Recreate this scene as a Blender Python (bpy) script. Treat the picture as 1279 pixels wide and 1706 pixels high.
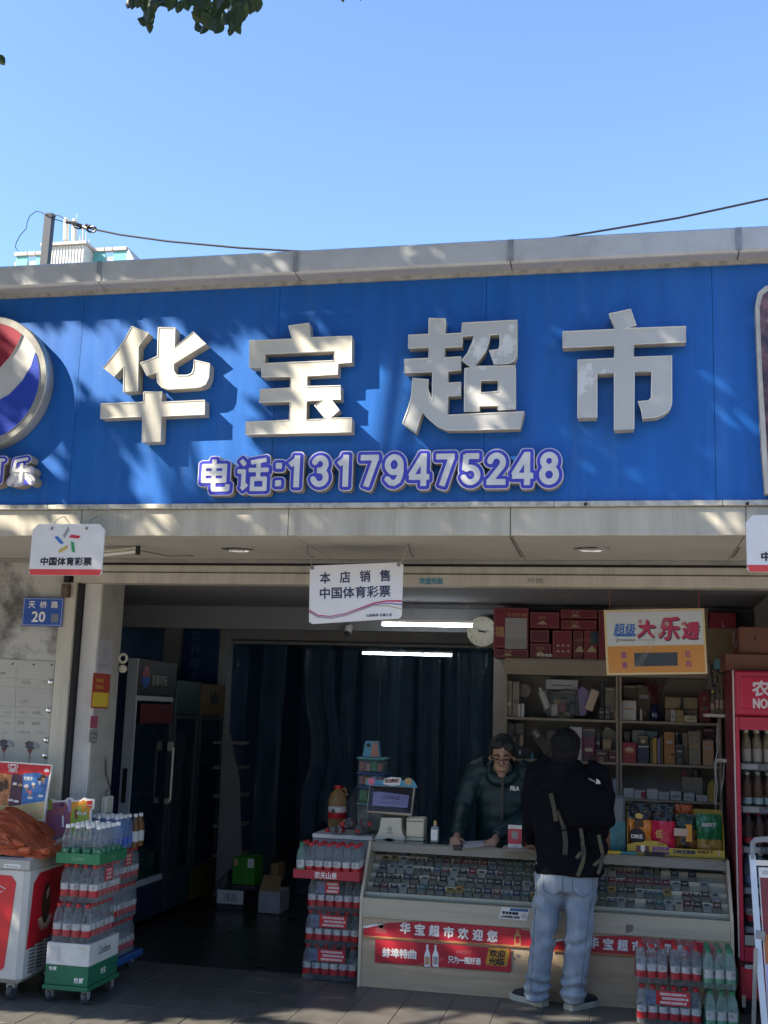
import bpy, bmesh, math, random
import numpy as np
from mathutils import Vector, Matrix, noise
random.seed(7)
ORD = 'first second third fourth fifth sixth seventh eighth ninth tenth eleventh twelfth thirteenth fourteenth fifteenth sixteenth seventeenth eighteenth nineteenth twentieth'.split()
S = bpy.context.scene
COL = S.collection
R = math.radians
for o in list(bpy.data.objects):
    bpy.data.objects.remove(o)

# ------------------------------------------------------------------ camera, sky, sun, exposure
CAMZ = 1.80
YAW, PITCH, ROLL, FPX = R(11.83), R(10.05), R(1.805), 1895.0
cy, sy, cp, sp, cr, sr = math.cos(YAW), math.sin(YAW), math.cos(PITCH), math.sin(PITCH), math.cos(ROLL), math.sin(ROLL)
FW = Vector((-sy*cp, cy*cp, sp))
R0 = Vector((cy, sy, 0)); U0 = R0.cross(FW)
RT = cr*R0 + sr*U0; UP = -sr*R0 + cr*U0
cam_d = bpy.data.cameras.new('camera'); cam = bpy.data.objects.new('camera', cam_d); COL.objects.link(cam)
cam.matrix_world = Matrix(((RT.x, UP.x, -FW.x, 0), (RT.y, UP.y, -FW.y, 0), (RT.z, UP.z, -FW.z, CAMZ), (0, 0, 0, 1)))
cam_d.sensor_fit = 'VERTICAL'; cam_d.sensor_height = 36; cam_d.lens = 36*FPX/1706
cam_d.clip_start = 0.1; cam_d.clip_end = 3000
S.camera = cam
SUN_TO = Vector((-0.150, -0.088, 0.135)).normalized()      # towards the sun
sun_el = math.asin(SUN_TO.z); sun_rot = math.atan2(SUN_TO.x, SUN_TO.y)
W = bpy.data.worlds.new('World'); S.world = W; W.use_nodes = True
nt = W.node_tree; bg = nt.nodes['Background']; sky = nt.nodes.new('ShaderNodeTexSky')
sky.sky_type = 'NISHITA'; sky.sun_disc = False; sky.sun_elevation = sun_el; sky.sun_rotation = sun_rot
sky.air_density = 1.0; sky.dust_density = 0.5; sky.ozone_density = 4.6
nt.links.new(sky.outputs[0], bg.inputs[0]); bg.inputs[1].default_value = 0.110
sl = bpy.data.lights.new('sun', 'SUN'); sun = bpy.data.objects.new('sun', sl); COL.objects.link(sun)
sl.energy = 4.5; sl.angle = R(0.53); sl.color = (1.0, 0.90, 0.74)
sun.rotation_euler = SUN_TO.to_track_quat('Z', 'Y').to_euler(); sun.location = SUN_TO*30
S.view_settings.view_transform = 'Standard'; S.view_settings.look = 'None'
S.view_settings.exposure = 1.72; S.view_settings.gamma = 1.0; S.view_settings.use_curve_mapping = False
S.render.engine = 'CYCLES'
S.cycles.max_bounces = 7; S.cycles.diffuse_bounces = 4; S.cycles.glossy_bounces = 3
S.cycles.transmission_bounces = 4; S.cycles.transparent_max_bounces = 24
S.cycles.caustics_reflective = False; S.cycles.caustics_refractive = False
S.cycles.use_denoising = True
S.cycles.sample_clamp_indirect = 6

# ------------------------------------------------------------------ measuring the place
YW, YC, YS = 7.45, 7.86, 6.27            # wall plane, counter front, sign plane
def ray(px, py): return FW + RT*((px-639.5)/FPX) - UP*((py-853)/FPX)
def P(px, py, Y):
    d = ray(px, py); return d*(Y/d.y) + Vector((0, 0, CAMZ))
def PX(px, py, X):
    d = ray(px, py); return d*(X/d.x) + Vector((0, 0, CAMZ))
def PZ(px, py, z):
    d = ray(px, py); return d*((z-CAMZ)/d.z) + Vector((0, 0, CAMZ))

# ------------------------------------------------------------------ materials
def lin(h):
    if isinstance(h, str):
        h = h.lstrip('#'); v = [int(h[i:i+2], 16)/255 for i in (0, 2, 4)]
        return tuple(c/12.92 if c <= .04045 else ((c+.055)/1.055)**2.4 for c in v)
    return tuple(h)
MATS = {}
def M(name, col, rough=.5, metal=0, spec=.5, ns=0, na=.15, bump=0, bs=None, coat=0, emit=0, stretch=None, col2=None, thr=None):
    if name in MATS: return MATS[name]
    m = bpy.data.materials.new(name); MATS[name] = m; m.use_nodes = True
    t = m.node_tree; b = t.nodes['Principled BSDF']; c = lin(col)
    b.inputs['Base Color'].default_value = (*c, 1); b.inputs['Roughness'].default_value = rough
    b.inputs['Metallic'].default_value = metal; b.inputs['Specular IOR Level'].default_value = spec
    if coat: b.inputs['Coat Weight'].default_value = coat; b.inputs['Coat Roughness'].default_value = .08
    if emit:
        b.inputs['Emission Color'].default_value = (*c, 1); b.inputs['Emission Strength'].default_value = emit
    if ns or bump:
        tc = t.nodes.new('ShaderNodeTexCoord'); src = tc.outputs['Object']
        if stretch:
            mp = t.nodes.new('ShaderNodeMapping'); mp.inputs['Scale'].default_value = stretch
            t.links.new(src, mp.inputs[0]); src = mp.outputs[0]
    if ns:
        n = t.nodes.new('ShaderNodeTexNoise'); n.inputs['Scale'].default_value = ns; n.inputs['Detail'].default_value = 6
        n.inputs['Roughness'].default_value = .65
        t.links.new(src, n.inputs['Vector'])
        r = t.nodes.new('ShaderNodeValToRGB'); t.links.new(n.outputs[0], r.inputs[0])
        a, d = thr or (.3, .7)
        r.color_ramp.elements[0].position = a; r.color_ramp.elements[1].position = d
        lo = lin(col2) if col2 else tuple(x*(1-na) for x in c)
        hi = c if col2 else tuple(min(.95, x*(1+na)) for x in c)
        r.color_ramp.elements[0].color = (*lo, 1); r.color_ramp.elements[1].color = (*hi, 1)
        t.links.new(r.outputs[0], b.inputs['Base Color'])
        rr = t.nodes.new('ShaderNodeMapRange'); rr.inputs['To Min'].default_value = max(0, rough-.08); rr.inputs['To Max'].default_value = min(1, rough+.1)
        t.links.new(n.outputs[0], rr.inputs[0]); t.links.new(rr.outputs[0], b.inputs['Roughness'])
    if bump:
        n2 = t.nodes.new('ShaderNodeTexNoise'); n2.inputs['Scale'].default_value = bs or 40; n2.inputs['Detail'].default_value = 4
        t.links.new(src, n2.inputs['Vector'])
        bp = t.nodes.new('ShaderNodeBump'); bp.inputs['Strength'].default_value = bump; bp.inputs['Distance'].default_value = .01
        t.links.new(n2.outputs[0], bp.inputs['Height']); t.links.new(bp.outputs[0], b.inputs['Normal'])
    return m
def clear(name, col, alpha=.25, rough=.08, spec=.5, bump=0, bs=30):
    """thin transparent plastic or glass: part of the light goes straight through, the rest is a glossy tinted skin"""
    if name in MATS: return MATS[name]
    m = bpy.data.materials.new(name); MATS[name] = m; m.use_nodes = True
    t = m.node_tree; b = t.nodes['Principled BSDF']
    b.inputs['Base Color'].default_value = (*lin(col), 1); b.inputs['Roughness'].default_value = rough
    b.inputs['Specular IOR Level'].default_value = spec
    tr = t.nodes.new('ShaderNodeBsdfTransparent'); mx = t.nodes.new('ShaderNodeMixShader')
    fr = t.nodes.new('ShaderNodeLayerWeight'); fr.inputs[0].default_value = .35
    mr = t.nodes.new('ShaderNodeMapRange'); mr.inputs['To Min'].default_value = alpha; mr.inputs['To Max'].default_value = min(1, alpha+.45)
    t.links.new(fr.outputs['Facing'], mr.inputs[0]); t.links.new(mr.outputs[0], mx.inputs[0])
    t.links.new(tr.outputs[0], mx.inputs[1]); t.links.new(b.outputs[0], mx.inputs[2])
    t.links.new(mx.outputs[0], t.nodes['Material Output'].inputs[0])
    if bump:
        tc = t.nodes.new('ShaderNodeTexCoord'); n2 = t.nodes.new('ShaderNodeTexNoise'); n2.inputs['Scale'].default_value = bs
        t.links.new(tc.outputs['Object'], n2.inputs['Vector'])
        bp = t.nodes.new('ShaderNodeBump'); bp.inputs['Strength'].default_value = bump; bp.inputs['Distance'].default_value = .02
        t.links.new(n2.outputs[0], bp.inputs['Height']); t.links.new(bp.outputs[0], b.inputs['Normal'])
    return m

# ------------------------------------------------------------------ objects and meshes
def thing(name, label, cat, loc=(0, 0, 0), group=None):
    o = bpy.data.objects.new(name, None); COL.objects.link(o); o.location = loc; o.empty_display_size = .1
    return tag(o, label, cat, group)
def tag(o, label, cat, group=None):
    o['label'] = label; o['category'] = cat
    if group: o['group'] = group
    return o
def root_off(p):
    v = Vector((0, 0, 0))
    while p is not None: v += p.location; p = p.parent
    return v
def new(name, mesh, parent=None, loc=(0, 0, 0), rot=None, kind=None, scale=None):
    o = bpy.data.objects.new(name, mesh); COL.objects.link(o); o.location = loc
    if rot: o.rotation_euler = rot
    if scale: o.scale = scale
    if parent: o.parent = parent
    if kind: o['kind'] = kind
    return o
class MB:
    def __init__(s): s.v = []; s.f = []; s.m = []; s.mats = []; s.sm = []
    def mi(s, m):
        if m not in s.mats: s.mats.append(m)
        return s.mats.index(m)
    def add(s, vs, fs, m, smooth=False):
        b = len(s.v); k = s.mi(m); s.v += [tuple(v) for v in vs]
        for f in fs: s.f.append([b+i for i in f]); s.m.append(k); s.sm.append(smooth)
        return s
    def box(s, x0, x1, y0, y1, z0, z1, m, bev=0):
        x0, x1 = min(x0, x1), max(x0, x1); y0, y1 = min(y0, y1), max(y0, y1); z0, z1 = min(z0, z1), max(z0, z1)
        if not bev:
            vs = [(x, y, z) for x in (x0, x1) for y in (y0, y1) for z in (z0, z1)]
            return s.add(vs, [(0, 1, 3, 2), (4, 6, 7, 5), (0, 4, 5, 1), (2, 3, 7, 6), (0, 2, 6, 4), (1, 5, 7, 3)], m)
        bev = min(bev, (x1-x0)*.45, (y1-y0)*.45, (z1-z0)*.45)
        lo, hi = (x0, y0, z0), (x1, y1, z1); vs = []; idx = {}
        for c in range(8):
            g = [(c >> k) & 1 for k in range(3)]
            for ax in range(3):
                p = []
                for k in range(3):
                    e = hi[k] if g[k] else lo[k]
                    p.append(e if k == ax else e + (-bev if g[k] else bev))
                idx[(c, ax)] = len(vs); vs.append(p)
        fs = []
        for ax in range(3):
            u, w = (ax+1) % 3, (ax+2) % 3
            for sgn in (0, 1):
                ring = []
                for (a, b2) in ((0, 0), (1, 0), (1, 1), (0, 1)):
                    ring.append(idx[((sgn << ax) | (a << u) | (b2 << w), ax)])
                fs.append(ring)
            for (a, b2) in ((0, 0), (1, 0), (0, 1), (1, 1)):
                c0 = (a << u) | (b2 << w); c1 = c0 | (1 << ax)
                fs.append([idx[(c0, u)], idx[(c0, w)], idx[(c1, w)], idx[(c1, u)]])
        for c in range(8): fs.append([idx[(c, k)] for k in range(3)])
        return s.add(vs, fs, m)
    def prism(s, poly, a0, a1, m, axis='y', m2=None):
        """polygon extruded along an axis: axis y takes (x,z), axis x takes (y,z), axis z takes (x,y)"""
        n = len(poly)
        def pt(p, a): return {'y': (p[0], a, p[1]), 'x': (a, p[0], p[1]), 'z': (p[0], p[1], a)}[axis]
        vs = [pt(p, a0) for p in poly] + [pt(p, a1) for p in poly]
        s.add(vs, [list(range(n)), list(range(2*n-1, n-1, -1))], m)
        return s.add(vs, [(i, (i+1) % n, n+(i+1) % n, n+i) for i in range(n)], m2 or m)
    def tube(s, pts, r, m, seg=8, cap=True, smooth=True):
        pts = [Vector(p) for p in pts]; n = len(pts); vs = []; up = None
        for i, p in enumerate(pts):
            t = (pts[min(i+1, n-1)] - pts[max(i-1, 0)]).normalized()
            if up is None: up = Vector((0, 0, 1)) if abs(t.z) < .9 else Vector((1, 0, 0))
            a = (up - t*up.dot(t)).normalized(); b = t.cross(a); up = a
            rr = r[i] if isinstance(r, (list, tuple)) else r
            for k in range(seg):
                q = 2*math.pi*k/seg; vs.append(p + a*(rr*math.cos(q)) + b*(rr*math.sin(q)))
        fs = [(i*seg+k, i*seg+(k+1) % seg, (i+1)*seg+(k+1) % seg, (i+1)*seg+k) for i in range(n-1) for k in range(seg)]
        s.add(vs, fs, m, smooth)
        if cap: s.add(vs[:seg], [list(range(seg))[::-1]], m); s.add(vs[-seg:], [list(range(seg))], m)
        return s
    def strap(s, pts, w, th, m, wdir=(1, 0, 0)):
        """flat band along pts"""
        pts = [Vector(p) for p in pts]; wd = Vector(wdir).normalized(); vs = []; n = len(pts)
        for i, p in enumerate(pts):
            t = (pts[min(i+1, n-1)] - pts[max(i-1, 0)]).normalized()
            a = (wd - t*wd.dot(t)).normalized(); b = t.cross(a)
            for (u, v) in ((-1, -1), (1, -1), (1, 1), (-1, 1)): vs.append(p + a*(u*w/2) + b*(v*th/2))
        fs = [(i*4+k, i*4+(k+1) % 4, i*4+4+(k+1) % 4, i*4+4+k) for i in range(n-1) for k in range(4)]
        fs += [(3, 2, 1, 0), tuple(n*4-4+k for k in range(4))]
        return s.add(vs, fs, m)
    def lathe(s, prof, c, m, seg=16, smooth=True, axis='z'):
        """prof: list of (r, h[, material of the band above])"""
        vs = []; n = len(prof)
        for p in prof:
            for k in range(seg):
                q = 2*math.pi*(k+.5)/seg; a, b = p[0]*math.cos(q), p[0]*math.sin(q)
                vs.append((c[0]+a, c[1]+b, c[2]+p[1]) if axis == 'z' else (c[0]+a, c[1]-p[1], c[2]+b) if axis == 'y' else (c[0]+p[1], c[1]+a, c[2]+b))
        for i in range(n-1):
            mm = prof[i][2] if len(prof[i]) > 2 else m
            s.add(vs[i*seg:(i+2)*seg], [(k, (k+1) % seg, seg+(k+1) % seg, seg+k) for k in range(seg)], mm, smooth)
        if prof[0][0] > 1e-4: s.add(vs[:seg], [list(range(seg))[::-1]], m)
        if prof[-1][0] > 1e-4: s.add(vs[-seg:], [list(range(seg))], prof[-2][2] if len(prof[-2]) > 2 else m)
        return s
    def mesh(s, name, off=(0, 0, 0), merge=True):
        me = bpy.data.meshes.new(name); off = Vector(off)
        me.from_pydata([tuple(Vector(v)-off) for v in s.v], [], s.f)
        for m in s.mats: me.materials.append(m)
        me.polygons.foreach_set('material_index', s.m); me.polygons.foreach_set('use_smooth', s.sm)
        bm = bmesh.new(); bm.from_mesh(me)
        if merge: bmesh.ops.remove_doubles(bm, verts=bm.verts, dist=1e-5)
        bmesh.ops.recalc_face_normals(bm, faces=bm.faces); bm.to_mesh(me); bm.free()
        if any(s.sm): me.set_sharp_from_angle(angle=R(40))
        return me
    def obj(s, name, parent=None, kind=None):
        off = root_off(parent) if parent else None
        if parent is None:
            xs = [v[0] for v in s.v]; ys = [v[1] for v in s.v]; zs = [v[2] for v in s.v]
            off = Vector(((min(xs)+max(xs))/2, (min(ys)+max(ys))/2, min(zs)))
        return new(name, s.mesh(name, off), parent, (0, 0, 0) if parent else off, kind=kind)

def fill2d(contours, res=0):
    """contours (lists of (x,y)) -> flat triangulated mesh data (verts, faces), holes cut out"""
    cu = bpy.data.curves.new('outline', 'CURVE'); cu.dimensions = '2D'; cu.fill_mode = 'BOTH'
    for c in contours:
        sp_ = cu.splines.new('POLY'); sp_.points.add(len(c)-1); sp_.use_cyclic_u = True
        sp_.points.foreach_set('co', [x for p in c for x in (p[0], p[1], 0, 1)])
    return cu
def curve_mesh(cu):
    o = bpy.data.objects.new('tmp', cu); COL.objects.link(o)
    dg = bpy.context.evaluated_depsgraph_get(); me = bpy.data.meshes.new_from_object(o.evaluated_get(dg))
    vs = [tuple(v.co) for v in me.vertices]; fs = [tuple(p.vertices) for p in me.polygons]
    bpy.data.objects.remove(o); bpy.data.curves.remove(cu); bpy.data.meshes.remove(me)
    return vs, fs
def plate(contours, y_front, depth, m_face, m_side, bev=0):
    """outline in (X,Z) extruded behind y_front: a built-up letter or a shaped board"""
    cu = fill2d(contours); cu.extrude = depth/2
    if bev: cu.bevel_depth = bev; cu.bevel_resolution = 1; cu.offset = -bev
    vs, fs = curve_mesh(cu); mb = MB()
    V = [(x, y_front + depth/2 - z, y) for x, y, z in vs]
    V2 = [Vector(v) for v in V]
    for f in fs:
        n = (V2[f[1]]-V2[f[0]]).cross(V2[f[2]]-V2[f[0]])
        ff = abs(n.y) > .9*n.length and min(V[i][1] for i in f) < y_front + depth*.3
        mb.f.append(list(f)); mb.m.append(mb.mi(m_face if ff else m_side)); mb.sm.append(False)
    mb.v = V
    return mb
TXT = {}
def text_data(s):
    if s not in TXT:
        cu = bpy.data.curves.new('t', 'FONT'); cu.body = s; cu.dimensions = '2D'; cu.fill_mode = 'FRONT'; cu.resolution_u = 2
        vs, fs = curve_mesh(cu); x = [v[0] for v in vs]; y = [v[1] for v in vs]
        x0, x1, y0, y1 = min(x), max(x), min(y), max(y)
        TXT[s] = ([((a-x0)/(x1-x0), (b-y0)/(y1-y0)) for a, b, _ in vs], fs, (x1-x0)/(y1-y0))
    return TXT[s]
def text(s, c, w, h, m, parent, u=(1, 0, 0), v=(0, 0, 1), bold=0, name='lettering', lift=.0012, shear=0, one=True, obj=True):
    """flat printed lettering centred on c; bold adds shifted copies"""
    vs, fs, asp = text_data(s); u, v, c = Vector(u).normalized(), Vector(v).normalized(), Vector(c); n = u.cross(v)
    if w is None: w = h*asp
    mb = MB(); k = 0
    sh = [(0, 0)] if not bold else [(-bold, 0), (bold, 0), (0, bold), (0, -bold)]
    for (a, b) in sh:
        mb.add([c + u*((x-.5)*w + a + shear*(y-.5)*h) + v*((y-.5)*h + b) + n*(lift + .00015*k) for x, y in vs], fs, m); k += 1
    if not obj: return mb
    off = root_off(parent) if parent else Vector((0, 0, 0))
    me = bpy.data.meshes.new(name); me.from_pydata([tuple(Vector(q)-off) for q in mb.v], [], mb.f); me.materials.append(m)
    return new(name, me, parent)
def ptext(s, px0, py0, px1, py1, Y, m, parent, bold=0, lift=.0012, name='lettering', shear=0):
    """lettering filling a measured rectangle of the plane y=Y"""
    pm = (py0+py1)/2; xm = (px0+px1)/2
    a, b = P(px0, pm, Y), P(px1, pm, Y); h = P(xm, py0, Y).z - P(xm, py1, Y).z
    return text(s, (a+b)/2*1.0, b.x-a.x, h, m, parent, bold=bold, lift=lift, name=name, shear=shear)
def pq(pts, Y): return [(P(x, y, Y).x, P(x, y, Y).z) for x, y in pts]
def prect(px0, py0, px1, py1, Y):
    pm = (py0+py1)/2; xm = (px0+px1)/2
    return P(px0, pm, Y).x, P(px1, pm, Y).x, P(xm, py1, Y).z, P(xm, py0, Y).z

def blob(name, parts, m, parent, voxel=.012, smooth=3):
    """one continuous skin over tapered limbs ([(x,y,z,r[,r2])...] with optional side axis) and ellipsoids"""
    mb = MB()
    for q in parts:
        if q[0] == 'e':
            c, rad = Vector(q[1]), q[2]; vs = []; seg, rn = 16, 10
            rot = Matrix.Identity(3) if len(q) < 4 else Matrix.Rotation(R(q[3][1]), 3, q[3][0])
            for i in range(rn+1):
                th = math.pi*(i+.02)/(rn+.04)
                for k in range(seg):
                    ph = 2*math.pi*k/seg
                    vs.append(c + rot @ Vector((rad[0]*math.sin(th)*math.cos(ph), rad[1]*math.sin(th)*math.sin(ph), rad[2]*math.cos(th))))
            fs = [(i*seg+k, i*seg+(k+1) % seg, (i+1)*seg+(k+1) % seg, (i+1)*seg+k) for i in range(rn) for k in range(seg)]
            fs += [list(range(seg))[::-1], [rn*seg+k for k in range(seg)]]
            mb.add(vs, fs, m)
        else:
            pts = q[1]; ref = Vector(q[2]) if len(q) > 2 else Vector((1, 0, 0)); n = len(pts); vs = []; seg = 16
            for i, p in enumerate(pts):
                a, b = Vector(pts[max(i-1, 0)][:3]), Vector(pts[min(i+1, n-1)][:3]); t = (b-a).normalized()
                sd = ref - t*ref.dot(t)
                sd = sd.normalized() if sd.length > .05 else t.orthogonal().normalized()
                ot = t.cross(sd); r1 = p[3]; r2 = p[4] if len(p) > 4 else p[3]
                for k in range(seg):
                    ph = 2*math.pi*k/seg; vs.append(Vector(p[:3]) + sd*(r1*math.cos(ph)) + ot*(r2*math.sin(ph)))
            fs = [(i*seg+k, i*seg+(k+1) % seg, (i+1)*seg+(k+1) % seg, (i+1)*seg+k) for i in range(n-1) for k in range(seg)]
            fs += [list(range(seg))[::-1], [(n-1)*seg+k for k in range(seg)]]
            mb.add(vs, fs, m)
    me = mb.mesh(name, merge=False); o = bpy.data.objects.new('tmp', me); COL.objects.link(o)
    rm = o.modifiers.new('r', 'REMESH'); rm.mode = 'VOXEL'; rm.voxel_size = voxel; rm.use_smooth_shade = True
    if smooth:
        s_ = o.modifiers.new('s', 'SMOOTH'); s_.factor = .5; s_.iterations = smooth
    dg = bpy.context.evaluated_depsgraph_get(); res = bpy.data.meshes.new_from_object(o.evaluated_get(dg))
    bpy.data.objects.remove(o); bpy.data.meshes.remove(me)
    if not res.materials: res.materials.append(m)
    if parent:
        off = root_off(parent); res.transform(Matrix.Translation(-off))
    res.polygons.foreach_set('use_smooth', [True]*len(res.polygons))
    return new(name, res, parent)
def wrinkle(o, amp, sc, seed=0, zs=1.0):
    """push the skin in and out along its normals: folds of cloth"""
    me = o.data; off = Vector((seed*3.1, seed*1.7, 0))
    nn = [v.normal.copy() for v in me.vertices]
    for v, n in zip(me.vertices, nn):
        q = Vector((v.co.x, v.co.y, v.co.z*zs))*sc + off
        v.co += n*amp*(noise.noise(q) + .5*noise.noise(q*2.3))

# ------------------------------------------------------------------ shared materials
plaster = M('plaster', (.46, .45, .42), .9, ns=3.4, bump=.5, bs=22, col2=(.11, .105, .10), thr=(.36, .56))
plaster_w = M('plaster_pale', (.58, .57, .54), .85, ns=5, na=.12, bump=.3, bs=50)
cream = M('cream_aluminium', (.50, .47, .39), .5, ns=7, na=.12, stretch=(1, 1, .15), col2=(.36, .33, .27), thr=(.25, .6), bump=.04, bs=9)
soffit_m = M('soffit_panel', (.44, .425, .39), .6, ns=3, na=.08)
cornice_m = M('cornice_aluminium', (.53, .54, .54), .45, ns=6, na=.15, col2=(.44, .44, .44), thr=(.3, .55), stretch=(.6, 1, 1))
under_m = M('cornice_under', (.40, .40, .41), .6, ns=4, na=.12)
blue_sign = M('blue_sign_panel', (.010, .118, .44), .42, ns=2.2, na=.13, spec=.4, stretch=(5, 1, .5))
def dusty(m, col, fac, sc, lo, hi):
    """rain streaks: a stretched noise lays dust over the base colour"""
    t = m.node_tree; b = t.nodes['Principled BSDF']; old = b.inputs['Base Color'].links[0].from_socket
    tc = t.nodes.new('ShaderNodeTexCoord'); mp = t.nodes.new('ShaderNodeMapping'); mp.inputs['Scale'].default_value = sc; n = t.nodes.new('ShaderNodeTexNoise'); n.inputs['Scale'].default_value = 1; n.inputs['Detail'].default_value = 8; n.inputs['Roughness'].default_value = .7
    r = t.nodes.new('ShaderNodeMapRange'); r.inputs['From Min'].default_value = lo; r.inputs['From Max'].default_value = hi; r.inputs['To Max'].default_value = fac; mx = t.nodes.new('ShaderNodeMix'); mx.data_type = 'RGBA'; mx.inputs[7].default_value = (*col, 1)
    t.links.new(tc.outputs['Object'], mp.inputs[0]); t.links.new(mp.outputs[0], n.inputs['Vector']); t.links.new(n.outputs[0], r.inputs[0]); t.links.new(r.outputs[0], mx.inputs[0]); t.links.new(old, mx.inputs[6]); t.links.new(mx.outputs[2], b.inputs['Base Color'])
dusty(blue_sign, (.10, .20, .40), .24, (9, 1, .7), .50, .75)
dusty(cream, (.22, .19, .14), .32, (14, 1, 1.2), .52, .72); dusty(cornice_m, (.26, .25, .25), .3, (7, 1, 3), .52, .72)
trim_m = M('aluminium_trim', (.55, .53, .47), .4, metal=.3, ns=20, na=.25, col2=(.30, .28, .24), thr=(.3, .55))
grey_m = M('grey_steel', (.36, .36, .34), .45, metal=.4, ns=9, na=.12)
dark_m = M('dark_gap', (.02, .02, .022), .8)
black_m = M('black_plastic', (.012, .012, .014), .45)
white_m = M('white_plastic', (.74, .73, .70), .4, ns=4, na=.06)
ivory_m = M('ivory_plastic', (.62, .58, .47), .5, ns=4, na=.06)
chrome = M('chrome', (.7, .7, .7), .2, metal=1)
red_p = M('red_print', (.50, .012, .022), .45, ns=3, na=.1)
white_p = M('white_print', (.76, .75, .72), .55)
black_p = M('black_print', (.015, .015, .02), .6)
gold_p = M('gold_print', (.60, .40, .10), .45)
yellow_p = M('yellow_print', (.70, .48, .04), .5)
green_p = M('green_print', (.02, .22, .05), .5)
blue_p = M('blue_print', (.02, .10, .42), .5)
orange_p = M('orange_print', (.72, .30, .03), .5)
pink_p = M('pink_print', (.65, .18, .28), .5)
grey_p = M('grey_print', (.30, .30, .31), .6)
teal_p = M('teal_print', (.03, .22, .26), .5)
purple_p = M('purple_print', (.18, .05, .30), .5)
brown_p = M('brown_print', (.06, .025, .012), .5)
tan_p = M('tan_print', (.48, .30, .14), .55)
card_m = M('brown_cardboard', (.30, .18, .09), .85, ns=8, na=.15)
glass_m = clear('glass', (.03, .04, .045), .04, .03)
film_m = clear('shrink_film', (.28, .29, .31), .04, .12, bump=.7, bs=26)

# ------------------------------------------------------------------ ground
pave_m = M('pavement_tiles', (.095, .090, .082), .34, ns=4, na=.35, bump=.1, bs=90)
joint_m = M('pavement_joint', (.12, .115, .105), .85, ns=12, na=.2)
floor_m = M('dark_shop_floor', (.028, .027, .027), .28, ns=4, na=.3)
road_m = M('road_concrete', (.22, .21, .19), .85, ns=30, na=.25, bump=.3, bs=120)
mb = MB(); mb.add([(-400, -600, -.012), (400, -600, -.012), (400, 600, -.012), (-400, 600, -.012)], [(0, 1, 2, 3)], M('ground_concrete', (.25, .235, .21), .9, ns=.4, na=.15))
ground = mb.obj('ground'); ground['kind'] = 'structure'
mb = MB(); mb.box(-9, 4.5, -9.0, -1.2, -.10, -.004, road_m)
road = mb.obj('road'); road['kind'] = 'structure'
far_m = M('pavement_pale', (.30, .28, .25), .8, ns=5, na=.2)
def pavement():
    mb = MB(); mb.box(-9, 4.5, -1.2, 8.07, -.2, -.0035, joint_m)
    o = mb.obj('pavement'); o['kind'] = 'structure'
    tx, ty = .29, .58; ms = []
    for k in range(3):
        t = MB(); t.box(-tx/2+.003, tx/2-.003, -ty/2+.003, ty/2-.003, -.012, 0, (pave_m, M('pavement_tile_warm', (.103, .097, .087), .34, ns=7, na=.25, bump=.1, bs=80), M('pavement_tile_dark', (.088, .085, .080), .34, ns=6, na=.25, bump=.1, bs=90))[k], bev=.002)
        ms.append(t.mesh('paving_tile'))
    off = root_off(o)
    for j in range(4):
        for i in range(20):
            x = -4.1 + i*tx; y = 6.04 + j*ty
            if y < 7.95: new('paving_tile', random.choice(ms), o, Vector((x, y, random.uniform(-.0012, .0006))) - off, rot=(random.uniform(-.002, .002), random.uniform(-.002, .002), 0))
    mb = MB()
    for j in range(12):
        for i in range(46):
            x = -8.9 + i*tx; y = -1.2 + j*ty
            if y > 5.3: continue
            mb.box(x+.004, x+tx-.004, y+.004, y+ty-.004, -.012, 0, far_m)
    mb.obj('far_paving_tiles', o, kind='stuff')
pavement()
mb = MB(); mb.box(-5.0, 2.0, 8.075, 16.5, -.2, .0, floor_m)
fl = mb.obj('shop_floor'); fl['kind'] = 'structure'

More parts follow.
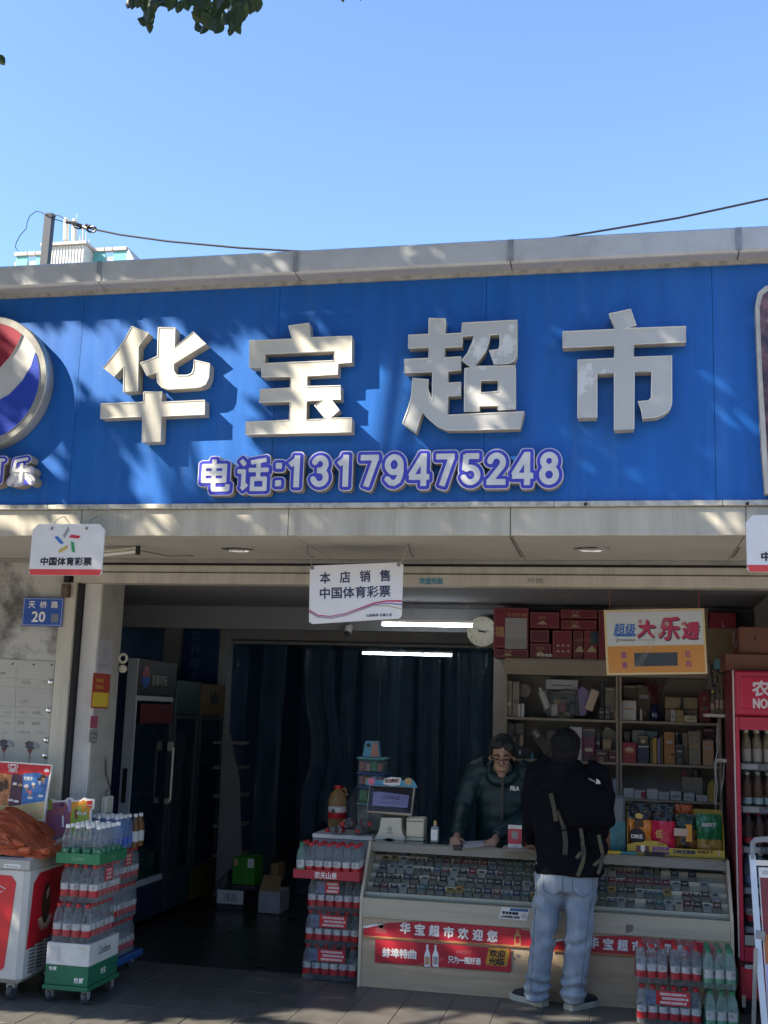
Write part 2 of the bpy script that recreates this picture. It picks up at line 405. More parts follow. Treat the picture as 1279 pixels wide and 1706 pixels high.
# ------------------------------------------------------------------ the shop building
BX0, BX1 = -6.6, 3.6
SOF = 2.81
shop = thing('shop_building', 'single storey corner shop with a deep open front below a blue fascia sign', 'building', (-1.5, YW, 0))
LINT = 2.647
def shop_shell():
    XP0, XP1 = P(107, 960, YW).x, P(132, 960, YW).x          # white door post
    mb = MB(); mb.box(BX0, XP0-.004, YW, YW+.22, 0, SOF, plaster); o = mb.obj('outer_wall', shop)
    mb = MB(); mb.box(XP0, XP1, YW-.035, YW+.06, 0, LINT-.0, cream, .004); mb.box(XP1+.002, XP1+.02, YW-.01, YW+.05, 0, LINT, dark_m)
    mb.obj('door_post', shop)
    mb = MB(); mb.box(XP1+.022, -3.604, YW+.05, 7.86, 0, LINT+.1, plaster_w, .008); mb.obj('pier', shop)
    mb = MB(); mb.box(-3.604, -3.596, YW+.053, 7.862, 0, LINT+.1, M('pier_reveal', (.36, .345, .31), .85, ns=5, na=.15, bump=.2, bs=40)); mb.obj('pier_reveal', shop)  # side face coloured darker to stand for the weaker light on it
    # lintel with the shutter guides: three stepped bands
    zs = [LINT, 2.735, 2.742, 2.797]
    mb = MB(); mb.box(XP1-.03, BX1, YW-.03, YW+.10, LINT, 2.722, cream, .004); mb.obj('lintel_board', shop)
    mb = MB(); mb.box(XP1-.03, BX1, YW-.015, YW+.10, 2.727, 2.778, cream, .004); mb.obj('lintel_board', shop)
    mb = MB(); mb.box(XP1-.03, BX1, YW+.0, YW+.10, 2.720, SOF+.02, dark_m); mb.obj('shutter_slot', shop)
    mb = MB(); mb.box(BX0, BX1, YW-.10, YW-.06, 2.786, SOF-.002, M('gutter', (.26, .25, .235), .5, ns=5, na=.2)); mb.obj('gutter_strip', shop)
    # soffit panels, fascia panels, cornice sections
    xs = [BX0, -4.7, -3.46] + [P(x, 870, YS).x for x in (480, 850, 1243)] + [2.2, BX1]
    xs = [BX0, P(-220, 870, YS).x] + [P(x, 870, YS).x for x in (135, 480, 850, 1243)] + [2.25, BX1]
    for a, b in zip(xs, xs[1:]):
        mb = MB(); mb.box(a+.003, b-.003, YS+.002, YW-.06, SOF, SOF+.02, soffit_m); mb.obj('soffit_panel', shop)
        mb = MB(); mb.box(a+.002, b-.002, YS-.002, YS+.03, SOF-.012, 2.957, cream, .003); mb.obj('fascia_panel', shop)
    mb = MB(); mb.box(BX0, BX1, YS+.04, YW+.4, SOF+.022, 4.40, dark_m); mb.obj('canopy_core', shop)
    xs = [BX0, P(-190, 460, 6.14).x] + [P(x, 455, 6.14).x for x in (165, 492, 850, 1232)] + [2.1, BX1]
    for a, b in zip(xs, xs[1:]):
        prof = [(YS+.02, 4.352), (6.150, 4.352), (6.138, 4.364), (6.138, 4.485), (6.15, 4.497), (7.2, 4.515), (7.2, 4.47), (YS+.02, 4.47)]
        mb = MB(); mb.prism(prof, a+.003, b-.003, cornice_m, 'x')
        mb.box(a+.004, b-.004, 6.160, YS-.01, 4.349, 4.3525, under_m)
        mb.box(b-.016, b+.016, 6.132, 6.139, 4.36, 4.49, M('cornice_joint', (.32, .32, .33), .5, metal=.3, ns=9, na=.3)); o = mb.obj('cornice_panel', shop)
    for x in (176, 503, 870):
        p = P(x, 470, YS-.005); mb = MB(); mb.lathe([(.008, -.006), (.008, .006), (.004, .01)], (p.x, YS-.02, 4.342), grey_m, 8, axis='y'); mb.obj('screw', shop)
    mb = MB(); mb.box(BX0, BX1, YS-.018, YS+.01, 4.326, 4.351, trim_m); mb.obj('upper_trim', shop)
    # lower trim, a little torn and bent
    xa = BX0
    for b in (-3.4, -2.6, -1.2, -.35, .55, 2.2, BX1):
        mb = MB(); d = random.uniform(0, .006); mb.box(xa+.001, b-.001, YS-.022-d, YS+.01, 2.958, 2.988, trim_m, .003); mb.obj('lower_trim', shop); xa = b
    for x, y in ((152, 851), (180, 850), (975, 840), (1245, 839), (310, 846), (720, 841)):
        p = P(x, y, YS-.03); mb = MB(); mb.lathe([(.009, -.004), (.009, .004), (.004, .009)], p, dark_m if x % 2 else grey_m, 8, axis='y'); mb.obj('screw', shop)
    mb = MB(); mb.box(BX0, BX1, 7.2, 16.6, 4.40, 4.47, M('roof_felt', (.18, .175, .17), .9, ns=3, na=.2)); mb.obj('roof', shop)
    # interior
    wl = M('interior_wall', (.30, .30, .30), .85, ns=3, na=.15)
    navy = M('interior_shadow_blue', (.055, .12, .24), .6, ns=2, na=.25)  # bluish shadow tone of the dark interior put into the wall colour
    ceil = M('interior_ceiling', (.20, .205, .22), .9, ns=3, na=.12)
    mb = MB(); mb.box(-5.0, 2.0, YW+.1, 16.5, 2.70, 2.80, ceil); mb.obj('ceiling', shop)
    mb = MB(); mb.box(-4.75, -4.6, 7.87, 16.5, 0, 2.70, navy); mb.obj('side_wall', shop)
    mb = MB(); mb.box(-4.6, -3.765, 7.863, 7.90, 0, 2.70, navy); mb.obj('side_wall', shop)
    mb = MB(); mb.box(1.55, 1.75, YW+.12, 16.5, 0, 2.70, wl); mb.obj('side_wall', shop)
    mb = MB(); mb.box(1.55, BX1, YW, YW+.22, 0, SOF, plaster); mb.obj('outer_wall', shop)
    mb = MB(); mb.box(-5.0, 2.0, 16.4, 16.6, 0, 2.8, navy); mb.obj('rear_wall', shop)
    mb = MB(); mb.box(-1.0, 1.55, 9.32, 9.42, 0, 2.70, M('shelf_wall', (.32, .30, .28), .85, ns=3, na=.15)); mb.obj('partition', shop)
    mb = MB(); mb.box(-4.6, -1.0, 9.62, 9.72, 2.50, 2.698, M('pale_beam', (.22, .23, .24), .8, ns=3, na=.1)); mb.obj('ceiling_beam', shop)
    xl = P(382, 1100, 11.1).x
    mb = MB(); mb.box(-4.6, -.9, 11.1, 11.2, 2.50, 2.698, wl); mb.obj('door_header', shop)
    mb = MB(); mb.box(-4.6, xl, 11.1, 11.2, 0, 2.50, wl); mb.obj('partition', shop)
    mb = MB(); mb.box(xl-.10, xl+.0, 11.06, 11.099, 0, 2.50, M('pale_jamb', (.30, .31, .31), .7)); mb.obj('door_jamb', shop)
    mb = MB(); mb.box(-1.0, -.9, 9.42, 11.2, 0, 2.70, wl); mb.obj('partition', shop)
    mb = MB(); mb.prism([(8.0, 2.697), (9.318, 2.697), (9.318, 2.42), (8.0, 2.42)], 1.02, 1.548, M('bulkhead', (.30, .295, .28), .8, ns=3, na=.15), 'x'); mb.obj('bulkhead', shop)
    # downlights in the soffit
    for x, y in ((395, 914), (985, 913)):
        p = PZ(x, y, SOF); mb = MB(); mb.lathe([(.105, -.001), (.105, -.008), (.082, -.012), (.080, -.002)], (p.x, p.y, SOF), chrome, 24); d = mb.obj('downlight', shop)
        mb = MB(); mb.lathe([(.0, -.004), (.078, -.004), (.078, -.001)], (p.x, p.y, SOF), M('downlight_bowl', (.22, .21, .19), .3, metal=.5), 24); mb.obj('lamp_bowl', d)
    # conduit lump on the post and loose wires
    a = P(111, 985, YW-.05); mb = MB(); mb.box(a.x-.028, a.x+.028, YW-.09, YW-.036, a.z-.045, a.z+.05, M('rusty_hinge', (.10, .065, .045), .7, ns=30, na=.4), .006); mb.obj('rusty_bracket', shop)
shop_shell()

# ------------------------------------------------------------------ the blue sign and its letters
sign = thing('shop_sign', 'long blue fascia sign with four big cream characters and a phone number', 'shop sign', (-1.5, YS, 2.99))
def big_sign():
    xs = [BX0, P(-215, 680, YS).x] + [P(x, 680, YS).x for x in (126, 457, 807, 1190)] + [2.0, BX1]
    for a, b in zip(xs, xs[1:]):
        mb = MB(); mb.box(a+.0012, b-.0012, YS, YS+.03, 2.9885, 4.3255, blue_sign); mb.obj('sign_panel', sign)
    face = M('letter_face', (.60, .57, .485), .45, ns=9, na=.1, bump=.05, bs=20)
    peel = M('letter_face_peeling', (.67, .67, .65), .45, ns=3.2, na=.1, col2=(.51, .505, .475), thr=(.58, .61))
    side = M('letter_side', (.40, .37, .31), .6, ns=20, na=.25)
    YF = YS-.085
    def glyph(x0, y0, strokes, fm):
        return [[(P(x0+u/5.116, y0+v/5.116, YF).x, P(x0+u/5.116, y0+v/5.116, YF).z) for u, v in st] for st in strokes]
    G = [
     (150, 520, face, [[(355,122),(497,178),(412,290),(405,672),(285,682),(288,462),(207,550),(112,475),(215,350),(300,225)],
       [(583,133),(725,133),(720,298),(880,170),(988,270),(712,440),(712,500),(740,540),(830,540),(868,522),(884,480),(886,410),(1020,440),(1010,560),(985,615),(940,638),(880,645),(665,658),(610,640),(575,600),(570,515),(485,542),(430,435),(575,378)],
       [(458,682),(612,682),(607,770),(978,752),(976,872),(607,888),(600,1105),(443,1108),(448,890),(88,905),(92,782),(455,768)]]),
     (390, 520, face, [[(465,118),(638,95),(650,218),(1002,205),(1000,430),(885,438),(882,530),(622,545),(622,635),(907,628),(905,745),(830,748),(895,835),(820,905),(1003,902),(1002,1022),(95,1042),(98,938),(468,922),(475,762),(215,768),(220,660),(475,648),(480,550),(235,553),(232,470),(130,472),(132,245),(492,230)],
       [(260,357),(848,330),(846,415),(262,438)], [(615,758),(745,750),(685,795),(775,905),(725,915),(612,918)]]),
     (650, 510, peel, [[(330,105),(470,108),(465,238),(607,230),(612,145),(1080,120),(1078,420),(1055,465),(1010,488),(885,495),(845,378),(918,370),(935,340),(935,240),(850,245),(838,310),(810,390),(720,514),(1065,508),(1065,880),(918,885),(915,848),(762,852),(760,895),(632,898),(635,530),(690,522),(610,462),(660,400),(700,310),(715,250),(615,258),(612,345),(465,352),(462,440),(603,432),(600,545),(492,555),(492,655),(600,650),(600,762),(490,768),(490,930),(1142,900),(1105,1042),(700,1055),(480,1055),(400,1020),(330,960),(270,905),(215,1080),(105,1000),(150,880),(180,770),(192,615),(325,628),(318,700),(358,805),(360,560),(118,568),(120,455),(325,445),(328,352),(153,358),(155,248),(328,240)],
       [(768,635),(918,630),(918,728),(768,738)]]),
     (910, 500, peel, [[(535,118),(718,78),(765,215),(665,243),(1190,225),(1190,355),(748,375),(745,488),(1068,475),(1068,880),(1055,925),(1010,965),(945,995),(820,1008),(810,935),(782,865),(870,858),(895,835),(898,608),(748,612),(745,1100),(580,1108),(580,622),(430,630),(430,1000),(268,1005),(270,510),(578,497),(578,385),(138,403),(138,270),(585,250)]]),
    ]
    lip = M('letter_lip', (.72, .70, .64), .45)
    for x0, y0, fm, st in G:
        cs = glyph(x0, y0, st, fm)
        ch = plate(cs, YF, .078, fm, side).obj('sign_character', sign)
        lm = MB()                                                  # raised metal edge round the acrylic face
        for c in cs:
            lm.tube([(x, YF-.001, z) for x, z in c+[c[0]]], 0.0035, lip, 5, cap=False, smooth=False)
        lm.obj('edge_lip', ch)
big_sign()

# strokes -> signed distance -> smooth outlines (built-up phone number and small characters)
def sdf_outlines(strokes, levels, step):
    pts = [p for s_ in strokes for p in s_[1]]
    pad = max(levels) + .12
    x0, x1 = min(p[0] for p in pts)-pad, max(p[0] for p in pts)+pad; y0, y1 = min(p[1] for p in pts)-pad, max(p[1] for p in pts)+pad
    xs = np.arange(x0, x1, step); ys = np.arange(y0, y1, step); X, Y = np.meshgrid(xs, ys); D = np.full(X.shape, 9.0)
    for kind, pp, h in strokes:
        for (ax, ay), (bx, by) in zip(pp, pp[1:]):
            dx, dy = bx-ax, by-ay; L = math.hypot(dx, dy) or 1e-6; ux, uy = dx/L, dy/L
            t = (X-ax)*ux + (Y-ay)*uy; s_ = (X-ax)*-uy + (Y-ay)*ux
            if kind == 'r': d = np.hypot(t-np.clip(t, 0, L), s_) - h
            else:
                qx, qy = np.abs(t-L/2)-L/2, np.abs(s_)-h
                d = np.hypot(np.maximum(qx, 0), np.maximum(qy, 0)) + np.minimum(np.maximum(qx, qy), 0)
            D = np.minimum(D, d)
    return [march(D-l, xs, ys) for l in levels]
def march(F, xs, ys):
    H, Wd = F.shape; link = {}
    ins = F < 0
    def ep(i, j, k, l):
        a, b = F[i, j], F[k, l]; t = a/(a-b); return (xs[j]+(xs[l]-xs[j])*t, ys[i]+(ys[k]-ys[i])*t)
    pos = {}
    code = ins[:-1, :-1]*1 + ins[:-1, 1:]*2 + ins[1:, 1:]*4 + ins[1:, :-1]*8
    TAB = {1: [('l', 'b')], 2: [('b', 'r')], 3: [('l', 'r')], 4: [('r', 't')], 5: [('l', 't'), ('r', 'b')], 6: [('b', 't')], 7: [('l', 't')],
           8: [('t', 'l')], 9: [('t', 'b')], 10: [('t', 'r'), ('b', 'l')], 11: [('t', 'r')], 12: [('r', 'l')], 13: [('r', 'b')], 14: [('b', 'l')]}
    for i, j in zip(*np.nonzero((code > 0) & (code < 15))):
        e = {'b': (0, i, j), 't': (0, i+1, j), 'l': (1, i, j), 'r': (1, i, j+1)}
        for a, b in TAB[int(code[i, j])]:
            link[e[a]] = e[b]
            for q in (e[a], e[b]):
                if q not in pos: pos[q] = ep(q[1], q[2], q[1], q[2]+1) if q[0] == 0 else ep(q[1], q[2], q[1]+1, q[2])
    out = []
    while link:
        s0, n = link.popitem(); c = [pos[s0]]; 
        while n != s0 and n in link: c.append(pos[n]); n = link.pop(n)
        if len(c) > 5:
            k = [c[0]]
            for a, b in zip(c[1:], c[2:]+[c[0]]):
                u = (a[0]-k[-1][0], a[1]-k[-1][1]); w = (b[0]-a[0], b[1]-a[1])
                if abs(u[0]*w[1]-u[1]*w[0]) > .004*(math.hypot(*u)*math.hypot(*w)) or math.hypot(*u) > .1: k.append(a)
            out.append(k)
    return out
def arc(cx, cy_, r, a0, a1, n=14, ry=None): return [(cx+r*math.cos(R(a0+(a1-a0)*i/n)), cy_+(ry or r)*math.sin(R(a0+(a1-a0)*i/n))) for i in range(n+1)]
DIG = {
 '1': [('b', [(.12, .70), (.34, .86)]), ('b', [(.36, 0), (.36, 1)])],
 '3': [('r', arc(.32, .715, .19, 160, -80)), ('r', arc(.31, .305, .215, 85, -165)), ('b', [(.22, .52), (.36, .52)])],
 '7': [('b', [(.02, .9), (.62, .9)]), ('b', [(.545, .93), (.22, 0)])],
 '9': [('r', arc(.31, .67, .215, 0, 360, 24, .235)), ('r', [(.525, .66), (.53, .48), (.50, .30), (.44, .17), (.32, .10), (.20, .12), (.10, .22)])],
 '4': [('b', [(.45, 0), (.45, 1)]), ('b', [(-.02, .28), (.64, .28)]), ('b', [(.45, .96), (.03, .30)])],
 '5': [('b', [(.14, .9), (.58, .9)]), ('b', [(.17, .95), (.13, .46)]), ('r', arc(.31, .325, .225, 125, -160))],
 '2': [('r', arc(.31, .70, .205, 170, -35)+[(.10, .12)]), ('b', [(.0, .1), (.60, .1)])],
 '8': [('r', arc(.31, .72, .185, 0, 360, 22)), ('r', arc(.31, .305, .215, 0, 360, 22))],
 ':': [('b', [(.10, .62), (.10, .82)]), ('b', [(.10, .02), (.10, .22)])]}
DIAN = [('b', [(.06, .82), (.90, .82)]), ('b', [(.06, .58), (.90, .58)]), ('b', [(.06, .34), (.90, .34)]), ('b', [(.11, .28), (.11, .88)]), ('b', [(.85, .28), (.85, .88)]), ('b', [(.47, 1.03), (.47, .06)]), ('b', [(.42, .06), (1.0, .06)]), ('b', [(.97, .02), (.97, .22)])]
HUA = [('b', [(.10, .98), (.24, .82)]), ('b', [(.0, .62), (.26, .62)]), ('b', [(.20, .66), (.20, .10)]), ('b', [(.14, .06), (.32, .22)]), ('b', [(.42, .90), (.92, .98)]), ('b', [(.36, .66), (1.0, .66)]), ('b', [(.67, .95), (.67, .40)]), ('b', [(.44, .38), (.94, .38)]), ('b', [(.44, .06), (.94, .06)]), ('b', [(.49, .0), (.49, .42)]), ('b', [(.89, .0), (.89, .42)])]
def phone_plate():
    YF = YS-.075; X0, X1, Z0, Z1 = prect(334, 757, 936, 816, YF); hgt = Z1-Z0
    st = []; 
    def put(gl, x, w, h=1.0, dz=0, th=.085):
        for k, pp in [(g[0], g[1]) for g in gl]: st.append((k, [(x+p[0]*w, dz+p[1]*h) for p in pp], th))
    put(DIAN, 0, .92, .98, -.10, .072); put(HUA, 1.20, 1.0, 1.0, -.10, .068)
    x = 2.42; put(DIG[':'], x, 1, .92, .02, .095); x = 2.76
    xs_digits = []
    for ch in '13179475248':
        put(DIG[ch], x, .93, 1.0, 0, .088); x += .768
    tot = x - .768 + .66; f = (X1-X0)/tot
    f = min(f, hgt*1.02) if f > hgt*1.3 else f
    fz = hgt/1.10
    fx = (X1-X0)/tot
    lv = sdf_outlines(st, [0, .098, .128], .022)
    def w(c, s_=0): return [[(X0 + a*fx, Z0 + .02 + b*fz) for a, b in q] for q in c]
    back = plate(w(lv[2]), YF+.008, .062, M('plate_edge_white', (.68, .66, .66), .4), M('plate_side', (.30, .26, .20), .6, ns=20, na=.25)).obj('number_plate', sign)
    mid = plate(w(lv[1]), YF+.004, .012, M('plate_violet', (.05, .055, .46), .35, ns=8, na=.15), M('plate_violet', (.075, .06, .46))).obj('violet_face', back)
    plate(w(lv[0]), YF, .009, M('digit_face', (.64, .64, .63), .4, ns=14, na=.12), M('digit_face', (.55, .54, .52))).obj('phone_number', back)
phone_plate()

def drink_disc():
    YF = YS-.095; r = (P(-25, 524, YF).z-P(-25, 746, YF).z)/2; c = Vector((P(77, 636, YF).x-r, YF, P(-25, 636, YF).z))
    root = thing('round_logo_sign', 'round raised red white and blue emblem at the far end of the fascia sign', 'emblem sign', (c.x, YF, c.z-r))
    ring = M('emblem_rim', (.42, .41, .38), .3, metal=.5, ns=5, na=.2); wf = M('emblem_white', (.50, .50, .48), .4, ns=6, na=.1)
    mb = MB(); mb.lathe([(r, -.09), (r, -.012), (r-.006, -.004), (r-.045, -.004), (r-.047, -.010)], (c.x, YF, c.z), ring, 64, axis='y'); mb.obj('rim', root)
    mb = MB(); mb.lathe([(0, -.006), (r-.046, -.008)], (c.x, YF, c.z), wf, 64, axis='y'); mb.obj('white_face', root)
    k = r-.048
    def uv(pts): return [(c.x+u*k, c.z+v*k) for u, v in pts]
    top = [(math.cos(R(a)), math.sin(R(a))) for a in range(52, 172, 5)]
    red = top + [(-.85, .18), (-.55, .16), (-.25, .12), (.05, .13), (.28, .22), (.45, .42), (.56, .62)]
    plate([uv(red)], YF-.001, .008, M('emblem_red', (.26, .014, .035), .35, ns=6, na=.1), wf).obj('red_field', root)
    bot = [(math.cos(R(a)), math.sin(R(a))) for a in range(28, -165, -5)]
    blue = bot + [(-.85, -.28), (-.55, -.36), (-.2, -.42), (.2, -.38), (.50, -.22), (.70, .0), (.83, .24)]
    plate([uv(blue)], YF-.001, .008, M('emblem_blue', (.02, .055, .40), .35, ns=6, na=.15), wf).obj('blue_field', root)
    # the small characters under it
    YF = YS-.10; X0, X1, Z0, Z1 = prect(-28, 764, 57, 806, YF); f = Z1-Z0
    rt = thing('sign_characters', 'two small violet and white built-up characters under the round emblem', 'sign lettering', (X0+.1, YF, Z0))
    st = [('r', [(0, .95), (.80, .95)], .06), ('r', [(.66, .95), (.66, .14), (.46, .08)], .06), ('r', [(.06, .68), (.06, .30), (.42, .30), (.42, .68), (.06, .68)], .055)]
    o = 1.05; st += [('r', [(o+.72, .98), (o+.26, .90), (o+.20, .52), (o+.86, .52)], .06), ('r', [(o+.53, .76), (o+.53, .10), (o+.36, .06)], .06), ('r', [(o+.28, .36), (o+.10, .10)], .06), ('r', [(o+.74, .36), (o+.94, .12)], .06)]
    lv = sdf_outlines(st, [0, .085, .12], .025)
    def w(cc): return [[(X0 + a*f*1.02, Z0 + b*f) for a, b in q] for q in cc]
    b = plate(w(lv[2]), YF+.008, .085, M('plate_edge_white', (.6, .6, .6)), M('plate_side', (.3, .26, .2))).obj('character_block', rt)
    plate(w(lv[1]), YF+.004, .01, M('plate_violet', (0, 0, 0)), M('plate_violet', (0, 0, 0))).obj('violet_face', b)
    plate(w(lv[0]), YF, .008, M('digit_face', (0, 0, 0)), M('digit_face', (0, 0, 0))).obj('white_stroke', b)
drink_disc()

def cola_panel():
    YF = YS-.06
    X0 = P(1258, 500, YF).x; z1 = P(1270, 474, YF).z; z0 = P(1272, 823, YF).z; X1 = X0+.75
    rt = thing('drink_lightbox', 'tall framed lightbox showing a dark fizzy drink beside the last sign character', 'lightbox', (X0+.3, YF, z0))
    c = [(X0+.025, z0), (X1, z0), (X1, z1), (X0+.09, z1), (X0+.055, z1-.01), (X0+.015, z1-.045), (X0, z1-.12), (X0+.004, z1-.5), (X0+.012, z0+.25)]
    plate([c], YF, .058, M('lightbox_frame', (.50, .47, .40), .5, ns=12, na=.2), M('letter_side', (.3, .26, .2))).obj('frame', rt)
    m = M('cola_picture', (.30, .13, .12), .25, ns=9, na=.5, col2=(.035, .02, .035), thr=(.40, .75))
    i = .022; c2 = [(X0+.025+i, z0+i), (X1-i, z0+i), (X1-i, z1-i), (X0+.09, z1-i), (X0+.04, z1-.06), (X0+i, z1-.13), (X0+i+.004, z1-.5)]
    plate([c2], YF-.002, .004, m, m).obj('picture', rt)
    mb = MB()
    for k in range(60):
        x, z = random.uniform(X0+.04, X1-.05), random.uniform(z0+.3, z1-.12); q = random.uniform(.002, .006)
        mb.lathe([(q, 0), (q*.7, q*.6), (0, q*.8)], (x, YF-.002, z), white_p, 6, axis='y')
    mb.obj('bubbles', rt, kind='stuff')
cola_panel()

# ------------------------------------------------------------------ hanging boards
def star(parent, c, r, Y, mono=None):
    cols = [grey_p, M('star_red', (.55, .03, .06)), M('star_green', (.03, .28, .10)), M('star_yellow', (.50, .38, .10)), M('star_blue', (.03, .16, .50))]
    for k in range(5):
        mb = MB(); an = R(90+12-72*k); q = R(-20)
        cx, cz = c.x+r*.62*math.cos(an), c.z+r*.62*math.sin(an); d = (math.cos(an-R(38)), math.sin(an-R(38))); L, wd = r*.36, r*.13
        nn = (math.cos(an+R(20)), math.sin(an+R(20)))
        pts = [(cx+s1*L*d[0]+s2*wd*nn[0], cz+s1*L*d[1]+s2*wd*nn[1]) for s1, s2 in ((-1, -1), (1, -1), (1, 1), (-1, 1))]
        mb.prism(pts, Y-.0025, Y-.001, mono or cols[k]); mb.obj('star_bar', parent)
def chamfer_board(X0, X1, z0, z1, ch, y, th, m):
    return [[(X0+ch*.4, z0), (X1-ch*.4, z0), (X1, z0+ch*.4), (X1, z1-ch), (X1-ch, z1), (X0+ch, z1), (X0, z1-ch), (X0, z0+ch*.4)]]
board_m = M('sign_board_white', (.70, .69, .69), .4, ns=3, na=.06)
def lottery_board(px0, py0, px1, py1, Y, lab, full=True, w=None):
    X0, X1, z0, z1 = prect(px0, py0, px1, py1, Y)
    if w: X1 = X0+w
    rt = thing('lottery_sign', lab, 'hanging sign', ((X0+X1)/2, Y, z0))
    plate(chamfer_board(X0, X1, z0, z1, .035, Y, .012, board_m), Y, .012, board_m, board_m).obj('board', rt)
    h = z1-z0; mb = MB(); mb.prism([(X0+.012, z0+.001), (X1-.012, z0+.001), (X1-.001, z0+.03), (X1-.001, z0+.036), (X0+.001, z0+.036), (X0+.001, z0+.03)], Y-.0015, Y-.0002, M('board_red_band', (.62, .06, .06), .4)); mb.obj('red_band', rt)
    W_ = X1-X0; star(rt, Vector((X0+W_*.5, 0, z0+h*.665)), .085, Y)
    text('中国体育彩票', (X0+W_*.505, Y, z0+h*.27), W_*.70, h*.155, black_p, rt, bold=.0022)
    for q in (.28, .76):
        x = X0+W_*q; mb = MB(); mb.tube([(x, Y-.004, z1-.02), (x-.005, Y-.004, z1-.035)], .005, M('rust_spot', (.16, .07, .03), .8), 6); mb.tube([(x, Y+.0, z1-.02), (x+.004, Y+.03, z1+.03), (x, YS-.003, z1+.07)], .0025, grey_m, 5); mb.obj('hook', rt)
    return rt
lottery_board(51, 873, 171.5, 958.5, 6.14, 'white lottery sign with coloured star hanging over the left wall below the round emblem')
lottery_board(1243.5, 858, 1400, 953, 6.14, 'white lottery sign with torn corner cut by the right edge of the frame', w=.47)
def centre_board():
    Y = 6.62
    c = [[(x, z) for x, z in pq([(518, 942.5), (666, 937), (671.5, 941), (669, 1026), (664, 1030.5), (520, 1039.5), (514.5, 1036), (516, 946)], Y)]]
    rt = thing('lottery_notice', 'white plastic notice with two lines of lettering hanging on cords from the soffit', 'hanging sign', (P(592, 988, Y).x, Y, P(592, 1035, Y).z))
    plate(c, Y, .008, board_m, board_m).obj('board', rt)
    tm = M('navy_lettering', (.03, .035, .085), .5)
    a, b = P(541, 962, Y), P(643, 958, Y); u = (b-a).normalized(); u.y = 0
    def tx(s, x0, y0, x1, y1, h, bold):
        a, b = P(x0, y0, Y), P(x1, y1, Y); d = b-a; text(s, (a+b)/2, d.length, h, tm, rt, u=(d.x, 0, d.z), v=(-d.z, 0, d.x), bold=bold)
    for k, ch in enumerate('本店销售'):
        x = 541 + 33.2*k; tx(ch, x-8, 963-1.3*k, x+9, 962.4-1.3*k, .068, .0018)
    tx('中国体育彩票', 533, 988.5, 650, 984.5, .068, .0018)
    tx('公益体彩 乐善人生', 610, 1025.5, 653, 1024, .016, .0006)
    def wave(y0, col, th, k):
        pts = [(514.6, y0), (530, y0+9), (550, y0+10.5), (575, y0+6), (600, y0-3), (622, y0-11), (645, y0-14.5+k), (669.6, y0-14+k*2.2)]
        up = [(x, y-th*(.4+.6*abs(x-560)/110)) for x, y in pts]
        q = pq(pts, Y) + pq(up[::-1], Y); mb = MB(); mb.prism(q, Y-.0014-.0002*k, Y-.0002, col); mb.obj('wave_stripe', rt)
    wave(1017, M('stripe_red', (.50, .04, .12)), 3.0, 0); wave(1019.0, M('stripe_violet', (.22, .16, .40)), 2.2, 1.5); wave(1020.5, M('stripe_olive', (.32, .27, .10)), 1.4, 4)
    for (x, y, sx) in ((520, 946, 511), (664, 941, 680)):
        p = P(x, y, Y); s_ = PZ(sx, 906, SOF); s2 = PZ(sx+(-1 if sx < 600 else 5), 926, SOF)
        mb = MB(); mb.lathe([(.006, -.004), (.011, -.004), (.011, .004), (.006, .004), (.006, -.004)], (p.x, Y, p.z), M('eyelet', (.12, .10, .08), .4, metal=.6), 12, axis='y'); mb.obj('eyelet', rt)
        mb = MB(); mb.tube([p+Vector((0, -.006, 0)), p*.6+s_*.4+Vector((.006, 0, -.01)), s_], .003, grey_m, 5); mb.tube([s_, s_*.5+s2*.5+Vector((.01, 0, -.03)), Vector((s_.x+.02, s_.y+.1, SOF-.07))], .0022, dark_m, 5); mb.obj('cord', rt)
centre_board()
def tube_fixture():
    a, b = P(120, 928.5, 6.75), P(231, 916.5, 6.75)
    rt = thing('fluorescent_fitting', 'unlit fluorescent tube fitting on wires under the soffit behind the left lottery sign', 'lamp', ((a.x+b.x)/2, 6.75, a.z))
    d = (b-a).normalized(); n = Vector((-d.z, 0, d.x))
    mb = MB(); mb.tube([a+n*.018, b+n*.018], .012, cream, 8); mb.obj('batten', rt)
    mb = MB(); mb.tube([a-n*.006, b-n*.006], .011, white_m, 10); mb.obj('lamp_tube', rt)
    mb = MB(); q = b; mb.box(q.x-.018, q.x+.006, 6.735, 6.765, q.z-.03, q.z+.034, black_m, .004); mb.obj('end_cap', rt)
    mb = MB(); mb.tube([b+n*.02, b+Vector((-.06, 0, .04)), b+Vector((-.25, .05, SOF-b.z))], .0025, dark_m, 5); mb.tube([b, b+Vector((.12, .2, -.01)), b+Vector((.2, .45, SOF-b.z))], .0025, dark_m, 5); mb.obj('wire', rt)
tube_fixture()
def cornice_drops():
    rt = thing('loose_soffit_wire', 'two thin loose wires and cracks hanging under the right half of the soffit', 'wire', tuple(PZ(855, 905, SOF-.01)))
    for p in ([(848, 892), (856, 906), (868, 928)], [(1232, 912), (1226, 922), (1219, 930)]):
        mb = MB(); mb.tube([PZ(x, y, SOF-.004-.002*i) for i, (x, y) in enumerate(p)], .003, dark_m, 5); mb.obj('wire', rt)
cornice_drops()

